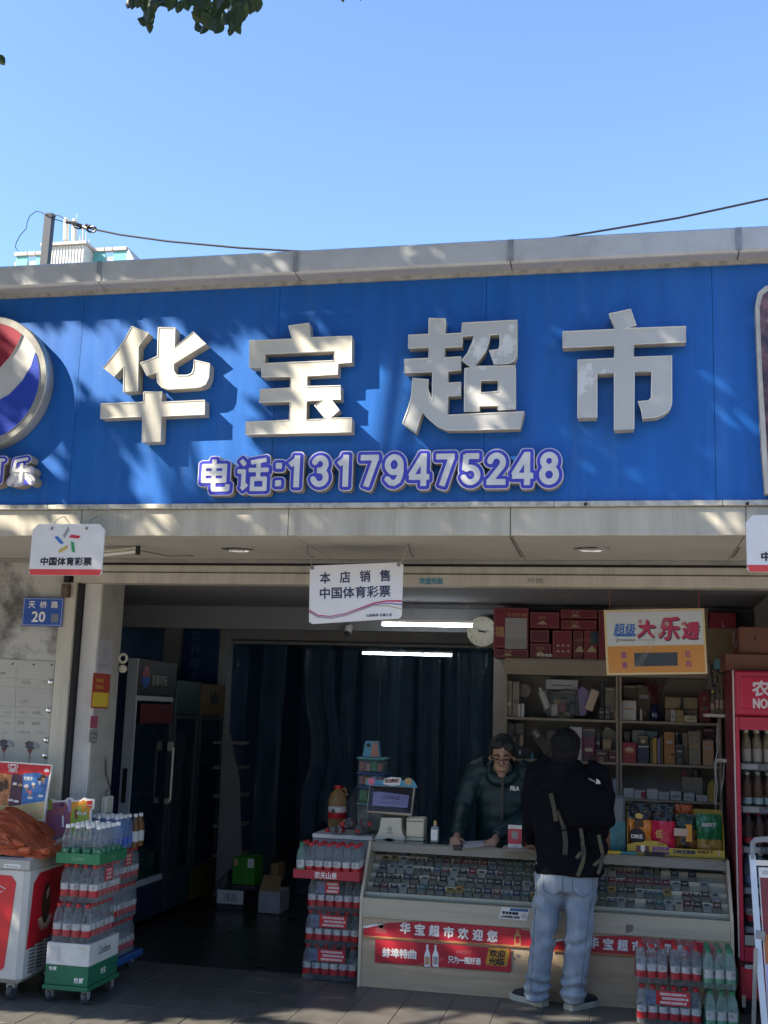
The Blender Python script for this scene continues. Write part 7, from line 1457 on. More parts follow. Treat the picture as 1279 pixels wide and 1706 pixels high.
    # shelf 3: cigarette cartons
    left3 = [(862, 1286, 'blue', (.05, .10, .22)), (867, 1287, 'white', (.42, .42, .40)), (878.5, 1287.5, 'gold', (.34, .20, .05)), (890, 1288, 'pale green', (.30, .34, .30)), (984, 1292, 'pale', (.36, .36, .34)), (996, 1293, 'navy', (.03, .04, .09)), (1007.5, 1294, 'gold', (.34, .20, .05)), (1021, 1297, 'pale blue', (.32, .34, .42))]
    for i, (x, y, n, col) in enumerate(left3):
        t, X0, X1, z1 = on('cigarette_carton', '%s cigarette pack standing on the third shelf %s the customer' % (n, 'between shopkeeper and' if x < 940 else 'right of'), x, x+10, y, c, mk('pk_'+n.replace(' ', '_'), col), .03, dy=.02)
        mb = MB(); mb.box(X0+.003, X1-.003, Y+.0185, Y+.0195, c+.004, c+(z1-c)*.42, wht); mb.obj('warning_label', t)
    for i, (x0, x1, y) in enumerate(((1038, 1056, 1313), (1057, 1075, 1316), (1078, 1096, 1314), (1097, 1115, 1319), (1117, 1135, 1318), (1139, 1157, 1321), (1160, 1179, 1325))):
        lab = ('white striped', 'white with red corner', 'cream striped', 'plain grey', 'black striped', 'pale plain', 'tall plain white')[i] + ' cigarette carton stack on the right lower shelf'
        t, X0, X1, z1 = on('cigarette_carton', lab, x0, x1, y, c, wht if i != 3 else pale, .08, dy=.01)
        for k in range(5 if i in (0, 2, 4) else 2):
            mb = MB(); z = z1-.03-.018*k; mb.box(X0-.0005, X1+.0005, Y+.0085, Y+.0095, z, z+.003, black_p if i == 4 else grey_p); mb.obj('stripe', t)
        if i == 1: mb = MB(); mb.box(X1-.03, X1+.0005, Y+.0082, Y+.0096, c+.01, c+.05, M('emblem_red', 0)); mb.obj('red_corner', t)
    q = P(1148, 1318, Y+.12); t = thing('toy_car', 'small dark red toy with round top on the right lower shelf', 'toy', (q.x, Y+.14, c)); mb = MB(); mb.box(q.x-.05, q.x+.10, Y+.10, Y+.18, c, c+.17, taupe, .004); mb.obj('stand', t); mb = MB(); mb.lathe([(.03, .17), (.033, .2), (.03, .225), (0, .227)], (q.x+.06, Y+.14, c), dark, 14); mb.prism([(q.x-.06, c+.175), (q.x-.01, c+.185), (q.x-.05, c+.235)], Y+.12, Y+.15, wine); mb.obj('body', t)
    X0, X1, z0, z1 = prect(1180, 1330, 1193, 1360, Y+.0); mb = MB(); mb.prism([(X0, c), (X1, c), (X1, c+.13), (X0+.03, c+.16), (X0, c+.12)], Y+.01, Y+.06, yel); tag(mb.obj('yellow_box'), 'yellow box standing at the right end of the lower right shelf', 'box')
    # red cartons on top of the shelves
    rb = M('red_carton', (.17, .012, .03), .5, ns=4, na=.15); rbd = M('red_carton_dark', (.11, .010, .025), .5, ns=4, na=.15); s9 = lambda x, y: (800+x/5.814, 1000+y/5.8167)
    boxes = [(125, 70, 470, 465, rb, 'large bright red liquor carton at the left end above the shelves', '福'), (125, 470, 470, 560, rbd, 'flat red liquor carton under the calendar', '古井'), (475, 110, 768, 272, rb, 'red liquor carton with gold mountain mark in the upper row', '古井'), (478, 285, 670, 410, rbd, 'plain dark red carton in the middle of the pile', None), (478, 415, 690, 568, rbd, 'dark red carton with white wording at the bottom of the pile', '古井'), (772, 85, 1135, 180, rb, 'upper long red carton at the right of the pile', '古井'), (775, 190, 1130, 285, rb, 'lower long red carton at the right of the pile', '古井'), (695, 290, 890, 565, rb, 'red carton with six small emblems in the pile', None), (893, 290, 1000, 570, rbd, 'narrow red carton in the right half of the pile', '古井'), (1003, 290, 1135, 575, rb, 'red carton with a dark patch right of the narrow one', '古井'), (1140, 90, 1300, 578, rb, 'red carton behind the orange lottery board', None)]
    zb = 2.2625; ztop = P(900, 1013, Y).z
    for i, (x0, y0, x1, y1, m, lab, tx) in enumerate(boxes):
        X0, X1, z0, z1 = prect(*s9(x0, y0), *s9(x1, y1), Y+.02); z0 = max(z0, zb+.001); t = thing('liquor_carton', lab, 'carton', ((X0+X1)/2, Y+.02, z0), 'red cartons piled above the shelves'); dep = .02+.012*(i % 3)
        mb = MB(); mb.box(X0+.002, X1-.002, Y+dep, Y+dep+.28, z0, z1, m, .004); mb.obj('box', t); fy = Y+dep
        gl = M('carton_gold_line', (.24, .11, .07), .5); mb = MB()
        for (a_, b_, c_, d_) in ((X0+.008, X1-.008, z1-.012, z1-.008), (X0+.008, X1-.008, z0+.008, z0+.012), (X0+.008, X0+.012, z0+.012, z1-.012), (X1-.012, X1-.008, z0+.012, z1-.012)): mb.box(a_, b_, fy-.0012, fy-.0002, c_, d_, gl)
        mb.obj('gold_line', t)
        if tx and tx != '福':
            xm_, zm = X0+(X1-X0)*.30, (z0+z1)/2; hh = (z1-z0); text(tx, (xm_+.03, fy, zm+hh*.16), .06, .03, M('carton_gold_text', (.36, .22, .10)), t); mb = MB(); mb.prism([(xm_-.01, zm-hh*.25), (xm_+.07, zm-hh*.25), (xm_+.05, zm-hh*.12), (xm_+.03, zm-hh*.03), (xm_+.01, zm-hh*.12)], fy-.0012, fy-.0002, M('carton_cream', (.40, .32, .20))); mb.obj('mountain_mark', t)
        if i == 0:
            text('恭贺新春', (X0+(X1-X0)*.66, fy, z1-.06), .16, .03, M('carton_gold_text', (.36, .22, .10)), t); text('福', (X0+.05, fy, z0+(z1-z0)*.4), .07, .08, M('carton_gold_text', 0), t, bold=.003)
        if i == 7:
            for r_ in range(2):
                for c_ in range(3):
                    x = X0+.03+c_*(X1-X0-.06)/2.4; z = z0+.05+.045*r_; mb = MB(); mb.prism([(x, z), (x+.03, z), (x+.015, z+.02)], fy-.0012, fy-.0002, M('carton_cream', 0)); mb.obj('mountain_mark', t)
        if i == 4: text('年份原浆', ((X0+X1)/2+.03, fy, z0+.025), .12, .022, M('carton_white', (.5, .5, .5)), t, bold=.001)
        if i == 9: mb = MB(); mb.box(X0+.05, X0+.11, fy-.0012, fy-.0002, z1-.11, z1-.01, M('carton_teal', (.02, .05, .07))); mb.obj('dark_patch', t)
    X0, X1, z0, z1 = prect(*s9(240, 172), *s9(450, 472), Y+.015); t = thing('calendar', 'grey wall calendar hanging over the red cartons', 'calendar', ((X0+X1)/2, Y+.012, z0)); mb = MB(); mb.box(X0, X1, Y+.010, Y+.014, z0, z1, M('calendar_paper', (.34, .33, .33), .7)); cal = mb.obj('sheet', t)
    for i in range(4):
        for j in range(3):
            text('%d' % (3*i+j+1), (X0+(X1-X0)*(.18+.2*i), Y+.010, z1-(z1-z0)*(.18+.14*j)), None, .012, M('calendar_ink', (.15, .14, .14)), cal, name='numeral')
    mb = MB(); mb.box(X0+.005, X1-.005, Y+.0088, Y+.0098, z0+.005, z0+(z1-z0)*.33, M('calendar_stripe', (.26, .26, .26))); mb.obj('lower_table', cal)
    for i, (x0, y0, x1, y1, m, lab) in enumerate(((1182, 1020, 1226, 1047, mk('box_red', 0), 'red carton with white letter at the far right above the shelves'), (1172, 1015, 1180, 1045, kraft, 'small brown carton right behind the orange lottery board'))):
        X0, X1, z0, z1 = prect(x0, y0, x1, y1, 9.0); mb = MB(); mb.box(X0, X1, 9.02, 9.28, z0, z1, m, .003); t = thing('carton', lab, 'carton', ((X0+X1)/2, 9.1, z0)); mb.obj('box', t)
        if i == 0: ptext('L', 1203, 1036, 1208, 1044, 9.02, wht, t)
    X0, X1, z0, z1 = prect(1172, 1046, 1228, 1110, 9.0); mb = MB(); mb.box(X0, X1, 9.02, 9.3, 2.2625, z0+(z1-z0)*1.0, kraft, .003); tag(mb.obj('carton'), 'brown carton stack under the red carton at the far right', 'carton')
shelves()

def orange_board():
    Y = 7.72; s_ = lambda x, y: (1000+x/4.584, 1000+y/4.585)
    t = thing('jackpot_board', 'white and orange lottery jackpot board with cream frame hanging under the lintel', 'hanging sign', tuple(P(1090, 1123, Y)))
    fr = M('board_cream_frame', (.60, .47, .26), .45); mb = MB(); o4 = [s_(25, 75), s_(792, 62), s_(818, 562), s_(48, 572)]; mb.prism(pq(o4, Y), Y, Y+.035, fr); mb.obj('frame', t)
    i4 = [s_(42, 92), s_(776, 80), s_(790, 335), s_(55, 348)]; mb = MB(); mb.prism(pq(i4, Y), Y-.003, Y-.0005, M('board_pale', (.52, .55, .56), .3, spec=.6)); w = mb.obj('white_field', t)
    mb = MB(); mb.prism(pq([s_(56, 356), s_(791, 343), s_(801, 548), s_(64, 556)], Y), Y-.003, Y-.0005, M('board_orange', (.55, .24, .05), .3, spec=.6, ns=3, na=.1)); og = mb.obj('orange_field', t)
    mb = MB(); mb.prism(pq([s_(258, 403), s_(588, 398), s_(592, 500), s_(262, 506)], Y), Y-.005, Y-.0032, M('board_display', (.045, .055, .07), .3)); mb.obj('jackpot_display', og)
    F = Y-.003; pur = M('board_violet', (.22, .04, .22))
    for ch, x, y in (('奖', 180, 420), ('池', 184, 494), ('亿', 668, 412), ('元', 674, 486)): a = s_(x, y); ptext(ch, a[0]-4.8, a[1]-5, a[0]+4.8, a[1]+5, F, pur, og, bold=.0012)
    bl = M('board_blue', (.03, .13, .42), .4); rd = M('board_crimson', (.42, .03, .09), .4); sh = M('board_shadow', (.02, .03, .07), .5)
    for ch, x in (('超', 145), ('级', 230)):
        a = s_(x, 222); ptext(ch, a[0]-8.5, a[1]-9.5, a[0]+8.5, a[1]+9.5, F, bl, w, bold=.0022, lift=.001, shear=.08)
    mb = MB(); mb.prism(pq([s_(95, 262), s_(272, 258), s_(268, 276), s_(120, 278)], F), F-.0012, F-.0002, bl); mb.obj('blue_underline', w)
    for ch, x, y, hw, hh in (('大', 352, 218, 13.5, 14), ('乐', 528, 215, 16.5, 18.5), ('透', 690, 230, 13, 13.5)):
        a = s_(x, y); ptext(ch, a[0]-hw+1.6, a[1]-hh+1.6, a[0]+hw+1.6, a[1]+hh+1.6, F, sh, w, bold=.0055, lift=.0006, shear=.12); ptext(ch, a[0]-hw, a[1]-hh, a[0]+hw, a[1]+hh, F, rd, w, bold=.0055, lift=.0022, shear=.12)
    a = s_(210, 305); ptext('中国体育彩票', a[0]-12, a[1]-2, a[0]+12, a[1]+2, F, black_p, w); a = s_(350, 303); ptext('中国体育彩票', a[0]-13, a[1]-1.6, a[0]+13, a[1]+1.6, F, grey_p, w)
    c = P(*s_(133, 306), F); star(w, Vector((c.x, 0, c.z)), .016, F, mono=black_p)
    for x, y in ((305, 165), (452, 262), (500, 180), (632, 182)):
        c = P(*s_(x, y), F); mb = MB(); mb.lathe([(.012, -.001), (.012, .002), (0, .004)], (c.x, F-.004, c.z), M('board_bead', (.45, .20, .15)), 12, axis='y'); mb.obj('bead', w)
    for x in (1016, 1164):
        p = P(x, 1017, Y); mb = MB(); mb.tube([(p.x, Y+.015, p.z), (p.x-.005, Y-.1, 2.66)], .003, M('red_cord', (.20, .05, .04)), 5); mb.obj('cord', t)
    pf = clear('loose_wrap', (.65, .62, .58), .06, .08, bump=.9, bs=24); V = []; 
    for i in range(9):
        for k, off in enumerate((0, 28, 60)):
            a = s_(470-28*i+off, 150+45*i); p = P(a[0], a[1], Y); V.append((p.x, Y-.010-.012*(k == 1)-.004*math.sin(i), p.z))
    mb = MB(); mb.add(V, [(i*3+k, i*3+k+1, i*3+4+k, i*3+3+k) for i in range(8) for k in range(2)], pf, True); mb.obj('plastic_cover', t)
orange_board()

def right_side():
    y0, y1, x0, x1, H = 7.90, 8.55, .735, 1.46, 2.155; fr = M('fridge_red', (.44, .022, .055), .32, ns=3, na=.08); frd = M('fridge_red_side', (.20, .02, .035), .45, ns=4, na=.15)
    t = thing('red_fridge', 'tall red drinks fridge with white lettering at the right end of the counter', 'fridge', ((x0+x1)/2, y0, 0))
    mb = MB(); mb.box(x0, x0+.03, y0+.06, y1, .08, H, frd); mb.box(x1-.03, x1, y0+.06, y1, .08, H, frd); mb.box(x0+.03, x1-.03, y1-.03, y1, .08, H, frd); mb.box(x0+.03, x1-.03, y0+.06, y1-.03, .08, .42, frd); mb.box(x0+.03, x1-.03, y0+.06, y1-.03, H-.30, H, frd); mb.obj('body', t)
    mb = MB(); mb.box(x0-.004, x0+.005, y0-.006, y0+.0, .35, H, M('fridge_seal', (.50, .42, .40), .5)); mb.obj('edge_trim', t)
    zs = P(1250, 1194, y0).z
    mb = MB(); mb.box(x0+.006, x1, y0, y0+.055, zs+.006, H, fr, .012); hd = mb.obj('header', t)
    q = prect(1228, 1124, 1330, 1185, y0); mb = MB(); mb.box(x0+.05, x1-.05, y0-.010, y0-.001, zs+.05, H-.04, M('fridge_red_bright', (.50, .015, .05), .25, ns=2, na=.1), .008); hp = mb.obj('header_panel', hd)
    a = P(1253, 1146, y0-.01); hz = P(1262, 1134, y0).z-P(1262, 1159, y0).z
    for i, ch in enumerate('农夫山泉'): text(ch, (a.x+.055+.118*i, y0-.010, P(1265, 1147, y0).z), .11, hz, M('fridge_letter', (.62, .55, .56), .4), hp, bold=.004)
    text('NONGFU SPRING', (a.x+.235, y0-.010, P(1265, 1172, y0).z), .46, .062, M('fridge_letter', 0), hp, bold=.0035)
    zd = P(1240, 1602, y0).z
    # door frame ring
    ix0 = P(1236, 1400, y0).x; iz1, iz0 = P(1250, 1216, y0).z, P(1250, 1578, y0).z
    mb = MB(); dz = zs-.002
    mb.box(x0+.006, ix0, y0, y0+.05, zd, dz, fr, .004); mb.box(x1-.09, x1, y0, y0+.05, zd, dz, fr, .004); mb.box(ix0+.001, x1-.091, y0+.001, y0+.05, iz1, dz-.001, fr); mb.box(ix0+.001, x1-.091, y0+.001, y0+.05, zd+.001, iz0, fr); mb.obj('door', t)
    mb = MB(); mb.box(ix0+.001, x1-.091, y0+.024, y0+.03, iz0, iz1, glass_m); mb.obj('glass_door', t)
    mb = MB(); mb.box(x0+.006, x1, y0+.01, y0+.05, zd-.03, zd-.004, M('fridge_gap', (.08, .015, .02), .6)); mb.obj('door_gap', t)
    mb = MB(); mb.box(x0+.006, x1, y0, y0+.05, .10, zd-.032, fr, .006); kp = mb.obj('base_panel', t)
    for x in (x0+.06, x1-.06):
        mb = MB(); mb.box(x-.03, x+.03, y0+.05, y0+.12, 0, .08, black_m); mb.obj('foot', t)
    u = prect(1241, 1608, 1259, 1614, y0); mb = MB(); mb.box(*u[:2], y0-.002, y0-.0005, *u[2:], white_p); q = mb.obj('name_plate', kp); text('TRANS', ((u[0]+u[1])/2, y0-.002, (u[2]+u[3])/2), .05, .011, black_p, q)
    u = prect(1236, 1658, 1242, 1678, y0); mb = MB(); mb.box(*u[:2], y0-.002, y0-.0005, *u[2:], M('sticker_cream', (.50, .47, .38))); mb.obj('paper_strip', kp)
    u = prect(1241, 1559, 1264, 1576, y0); mb = MB(); mb.box(*u[:2], y0+.010, y0+.013, *u[2:], M('energy_label', (.34, .32, .28), ns=60, na=.3)); mb.obj('energy_label', t)
    zsh = [P(1260, y, y0+.12).z for y in (1274, 1345, 1412, 1480, 1545)]
    kinds = [bottle_mesh('bottle', clear('juice_bottle', (.35, .30, .18), .55, .1), white_m, [(.02, .10, M('label_cream', (.38, .35, .28)))]), bottle_mesh('bottle', clear('tea_bottle', (.16, .08, .04), .6, .1), lab_w, [(.02, .06, M('label_aqua', (.30, .42, .45)))]), bottle_mesh('bottle', clear('dark_drink', (.08, .03, .03), .7, .1), lab_r, [(.03, .06, lab_r)]), bottle_mesh('bottle', clear('sky_bottle', (.20, .26, .34), .4, .1), white_m, [(.03, .07, M('label_skyblue', (.16, .26, .42)))]), B_RED]
    for k, z in enumerate(zsh):
        mb = MB(); mb.box(x0+.035, x1-.035, y0+.10, y1-.04, z-.01, z, M('fridge_shelf', (.32, .33, .34), .4)); s9 = mb.obj('shelf', t)
        mb = MB(); mb.box(x0+.035, x1-.035, y0+.088, y0+.098, z-.036, z+.008, M('price_rail', (.10, .11, .13), .4)); mb.box(ix0+.02, ix0+.12, y0+.084, y0+.087, z-.030, z+.004, M('price_card', (.36, .37, .38), .5)); rl = mb.obj('price_rail', t)
        text(('5.00', '3.00', '3.50', '2.00', '2.50')[k], (ix0+.165, y0+.088, z-.014), .055, .022, M('price_digit', (.26, .28, .30)), rl)
        for i in range(9):
            for j in range(2): new('bottle', kinds[k], t, Vector((x0+.09+i*.069, y0+.15+j*.075, z+.0005))-t.location, rot=(0, 0, i*1.3))
    mb = MB(); mb.box(x0+.035, x1-.035, y1-.05, y1-.04, .45, H-.32, M('fridge_inside', (.22, .24, .26), .5)); mb.obj('inner_wall', t)
    # cartons on the fridge
    t = thing('carton', 'large brown carton with pink and white printing on top of the red fridge', 'carton', (1.15, 8.2, H)); zc1 = P(1250, 1083, 7.98).z
    X0 = P(1187, 1090, 8.0).x; mb = MB(); 
    Y = 8.02; a, b, c = P(1185, 1058, Y+.35), P(1231, 1044, Y), P(1300, 1041, Y)
    tan2 = M('carton_tan', (.17, .068, .04), .7, ns=5, na=.12); mb = MB(); mb.box(b.x, b.x+.6, Y, Y+.40, H+.115, b.z, tan2, .004); mb.obj('box', t)
    mb = MB(); mb.box(b.x-.003, b.x-.0005, Y+.004, Y+.396, H+.118, b.z-.004, M('carton_pinkish', (.22, .06, .055), .6, ns=4, na=.2)); sd = mb.obj('printed_side', t); text('水果味饮料', (b.x-.003, Y+.2, H+.19), .30, .05, M('carton_faded', (.36, .30, .28)), sd, u=(0, -1, 0)); 
    mb = MB(); mb.prism([(Y+.40, b.z-.01), (Y+.22, b.z-.01), (Y+.40, b.z-.11)], b.x-.005, b.x-.0035, M('carton_faded', 0), 'x'); mb.obj('pale_corner', t)
    c = P(1290, 1062, Y); mb = MB(); mb.lathe([(.008, -.001), (.008, .001), (0, .001)], (P(1258, 1064, Y).x, Y-.002, P(1258, 1064, Y).z), dark_m, 10, axis='y'); mb.obj('hand_hole', t)
    q = P(1207, 1103, Y); mb = MB(); mb.box(q.x, q.x+.65, Y-.04, Y+.36, H+.002, H+.113, tan2, .004); tag(mb.obj('carton'), 'flat brown carton under the printed one on the red fridge', 'carton')
    # little wall shelf, bottles, conduit and cables by the fridge
    Y = 8.55; t = thing('wall_shelf', 'small white bracket shelf carrying miniature bottles left of the red fridge', 'shelf', tuple(P(1195, 1196, Y))); a, b = P(1174, 1195, Y), P(1212, 1191, Y); mb = MB(); mb.box(a.x, b.x, Y, Y+.2, b.z-.018, b.z+.004, white_m, .003); mb.obj('board', t); zs_ = b.z+.0045
    mb = MB(); p0, p1 = P(1211, 1192, Y), P(1216, 1420, Y); mb.box(p0.x-.012, p0.x+.014, Y-.03, Y-.002, .9, b.z-.019, M('conduit', (.40, .38, .33), .6, ns=8, na=.2)); mb.obj('conduit', t)
    mb = MB(); c = P(1205, 1267, Y-.03); mb.box(c.x-.05, c.x+.03, Y-.05, Y-.031, c.z-.012, c.z+.012, white_m, .003); mb.obj('clip', t)
    for i, (x, y) in enumerate(((1188, 1172), (1196, 1168), (1203, 1168))):
        p = P(x, 1190, Y+.06); tt = thing('miniature_bottle', ('left','middle','right')[i]+' miniature glass bottle standing on the white bracket shelf', 'bottle', (p.x, Y+.06, zs_)); h = (.15, .20, .20)[i]; mb = MB(); mb.lathe([(.016, 0), (.017, .01), (.017, h*.7), (.007, h*.85), (.007, h)], (p.x, Y+.06, zs_), clear('mini_glass', (.22, .18, .14), .35, .05, spec=.8), 12); mb.obj('glass', tt); mb = MB(); mb.lathe([(.009, h), (.009, h+.02), (0, h+.021)], (p.x, Y+.06, zs_), gold_p, 10); mb.obj('cap', tt); mb = MB(); mb.lathe([(.0175, h*.2), (.0175, h*.5)], (p.x, Y+.06, zs_), M('mini_label', (.30, .22, .18)), 12); mb.obj('label', tt)
    tt = thing('cut_glass', 'cut glass tumblers stacked above the white bracket shelf', 'glassware', tuple(P(1190, 1140, Y+.1)));
    for i, (x, y) in enumerate(((1182, 1133), (1192, 1128), (1201, 1135))):
        p = P(x, y, Y+.02); mb = MB(); mb.lathe([(.016, -.05), (.02, -.045), (.024, .05), (.021, .05), (.016, -.03)], p, clear('mini_glass', 0), 8, smooth=False); mb.obj('tumbler', tt)
    mb = MB(); p = P(1192, 1145, Y); mb.box(P(1176, 1145, Y).x, P(1208, 1145, Y).x, Y+.0, Y+.08, p.z-.012, p.z, clear('mini_glass', 0)); mb.obj('glass_plate', tt); mb = MB(); mb.box(P(1186, 1145, Y).x, P(1208, 1145, Y).x, Y+.14, Y+.16, zs_, P(1192, 1105, Y).z, M('dark_backing', (.03, .03, .05), .4)); mb.obj('backing', tt)
    X0, X1, z0, z1 = prect(1191, 1098, 1206, 1114, Y); mb = MB(); mb.box(X0, X1, Y+.05, Y+.12, z0, z1, M('aqua_box', (.12, .30, .38), .5)); mb.box(X0+.02, X1-.02, Y+.06, Y+.11, P(1192, 1124, Y).z, z0, M('aqua_box', 0)); tag(mb.obj('aqua_box'), 'small aqua box above the cut glass tumblers', 'box')
    Y = 8.5; t = thing('hanging_cables', 'tangled white cables hanging beside the shelf end and fridge', 'cable', tuple(P(1195, 1330, Y))); mb = MB()
    for pts in ([(1196, 1202), (1194, 1230), (1195, 1255), (1190, 1272), (1192, 1300), (1190, 1340)], [(1208, 1265), (1196, 1268), (1191, 1280), (1195, 1310), (1192, 1350)], [(1206, 1270), (1205, 1300), (1201, 1318), (1203, 1300)], [(1195, 1206), (1198, 1240), (1192, 1268), (1194, 1290)]):
        mb.tube([P(x, y, Y+.01*math.sin(y)) for x, y in pts], .0035, M('cable_white', (.46, .46, .46), .5), 6)
    mb.obj('cable', t)
    # silver poster stand, cut by the frame
    Y = 6.95; t = thing('poster_stand', 'silver framed poster stand cut by the right edge of the frame', 'poster stand', tuple(P(1262, 1700, Y))); al = M('stand_aluminium', (.62, .62, .62), .35, metal=.5, ns=6, na=.06); tr = lambda pts: [P(x, y, Y) for x, y in pts]
    lean = lambda x, y, o=0: P(x, y, Y + (1706-y)*.0009 + o)
    mb = MB(); mb.strap([lean(1253, 1425), lean(1256, 1470), lean(1262, 1560), lean(1268, 1640), lean(1275, 1720)], .034, .02, al); mb.obj('frame_post', t)
    mb = MB(); mb.strap([lean(1254, 1432), lean(1254, 1405), lean(1259, 1399), lean(1275, 1398), lean(1420, 1402)], .03, .02, M('stand_grey', (.22, .23, .25), .5), wdir=(0, 0, 1)); mb.obj('corner_piece', t)
    mb = MB(); mb.strap([lean(1258, 1437), lean(1420, 1443)], .03, .018, al, wdir=(0, 0, 1)); mb.obj('frame_rail', t)
    mb = MB(); mb.strap([lean(1259, 1557, -.012), lean(1274, 1560, -.012)], .05, .008, M('stand_grey', 0), wdir=(0, 0, 1)); mb.obj('frame_clip', t)
    mb = MB(); mb.strap([P(1259, 1580, Y+.06), P(1257, 1640, Y+.10), P(1255, 1720, Y+.15)], .022, .015, M('stand_leg', (.40, .40, .40), .4, metal=.4)); mb.obj('rear_leg', t)
    def pane(pts, m, nm, o, th=.004): 
        V = [lean(x, y, o) for x, y in pts]; mb = MB(); n = len(V); mb.add(V+[v+Vector((0, th, 0)) for v in V], [list(range(n)), list(range(2*n-1, n-1, -1))]+[(i, (i+1) % n, n+(i+1) % n, n+i) for i in range(n)], m); return mb.obj(nm, t)
    pane([(1263, 1445), (1420, 1450), (1440, 1720), (1281, 1720)], white_p, 'poster_sheet', .012)
    pane([(1266, 1462), (1420, 1466), (1425, 1560), (1272, 1557)], M('stand_poster_red', (.22, .03, .03), .4, ns=4, na=.4), 'red_print', .008, .003); pane([(1272, 1557), (1425, 1560), (1430, 1610), (1275, 1606)], M('stand_poster_orange', (.50, .16, .03), .4, ns=5, na=.3), 'orange_print', .008, .003); pane([(1275, 1606), (1430, 1610), (1438, 1720), (1283, 1720)], M('stand_poster_lilac', (.45, .40, .60), .5, ns=4, na=.2), 'lilac_print', .008, .003)
    p = lean(1280, 1454, .010); text('欢迎光临', p+Vector((.05, -.003, 0)), .18, .03, M('stamp_grey', 0), t)
right_side()

# ------------------------------------------------------------------ people
skin = M('skin', (.46, .27, .185), .5, ns=10, na=.12, bump=.05, bs=60); hair_k = M('hair_black', (.006, .006, .007), .75, spec=.2, bump=.4, bs=110); hair_g = M('hair_greying', (.017, .017, .018), .6, ns=50, na=.5, bump=.3, bs=90)
def fingers(base, d, up, side, L, curl, r=.0082):
    """five unequal bent fingers: d is the pointing direction, side runs from little finger to index"""
    out = []; d, up, side = Vector(d).normalized(), Vector(up).normalized(), Vector(side).normalized(); b = Vector(base)
    for k, (o, l) in enumerate(((-.030, .78), (-.010, .96), (.011, 1.0), (.031, .92))):
        p0 = b + side*o; a1, a2, a3 = curl*.5, curl*1.1, curl*1.7; pts = [p0 - d*.02]
        for a, s_ in ((a1, .45), (a2, .32), (a3, .23)):
            pts.append(pts[-1] + (d*math.cos(a) - up*math.sin(a) + side*(o*1.5))*(L*l*s_ + (.02 if a == a1 else 0)))
        out.append(('t', [(*pts[0], r*1.1), (*pts[1], r*1.08), (*pts[2], r), (*pts[3], r*.78)]))
    p0 = b + side*.030 - d*.055; pts = [p0, p0 + side*.028 + d*.018 - up*.008, p0 + side*.036 + d*.048 - up*.014, p0 + side*.034 + d*.068 - up*.016]
    out.append(('t', [(*pts[0], r*1.5), (*pts[1], r*1.25), (*pts[2], r*1.1), (*pts[3], r*.85)]))
    return out
def strands(h, m, t, n, L, seed, down=.6):
    """short loose locks standing off a hair mesh"""
    rr = random.Random(seed); me = h.data; off = root_off(t); mb = MB(); vs = me.vertices
    for _ in range(n):
        v = vs[rr.randrange(len(vs))]; p = v.co + off; nn = v.normal; d = (nn*.5 + Vector((rr.gauss(0, .45), rr.gauss(0, .45), -down + rr.gauss(0, .4)))).normalized()
        sd = d.cross(nn).normalized()*rr.uniform(.0012, .003); q = p - nn*.002; l = L*rr.uniform(.5, 1.2); mb.add([q-sd, q+sd, q+d*l*.6+nn*.003+sd*.6, q+d*l], [(0, 1, 2), (0, 2, 3)], m)
    mb.obj('hair_locks', t, kind='stuff')
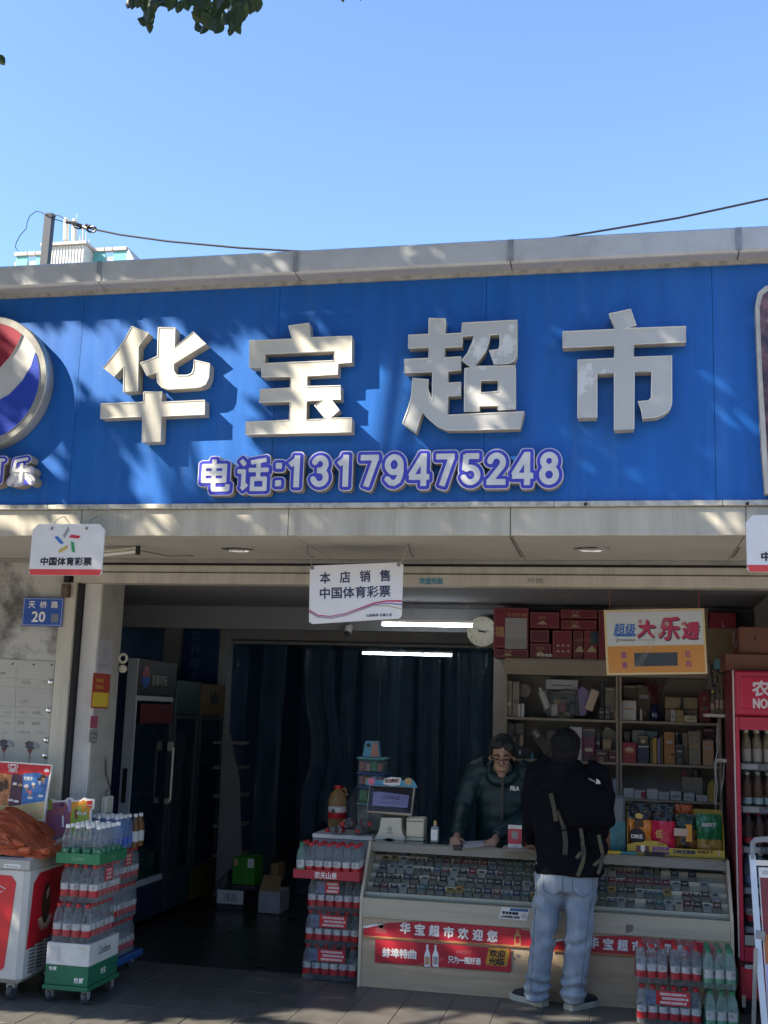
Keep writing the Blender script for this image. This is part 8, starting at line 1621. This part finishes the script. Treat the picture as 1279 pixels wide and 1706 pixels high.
def shopkeeper():
    zt = .918; Y = 8.66; X = P(836, 1340, 8.62).x
    hc = P(835, 1262, 8.50); t = thing('person', 'dark haired man in glasses and dark green padded jacket leaning over papers behind the counter', 'person', (X, 8.7, 0))
    # head: face turned down and a little towards the papers
    f = Vector((.06, -.965, -.25)).normalized(); u = Vector((.02, -.25, .965)); u = (u - f*u.dot(f)).normalized(); r_ = f.cross(u); hc = hc + Vector((0, .05, .0))
    H = lambda a, b, c: hc + (r_*a + u*b + f*c)*1.12              # right(viewer left negative), up, forward
    lh, rh = PZ(757, 1399, zt+.035), PZ(826, 1397, zt+.035); lh.y = 8.24; rh.y = 8.27; lh = P(758, 1398, 8.22); rh = P(824, 1396, 8.26); lh.z = zt+.028; rh.z = zt+.03
    sl, sr = Vector((X-.185, 8.68, 1.41)), Vector((X+.185, 8.70, 1.40)); el, er = Vector((X-.285, 8.60, 1.13)), Vector((X+.25, 8.60, 1.12))
    parts = [('e', H(0, .035, -.015), (.075, .092, .088)), ('e', H(0, -.042, .028), (.057, .070, .074)), ('e', H(0, -.103, .050), (.031, .028, .022)), ('e', H(-.028, -.02, .066), (.024, .020, .022)), ('e', H(.028, -.02, .066), (.024, .020, .022)), ('e', H(0, .036, .066), (.055, .022, .020)),
             ('t', [(*H(0, .018, .085), .011), (*H(0, -.008, .100), .012), (*H(0, -.022, .106), .0145)]), ('e', H(-.013, -.025, .096), (.010, .009, .008)), ('e', H(.013, -.025, .096), (.010, .009, .008)), ('e', H(0, -.060, .082), (.024, .009, .009)), ('e', H(0, -.071, .079), (.022, .008, .009)),
             ('e', H(-.078, -.005, -.005), (.010, .018, .030)), ('e', H(.078, -.005, -.005), (.010, .018, .030)),
             ('t', [(*H(0, -.05, -.03), .058), (X, 8.60, 1.46, .06), (X, 8.68, 1.38, .09)]), ('t', [(X, 8.69, 1.40, .14, .085), (X, 8.72, 1.15, .15, .10), (X, 8.74, .80, .15, .10), (X-.0, 8.74, .45, .15, .10)]),
             ('t', [(X-.10, 8.74, .55, .075), (X-.10, 8.74, .30, .06), (X-.10, 8.75, .06, .05), (X-.10, 8.66, .035, .04)]), ('t', [(X+.10, 8.74, .55, .075), (X+.10, 8.74, .30, .06), (X+.10, 8.75, .06, .05), (X+.10, 8.66, .035, .04)])]
    for s_, e, h in ((sl, el, lh), (sr, er, rh)):
        w = h + Vector((0, .085, .012)); parts.append(('t', [(*s_, .05), (*e, .04), (*w, .026), (*(h+Vector((0, .03, .004))), .03, .020)]))
        sd = (1, 0, 0) if s_ is sl else (-1, 0, 0); d = (.15, -1, -.12) if s_ is sl else (-.30, -1, -.10)
        parts.append(('e', h, (.040, .045, .017))); parts += fingers(h + Vector(d).normalized()*.03, d, (0, 0, 1), sd, .078, .42)
    b = blob('body', parts, skin, t, .0085, 3)
    # hair
    hp = [('e', H(0, .062, -.035), (.092, .076, .098)), ('e', H(0, .01, -.07), (.085, .095, .05)), ('e', H(-.045, .088, .045), (.042, .022, .032)), ('e', H(-.058, .072, .050), (.024, .030, .022)), ('e', H(.030, .094, .040), (.05, .020, .034)), ('e', H(-.074, .040, .0), (.014, .045, .035)), ('e', H(.074, .040, .0), (.014, .045, .035))]
    h = blob('hair', hp, hair_g, t, .007, 1); wrinkle(h, .006, 45, 1); strands(h, hair_g, t, 500, .018, 3)
    # brows, eyes, mouth, glasses
    mb = MB()
    for s_ in (-1, 1):
        mb.tube([H(s_*.012, .036, .090), H(s_*.028, .042, .087), H(s_*.050, .032, .074)], [.0045, .0055, .003], hair_k, 6)
    mb.obj('eyebrow', t)
    for s_ in (-1, 1):
        mb = MB(); mb.tube([H(s_*.014, .012, .0865), H(s_*.030, .009, .0880), H(s_*.046, .012, .078)], [.003, .0042, .0025], M('eye_dark', (.02, .015, .012), .2), 6); mb.obj('eye', t)
        mb = MB(); mb.tube([H(s_*.014, .020, .086), H(s_*.030, .022, .0885), H(s_*.047, .018, .077)], [.004, .006, .003], skin, 6); mb.obj('eyelid', t)
    mb = MB(); mb.tube([H(-.023, -.067, .084), H(0, -.0655, .0905), H(.023, -.067, .084)], [.002, .0032, .002], M('lip_line', (.12, .045, .035), .5), 6); mb.obj('mouth', t)
    mb = MB(); gm = M('glasses_metal', (.05, .045, .04), .3, metal=.7)
    for s_ in (-1, 1):
        mb.tube([H(s_*.032 + .024*math.cos(a), .004 + .017*math.sin(a), .103) for a in [2*math.pi*i/16 for i in range(17)]], .0018, gm, 5)
        mb.tube([H(s_*.056, .010, .100), H(s_*.078, .012, .05), H(s_*.082, .008, -.01)], .0018, gm, 5)
    mb.tube([H(-.009, .008, .104), H(0, .011, .106), H(.009, .008, .104)], .0018, gm, 5); mb.obj('glasses', t)
    # clothes
    jk = M('green_jacket', (.005, .028, .032), .5, ns=6, na=.2, bump=.1, bs=70)
    jp = [('t', [(X, 8.68, 1.425, .10, .07), (X, 8.68, 1.385, .18, .11), (X, 8.69, 1.33, .205, .125), (X, 8.70, 1.15, .195, .135), (X, 8.72, .95, .20, .135), (X, 8.73, .78, .20, .135)])]
    for s_, e, h, q in ((sl, el, lh, -1), (sr, er, rh, 1)):
        w = h + Vector((0, .10, .022)); m = s_.lerp(e, .5) + Vector((q*.02, 0, 0)); jp.append(('t', [(*(s_+Vector((-q*.06, 0, .01))), .09), (*s_, .085), (*m, .074), (*e, .068), (*e.lerp(w, .6), .058), (*w, .044)]))
    for k in range(20):
        a = 2*math.pi*k/20
        jp.append(('e', Vector((X+.100*math.cos(a), 8.635+.088*math.sin(a), 1.415+.068*math.sin(a))), (.031, .031, .038)))
    j = blob('padded_jacket', jp, jk, t, .012, 3)
    me = j.data; off = root_off(t); nn = [v.normal.copy() for v in me.vertices]
    for v, n in zip(me.vertices, nn):                       # quilted padding
        q = (v.co + off); v.co += n*(.007*abs(math.sin(q.z*math.pi/.105)) + .006*noise.noise(q*11))
    mb = MB(); q = Vector((X+.005, 0, 0)); pts = [(X+.01, 8.515, 1.38), (X+.012, 8.522, 1.30), (X+.012, 8.530, 1.15), (X+.012, 8.545, .98)]; mb.strap(pts, .016, .012, M('zip_dark', (.006, .014, .016), .4)); mb.obj('zip', t)
    text('FILA', (X+.102, 8.524, 1.295), .062, .030, M('logo_pale', (.62, .62, .60), .5), t, bold=.003, shear=.1)
    mb = MB(); c = H(0, -.12, .012); s_ = blob('shirt', [('e', (X, 8.60, 1.425), (.075, .06, .06))], M('shirt_olive', (.075, .09, .06), .8), t, .01, 2)
    tr_ = blob('trousers', [('t', [(X, 8.73, .86, .19, .12), (X, 8.73, .70, .19, .125)]), ('t', [(X-.10, 8.73, .74, .10), (X-.10, 8.74, .40, .075), (X-.10, 8.75, .05, .07)]), ('t', [(X+.10, 8.73, .74, .10), (X+.10, 8.74, .40, .075), (X+.10, 8.75, .05, .07)])], M('dark_trousers', (.02, .02, .025), .8), t, .016, 2)
    for s2 in (-1, 1): blob('shoe', [('e', (X+s2*.10, 8.70, .045), (.048, .125, .044))], M('dark_shoe', (.015, .015, .016), .5), t, .012, 1)
shopkeeper()

def customer():
    t = thing('person', 'man seen from behind in black jacket and loose pale jeans standing at the counter', 'person', (-.38, 7.66, 0))
    A = lambda px, py, Y=7.66: P(px, py, Y)
    hd = A(942, 1248, 7.58); X = lambda px, z: A(px, 853+(1.8-z)*230+340, 7.66).x
    cx = A(946, 1300).x
    # --- body under the clothes (one skin): head, neck, trunk, arms and hands, legs
    lsh, rsh = A(896, 1283, 7.60), A(996, 1288, 7.60); lel, rel = A(886, 1360, 7.66), A(1006, 1365, 7.62); lha, rha = Vector((A(878, 1402, 7.98).x+.03, 7.99, .965)), Vector((A(985, 1402, 7.98).x, 7.99, .965))
    hipl, hipr = A(918, 1475), A(968, 1478); knl, knr = A(906, 1570, 7.63), A(962, 1575, 7.63); anl, anr = A(900, 1655, 7.71), A(958, 1665, 7.69); anl.z, anr.z = .075, .075
    parts = [('e', hd + Vector((0, 0, .01)), (.080, .098, .105)), ('e', hd+Vector((0, .05, -.05)), (.058, .06, .07)), ('e', hd+Vector((-.082, .012, -.02)), (.012, .020, .032)), ('e', hd+Vector((.082, .012, -.02)), (.012, .020, .032)), ('t', [(hd.x, hd.y+.135, hd.z-.005, .010), (hd.x, hd.y+.112, hd.z-.022, .013), (hd.x, hd.y+.10, hd.z-.012, .009)]),
             ('t', [(hd.x, hd.y, hd.z-.06, .055), (hd.x+.005, hd.y-.005, hd.z-.14, .062), (cx, 7.60, 1.38, .10)]), ('t', [(cx, 7.61, 1.38, .13, .08), (cx, 7.63, 1.15, .14, .10), (cx, 7.67, .90, .14, .10)]),
             ('t', [(*hipl, .085), (*knl, .06), (*anl, .045)]), ('t', [(*hipr, .085), (*knr, .06), (*anr, .045)]), ('e', (cx, 7.66, .90), (.15, .11, .10))]
    for s_, e, h, sd in ((lsh, lel, lha, (1, 0, 0)), (rsh, rel, rha, (-1, 0, 0))):
        parts.append(('t', [(cx, 7.60, 1.36, .07), (*s_, .055), (*e, .042), (*(h+Vector((0, -.07, .015))), .027), (*h, .030, .018)])); parts.append(('e', h+Vector((0, .02, 0)), (.040, .045, .017))); parts += fingers(h+Vector((0, .05, 0)), (0, 1, -.25), (0, 0, 1), sd, .078, .45)
    blob('body', parts, skin, t, .009, 2)
    hp = [('e', hd+Vector((0, -.015, .045)), (.094, .112, .088)), ('e', hd+Vector((0, -.045, -.01)), (.090, .078, .092)), ('e', hd+Vector((-.05, .03, .03)), (.044, .07, .06)), ('e', hd+Vector((.05, .03, .03)), (.044, .07, .06)), ('e', hd+Vector((0, -.05, -.07)), (.07, .05, .06))]
    h = blob('hair', hp, hair_k, t, .008, 1); wrinkle(h, .007, 40, 2); strands(h, hair_k, t, 800, .022, 4)
    # --- jeans
    jn = M('pale_jeans', (.32, .365, .415), .9, spec=.15, ns=5, na=.2, col2=(.155, .205, .28), thr=(.30, .66), bump=.25, bs=45, stretch=(1, 1, .45))
    wx = lambda a, b: abs(A(b, 1600).x - A(a, 1600).x)/2
    jp = [('t', [(A(942, 1440).x, 7.665, .90, .195, .15), (A(942, 1440).x, 7.665, .80, .205, .165), (A(941, 1440).x, 7.665, .72, .20, .15)])]
    for pts in ([(918, 1478, .100, .135), (911, 1515, .088, .120), (905, 1560, .078, .100), (899, 1606, .076, .094), (894, 1640, .080, .096), (892, 1664, .082, .098)], [(967, 1480, .105, .135), (966, 1515, .096, .120), (964, 1560, .086, .100), (960, 1606, .080, .094), (955, 1645, .080, .096), (953, 1668, .082, .098)]):
        q = []
        for i, (x, y, r1, r2) in enumerate(pts):
            p = A(x, y, 7.66); q.append((p.x, 7.66+(.0, -.005, -.015, .0, .03, .045)[i], max(.05, p.z), r1, r2))
        jp.append(('t', q))
    j = blob('jeans', jp, jn, t, .013, 3); me = j.data; off = root_off(t); nn = [v.normal.copy() for v in me.vertices]
    for v, n in zip(me.vertices, nn):
        q = v.co + off; k = max(0, 1-abs(q.z-.14)/.13); k2 = max(0, 1-abs(q.z-.62)/.16); k3 = max(0, 1-abs(q.z-.42)/.12)
        v.co += n*(.013*k*math.sin(q.z*95+5*noise.noise((q.x*7, q.y*7, q.z*3))+q.x*9) + .011*k2*math.sin(q.z*48+q.x*32+4*noise.noise(q*5)) + .008*k3*math.sin(q.z*60-q.x*20+4*noise.noise(q*6)) + .007*noise.noise(Vector((q.x*16, q.y*16, q.z*5))))
    from mathutils.bvhtree import BVHTree
    bv = BVHTree.FromPolygons([v.co + off for v in me.vertices], [tuple(p.vertices) for p in me.polygons])
    def on_back(x, z, lift):
        h = bv.ray_cast(Vector((x, 7.0, z)), Vector((0, 1, 0))); return (h[0] if h[0] else Vector((x, 7.5, z))) + Vector((0, -lift, 0))
    for cx_, cy_ in ((921, 1468), (970, 1471)):                                      # hip pockets and seams laid on the cloth
        p = A(cx_, cy_, 7.5); V = []; n = 6
        for r_ in range(n+1):
            dz = .03-.115*r_/n; w = .058*(1 if r_ < n-1 else .62 if r_ == n-1 else .12)
            V += [on_back(p.x + w*(c/n*2-1), p.z+dz, .005) for c in range(n+1)]
        F = [(a*7+b, a*7+b+1, a*7+b+8, a*7+b+7) for a in range(n) for b in range(n)]
        mb = MB(); mb.add(V, F, jn, True); o = mb.obj('hip_pocket', t)
        mb = MB(); mb.tube([on_back(p.x+.060*c, p.z+dz, .006) for c, dz in ((-1, .03), (-1, -.06), (-.5, -.078), (0, -.088), (.5, -.078), (1, -.06), (1, .03))], .0018, M('jeans_seam', (.10, .13, .18), .9), 4); mb.obj('pocket_seam', t)
    for x0_, y0_, x1_, y1_ in ((889, 1475, 878, 1650), (992, 1480, 972, 1655)):
        a, b_ = A(x0_, y0_, 7.6), A(x1_, y1_, 7.6); mb = MB(); mb.tube([on_back(a.x+(b_.x-a.x)*k/9+(.02 if x0_ < 940 else -.02), a.z+(b_.z-a.z)*k/9, .002) for k in range(10)], .002, M('jeans_seam', 0), 4); mb.obj('leg_seam', t)
    # --- shoes: dark canvas with thick pale soles
    cv = M('dark_canvas', (.020, .022, .030), .8, ns=20, na=.2); so = M('pale_sole', (.46, .45, .38), .6, ns=12, na=.12)
    for (hx, hy, tx, ty, w) in ((908, 1677, 862, 1661, .048), (946, 1683, 980, 1669, .050)):
        a, b = PZ(hx, hy, .0), PZ(tx, ty, .0); a.y -= .0; d = (b-a); d.z = 0; L = .285; d.normalize()
        if hx < 930: d = Vector((-.80, .60, 0)).normalized()
        else: d = Vector((.62, .78, 0)).normalized()
        n = Vector((-d.y, d.x, 0)); c = [(-.0, .75), (.04, .95), (.12, .85), (.19, 1.05), (.25, .95), (.285, .55)]
        out = [a+d*l+n*w*k for l, k in c] + [a+d*l-n*w*k for l, k in c[::-1]]
        sh = thing('tmp', 'x', 'x'); bpy.data.objects.remove(sh)
        mb = MB(); mb.prism([(p.x, p.y) for p in out], .001, .036, so, 'z'); mb.obj('shoe_sole', t)
        up = [('t', [(*(a+d*.03+Vector((0, 0, .045))), .040, .05), (*(a+d*.10+Vector((0, 0, .062))), .044, .050), (*(a+d*.17+Vector((0, 0, .048))), .046, .036), (*(a+d*.25+Vector((0, 0, .034))), .040, .026)], n)]
        blob('shoe_upper', up, cv, t, .009, 2)
    # --- jacket
    jk = M('black_jacket', (.004, .0045, .008), .85, spec=.12, ns=6, na=.25, bump=.15, bs=60)
    zb = A(945, 1456, 7.66).z
    jp = [('t', [(cx, 7.60, 1.475, .10, .09), (cx, 7.605, 1.42, .185, .115), (cx, 7.61, 1.33, .225, .14), (cx+.0, 7.62, 1.20, .225, .15), (A(948, 1400).x, 7.635, 1.05, .215, .155), (A(948, 1430).x, 7.65, .92, .215, .165), (A(948, 1450).x, 7.655, zb+.008, .22, .172)])]
    for s_, e, h, q in ((lsh, lel, lha, -1), (rsh, rel, rha, 1)):
        w = h + Vector((0, -.05, .02)); m = s_.lerp(e, .5); jp.append(('t', [(*(s_+Vector((-q*.07, 0, .0))), .088), (*(s_+Vector((q*.0, 0, -.01))), .088), (*(m+Vector((q*.01, 0, 0))), .078), (*e, .072), (*e.lerp(w, .6), .060), (*w, .044)]))
    # hood lying round the neck
    jp.append(('t', [(hd.x, hd.y+.01, hd.z-.06, .092, .095), (hd.x, hd.y+.005, hd.z-.10, .118, .112), (hd.x+.004, 7.575, hd.z-.16, .150, .120), (cx, 7.59, hd.z-.25, .175, .12)])); jp.append(('e', (hd.x+.01, 7.52, hd.z-.20), (.125, .065, .10)))
    j = blob('jacket', jp, jk, t, .013, 3); me = j.data; off = root_off(t); nn = [v.normal.copy() for v in me.vertices]
    for v, n in zip(me.vertices, nn):
        q = v.co + off; v.co += n*(.009*noise.noise(Vector((q.x*9, q.y*9, q.z*7))) + .006*math.sin(q.z*34+q.x*17+4*noise.noise(q*4))*(1 if q.z < 1.35 else .3))
    text('2', (0, 0, -5), .01, .01, jk, t) if False else None
    # --- backpack slung on the right shoulder
    b = thing('backpack', 'black backpack with olive straps and small white mark on the back of the customer', 'backpack', (A(985, 1350, 7.42).x, 7.42, 1.05)); bk = M('black_nylon', (.004, .0045, .007), .9, spec=.08, ns=8, na=.2, bump=.12, bs=80)
    Q = lambda px, py, Y=7.38: P(px, py, Y); pr = []
    for x, y, rx, ry, rz in ((968, 1322, .15, .09, .15), (982, 1342, .175, .10, .145), (984, 1352, .16, .10, .12), (966, 1340, .15, .10, .16), (1003, 1412, .045, .045, .065), (990, 1400, .07, .06, .05)):
        p = Q(x, y, 7.44); pr.append(('e', p, (rx*.86, ry, rz)))
    pk = blob('pack_body', pr, bk, b, .012, 14); wrinkle(pk, .004, 7, 4); wrinkle(pk, .003, 22, 5)
    ol = M('olive_webbing', (.055, .052, .032), .85, ns=30, na=.2)
    for nm, pts, w in (('shoulder_strap', [(917, 1322), (922, 1342), (926, 1368)], .026), ('strap_tail', [(928, 1350), (934, 1366), (938, 1377)], .020), ('side_strap', [(967, 1380), (970, 1398), (971, 1412)], .022), ('strap_tail', [(973, 1417), (971, 1436), (962, 1460)], .024), ('side_strap', [(997, 1391), (1001, 1410), (1004, 1423)], .022), ('strap_tail', [(1003, 1432), (1000, 1444), (996, 1456)], .020), ('strap_tail', [(972, 1418), (966, 1422), (960, 1430)], .020), ('strap_tail', [(1003, 1430), (996, 1436), (989, 1442)], .020)):
        Ys = 7.33 if nm != 'shoulder_strap' and pts[0][0] > 950 else 7.42
        q = [P(x, y, Ys + (.02 if i == 0 else 0)) for i, (x, y) in enumerate(pts)]; mb = MB(); mb.strap(q, w, .004, ol); mb.obj(nm, b)
    for x, y in ((972, 1414), (1004, 1427), (939, 1379)):
        p = P(x, y, 7.325 if x > 950 else 7.415); mb = MB(); mb.box(p.x-.013, p.x+.013, p.y-.006, p.y+.004, p.z-.013, p.z+.013, black_m, .003); mb.obj('buckle', b)
    mb = MB(); mb.strap([P(940, 1385, 7.42), P(942, 1405, 7.42), P(941, 1424, 7.43)], .03, .004, M('dark_olive_webbing', (.03, .035, .028), .8)); mb.obj('lower_strap', b)
    # small white quarter-dome mark with two lines of lettering
    Yl = 7.345; c = P(996, 1304, Yl); mk = M('logo_pale', 0)
    for r0, r1 in ((0, .010), (.014, .020), (.024, .030)):
        pts = [(c.x - .012 + r1*math.cos(a)*.9, c.z - .008 + r1*math.sin(a)) for a in [R(2+86*i/8) for i in range(9)]] + [(c.x - .012 + r0*math.cos(a)*.9, c.z - .008 + r0*math.sin(a)) for a in [R(88-86*i/8) for i in range(9)]]
        mb = MB(); mb.prism(pts, Yl-.002, Yl+.01, mk); mb.obj('mark_arc', b)
    text('NORTH', (c.x-.038, Yl, c.z+.014), .040, .009, mk, b, u=(1, 0, -.45), v=(.45, 0, 1))
customer()
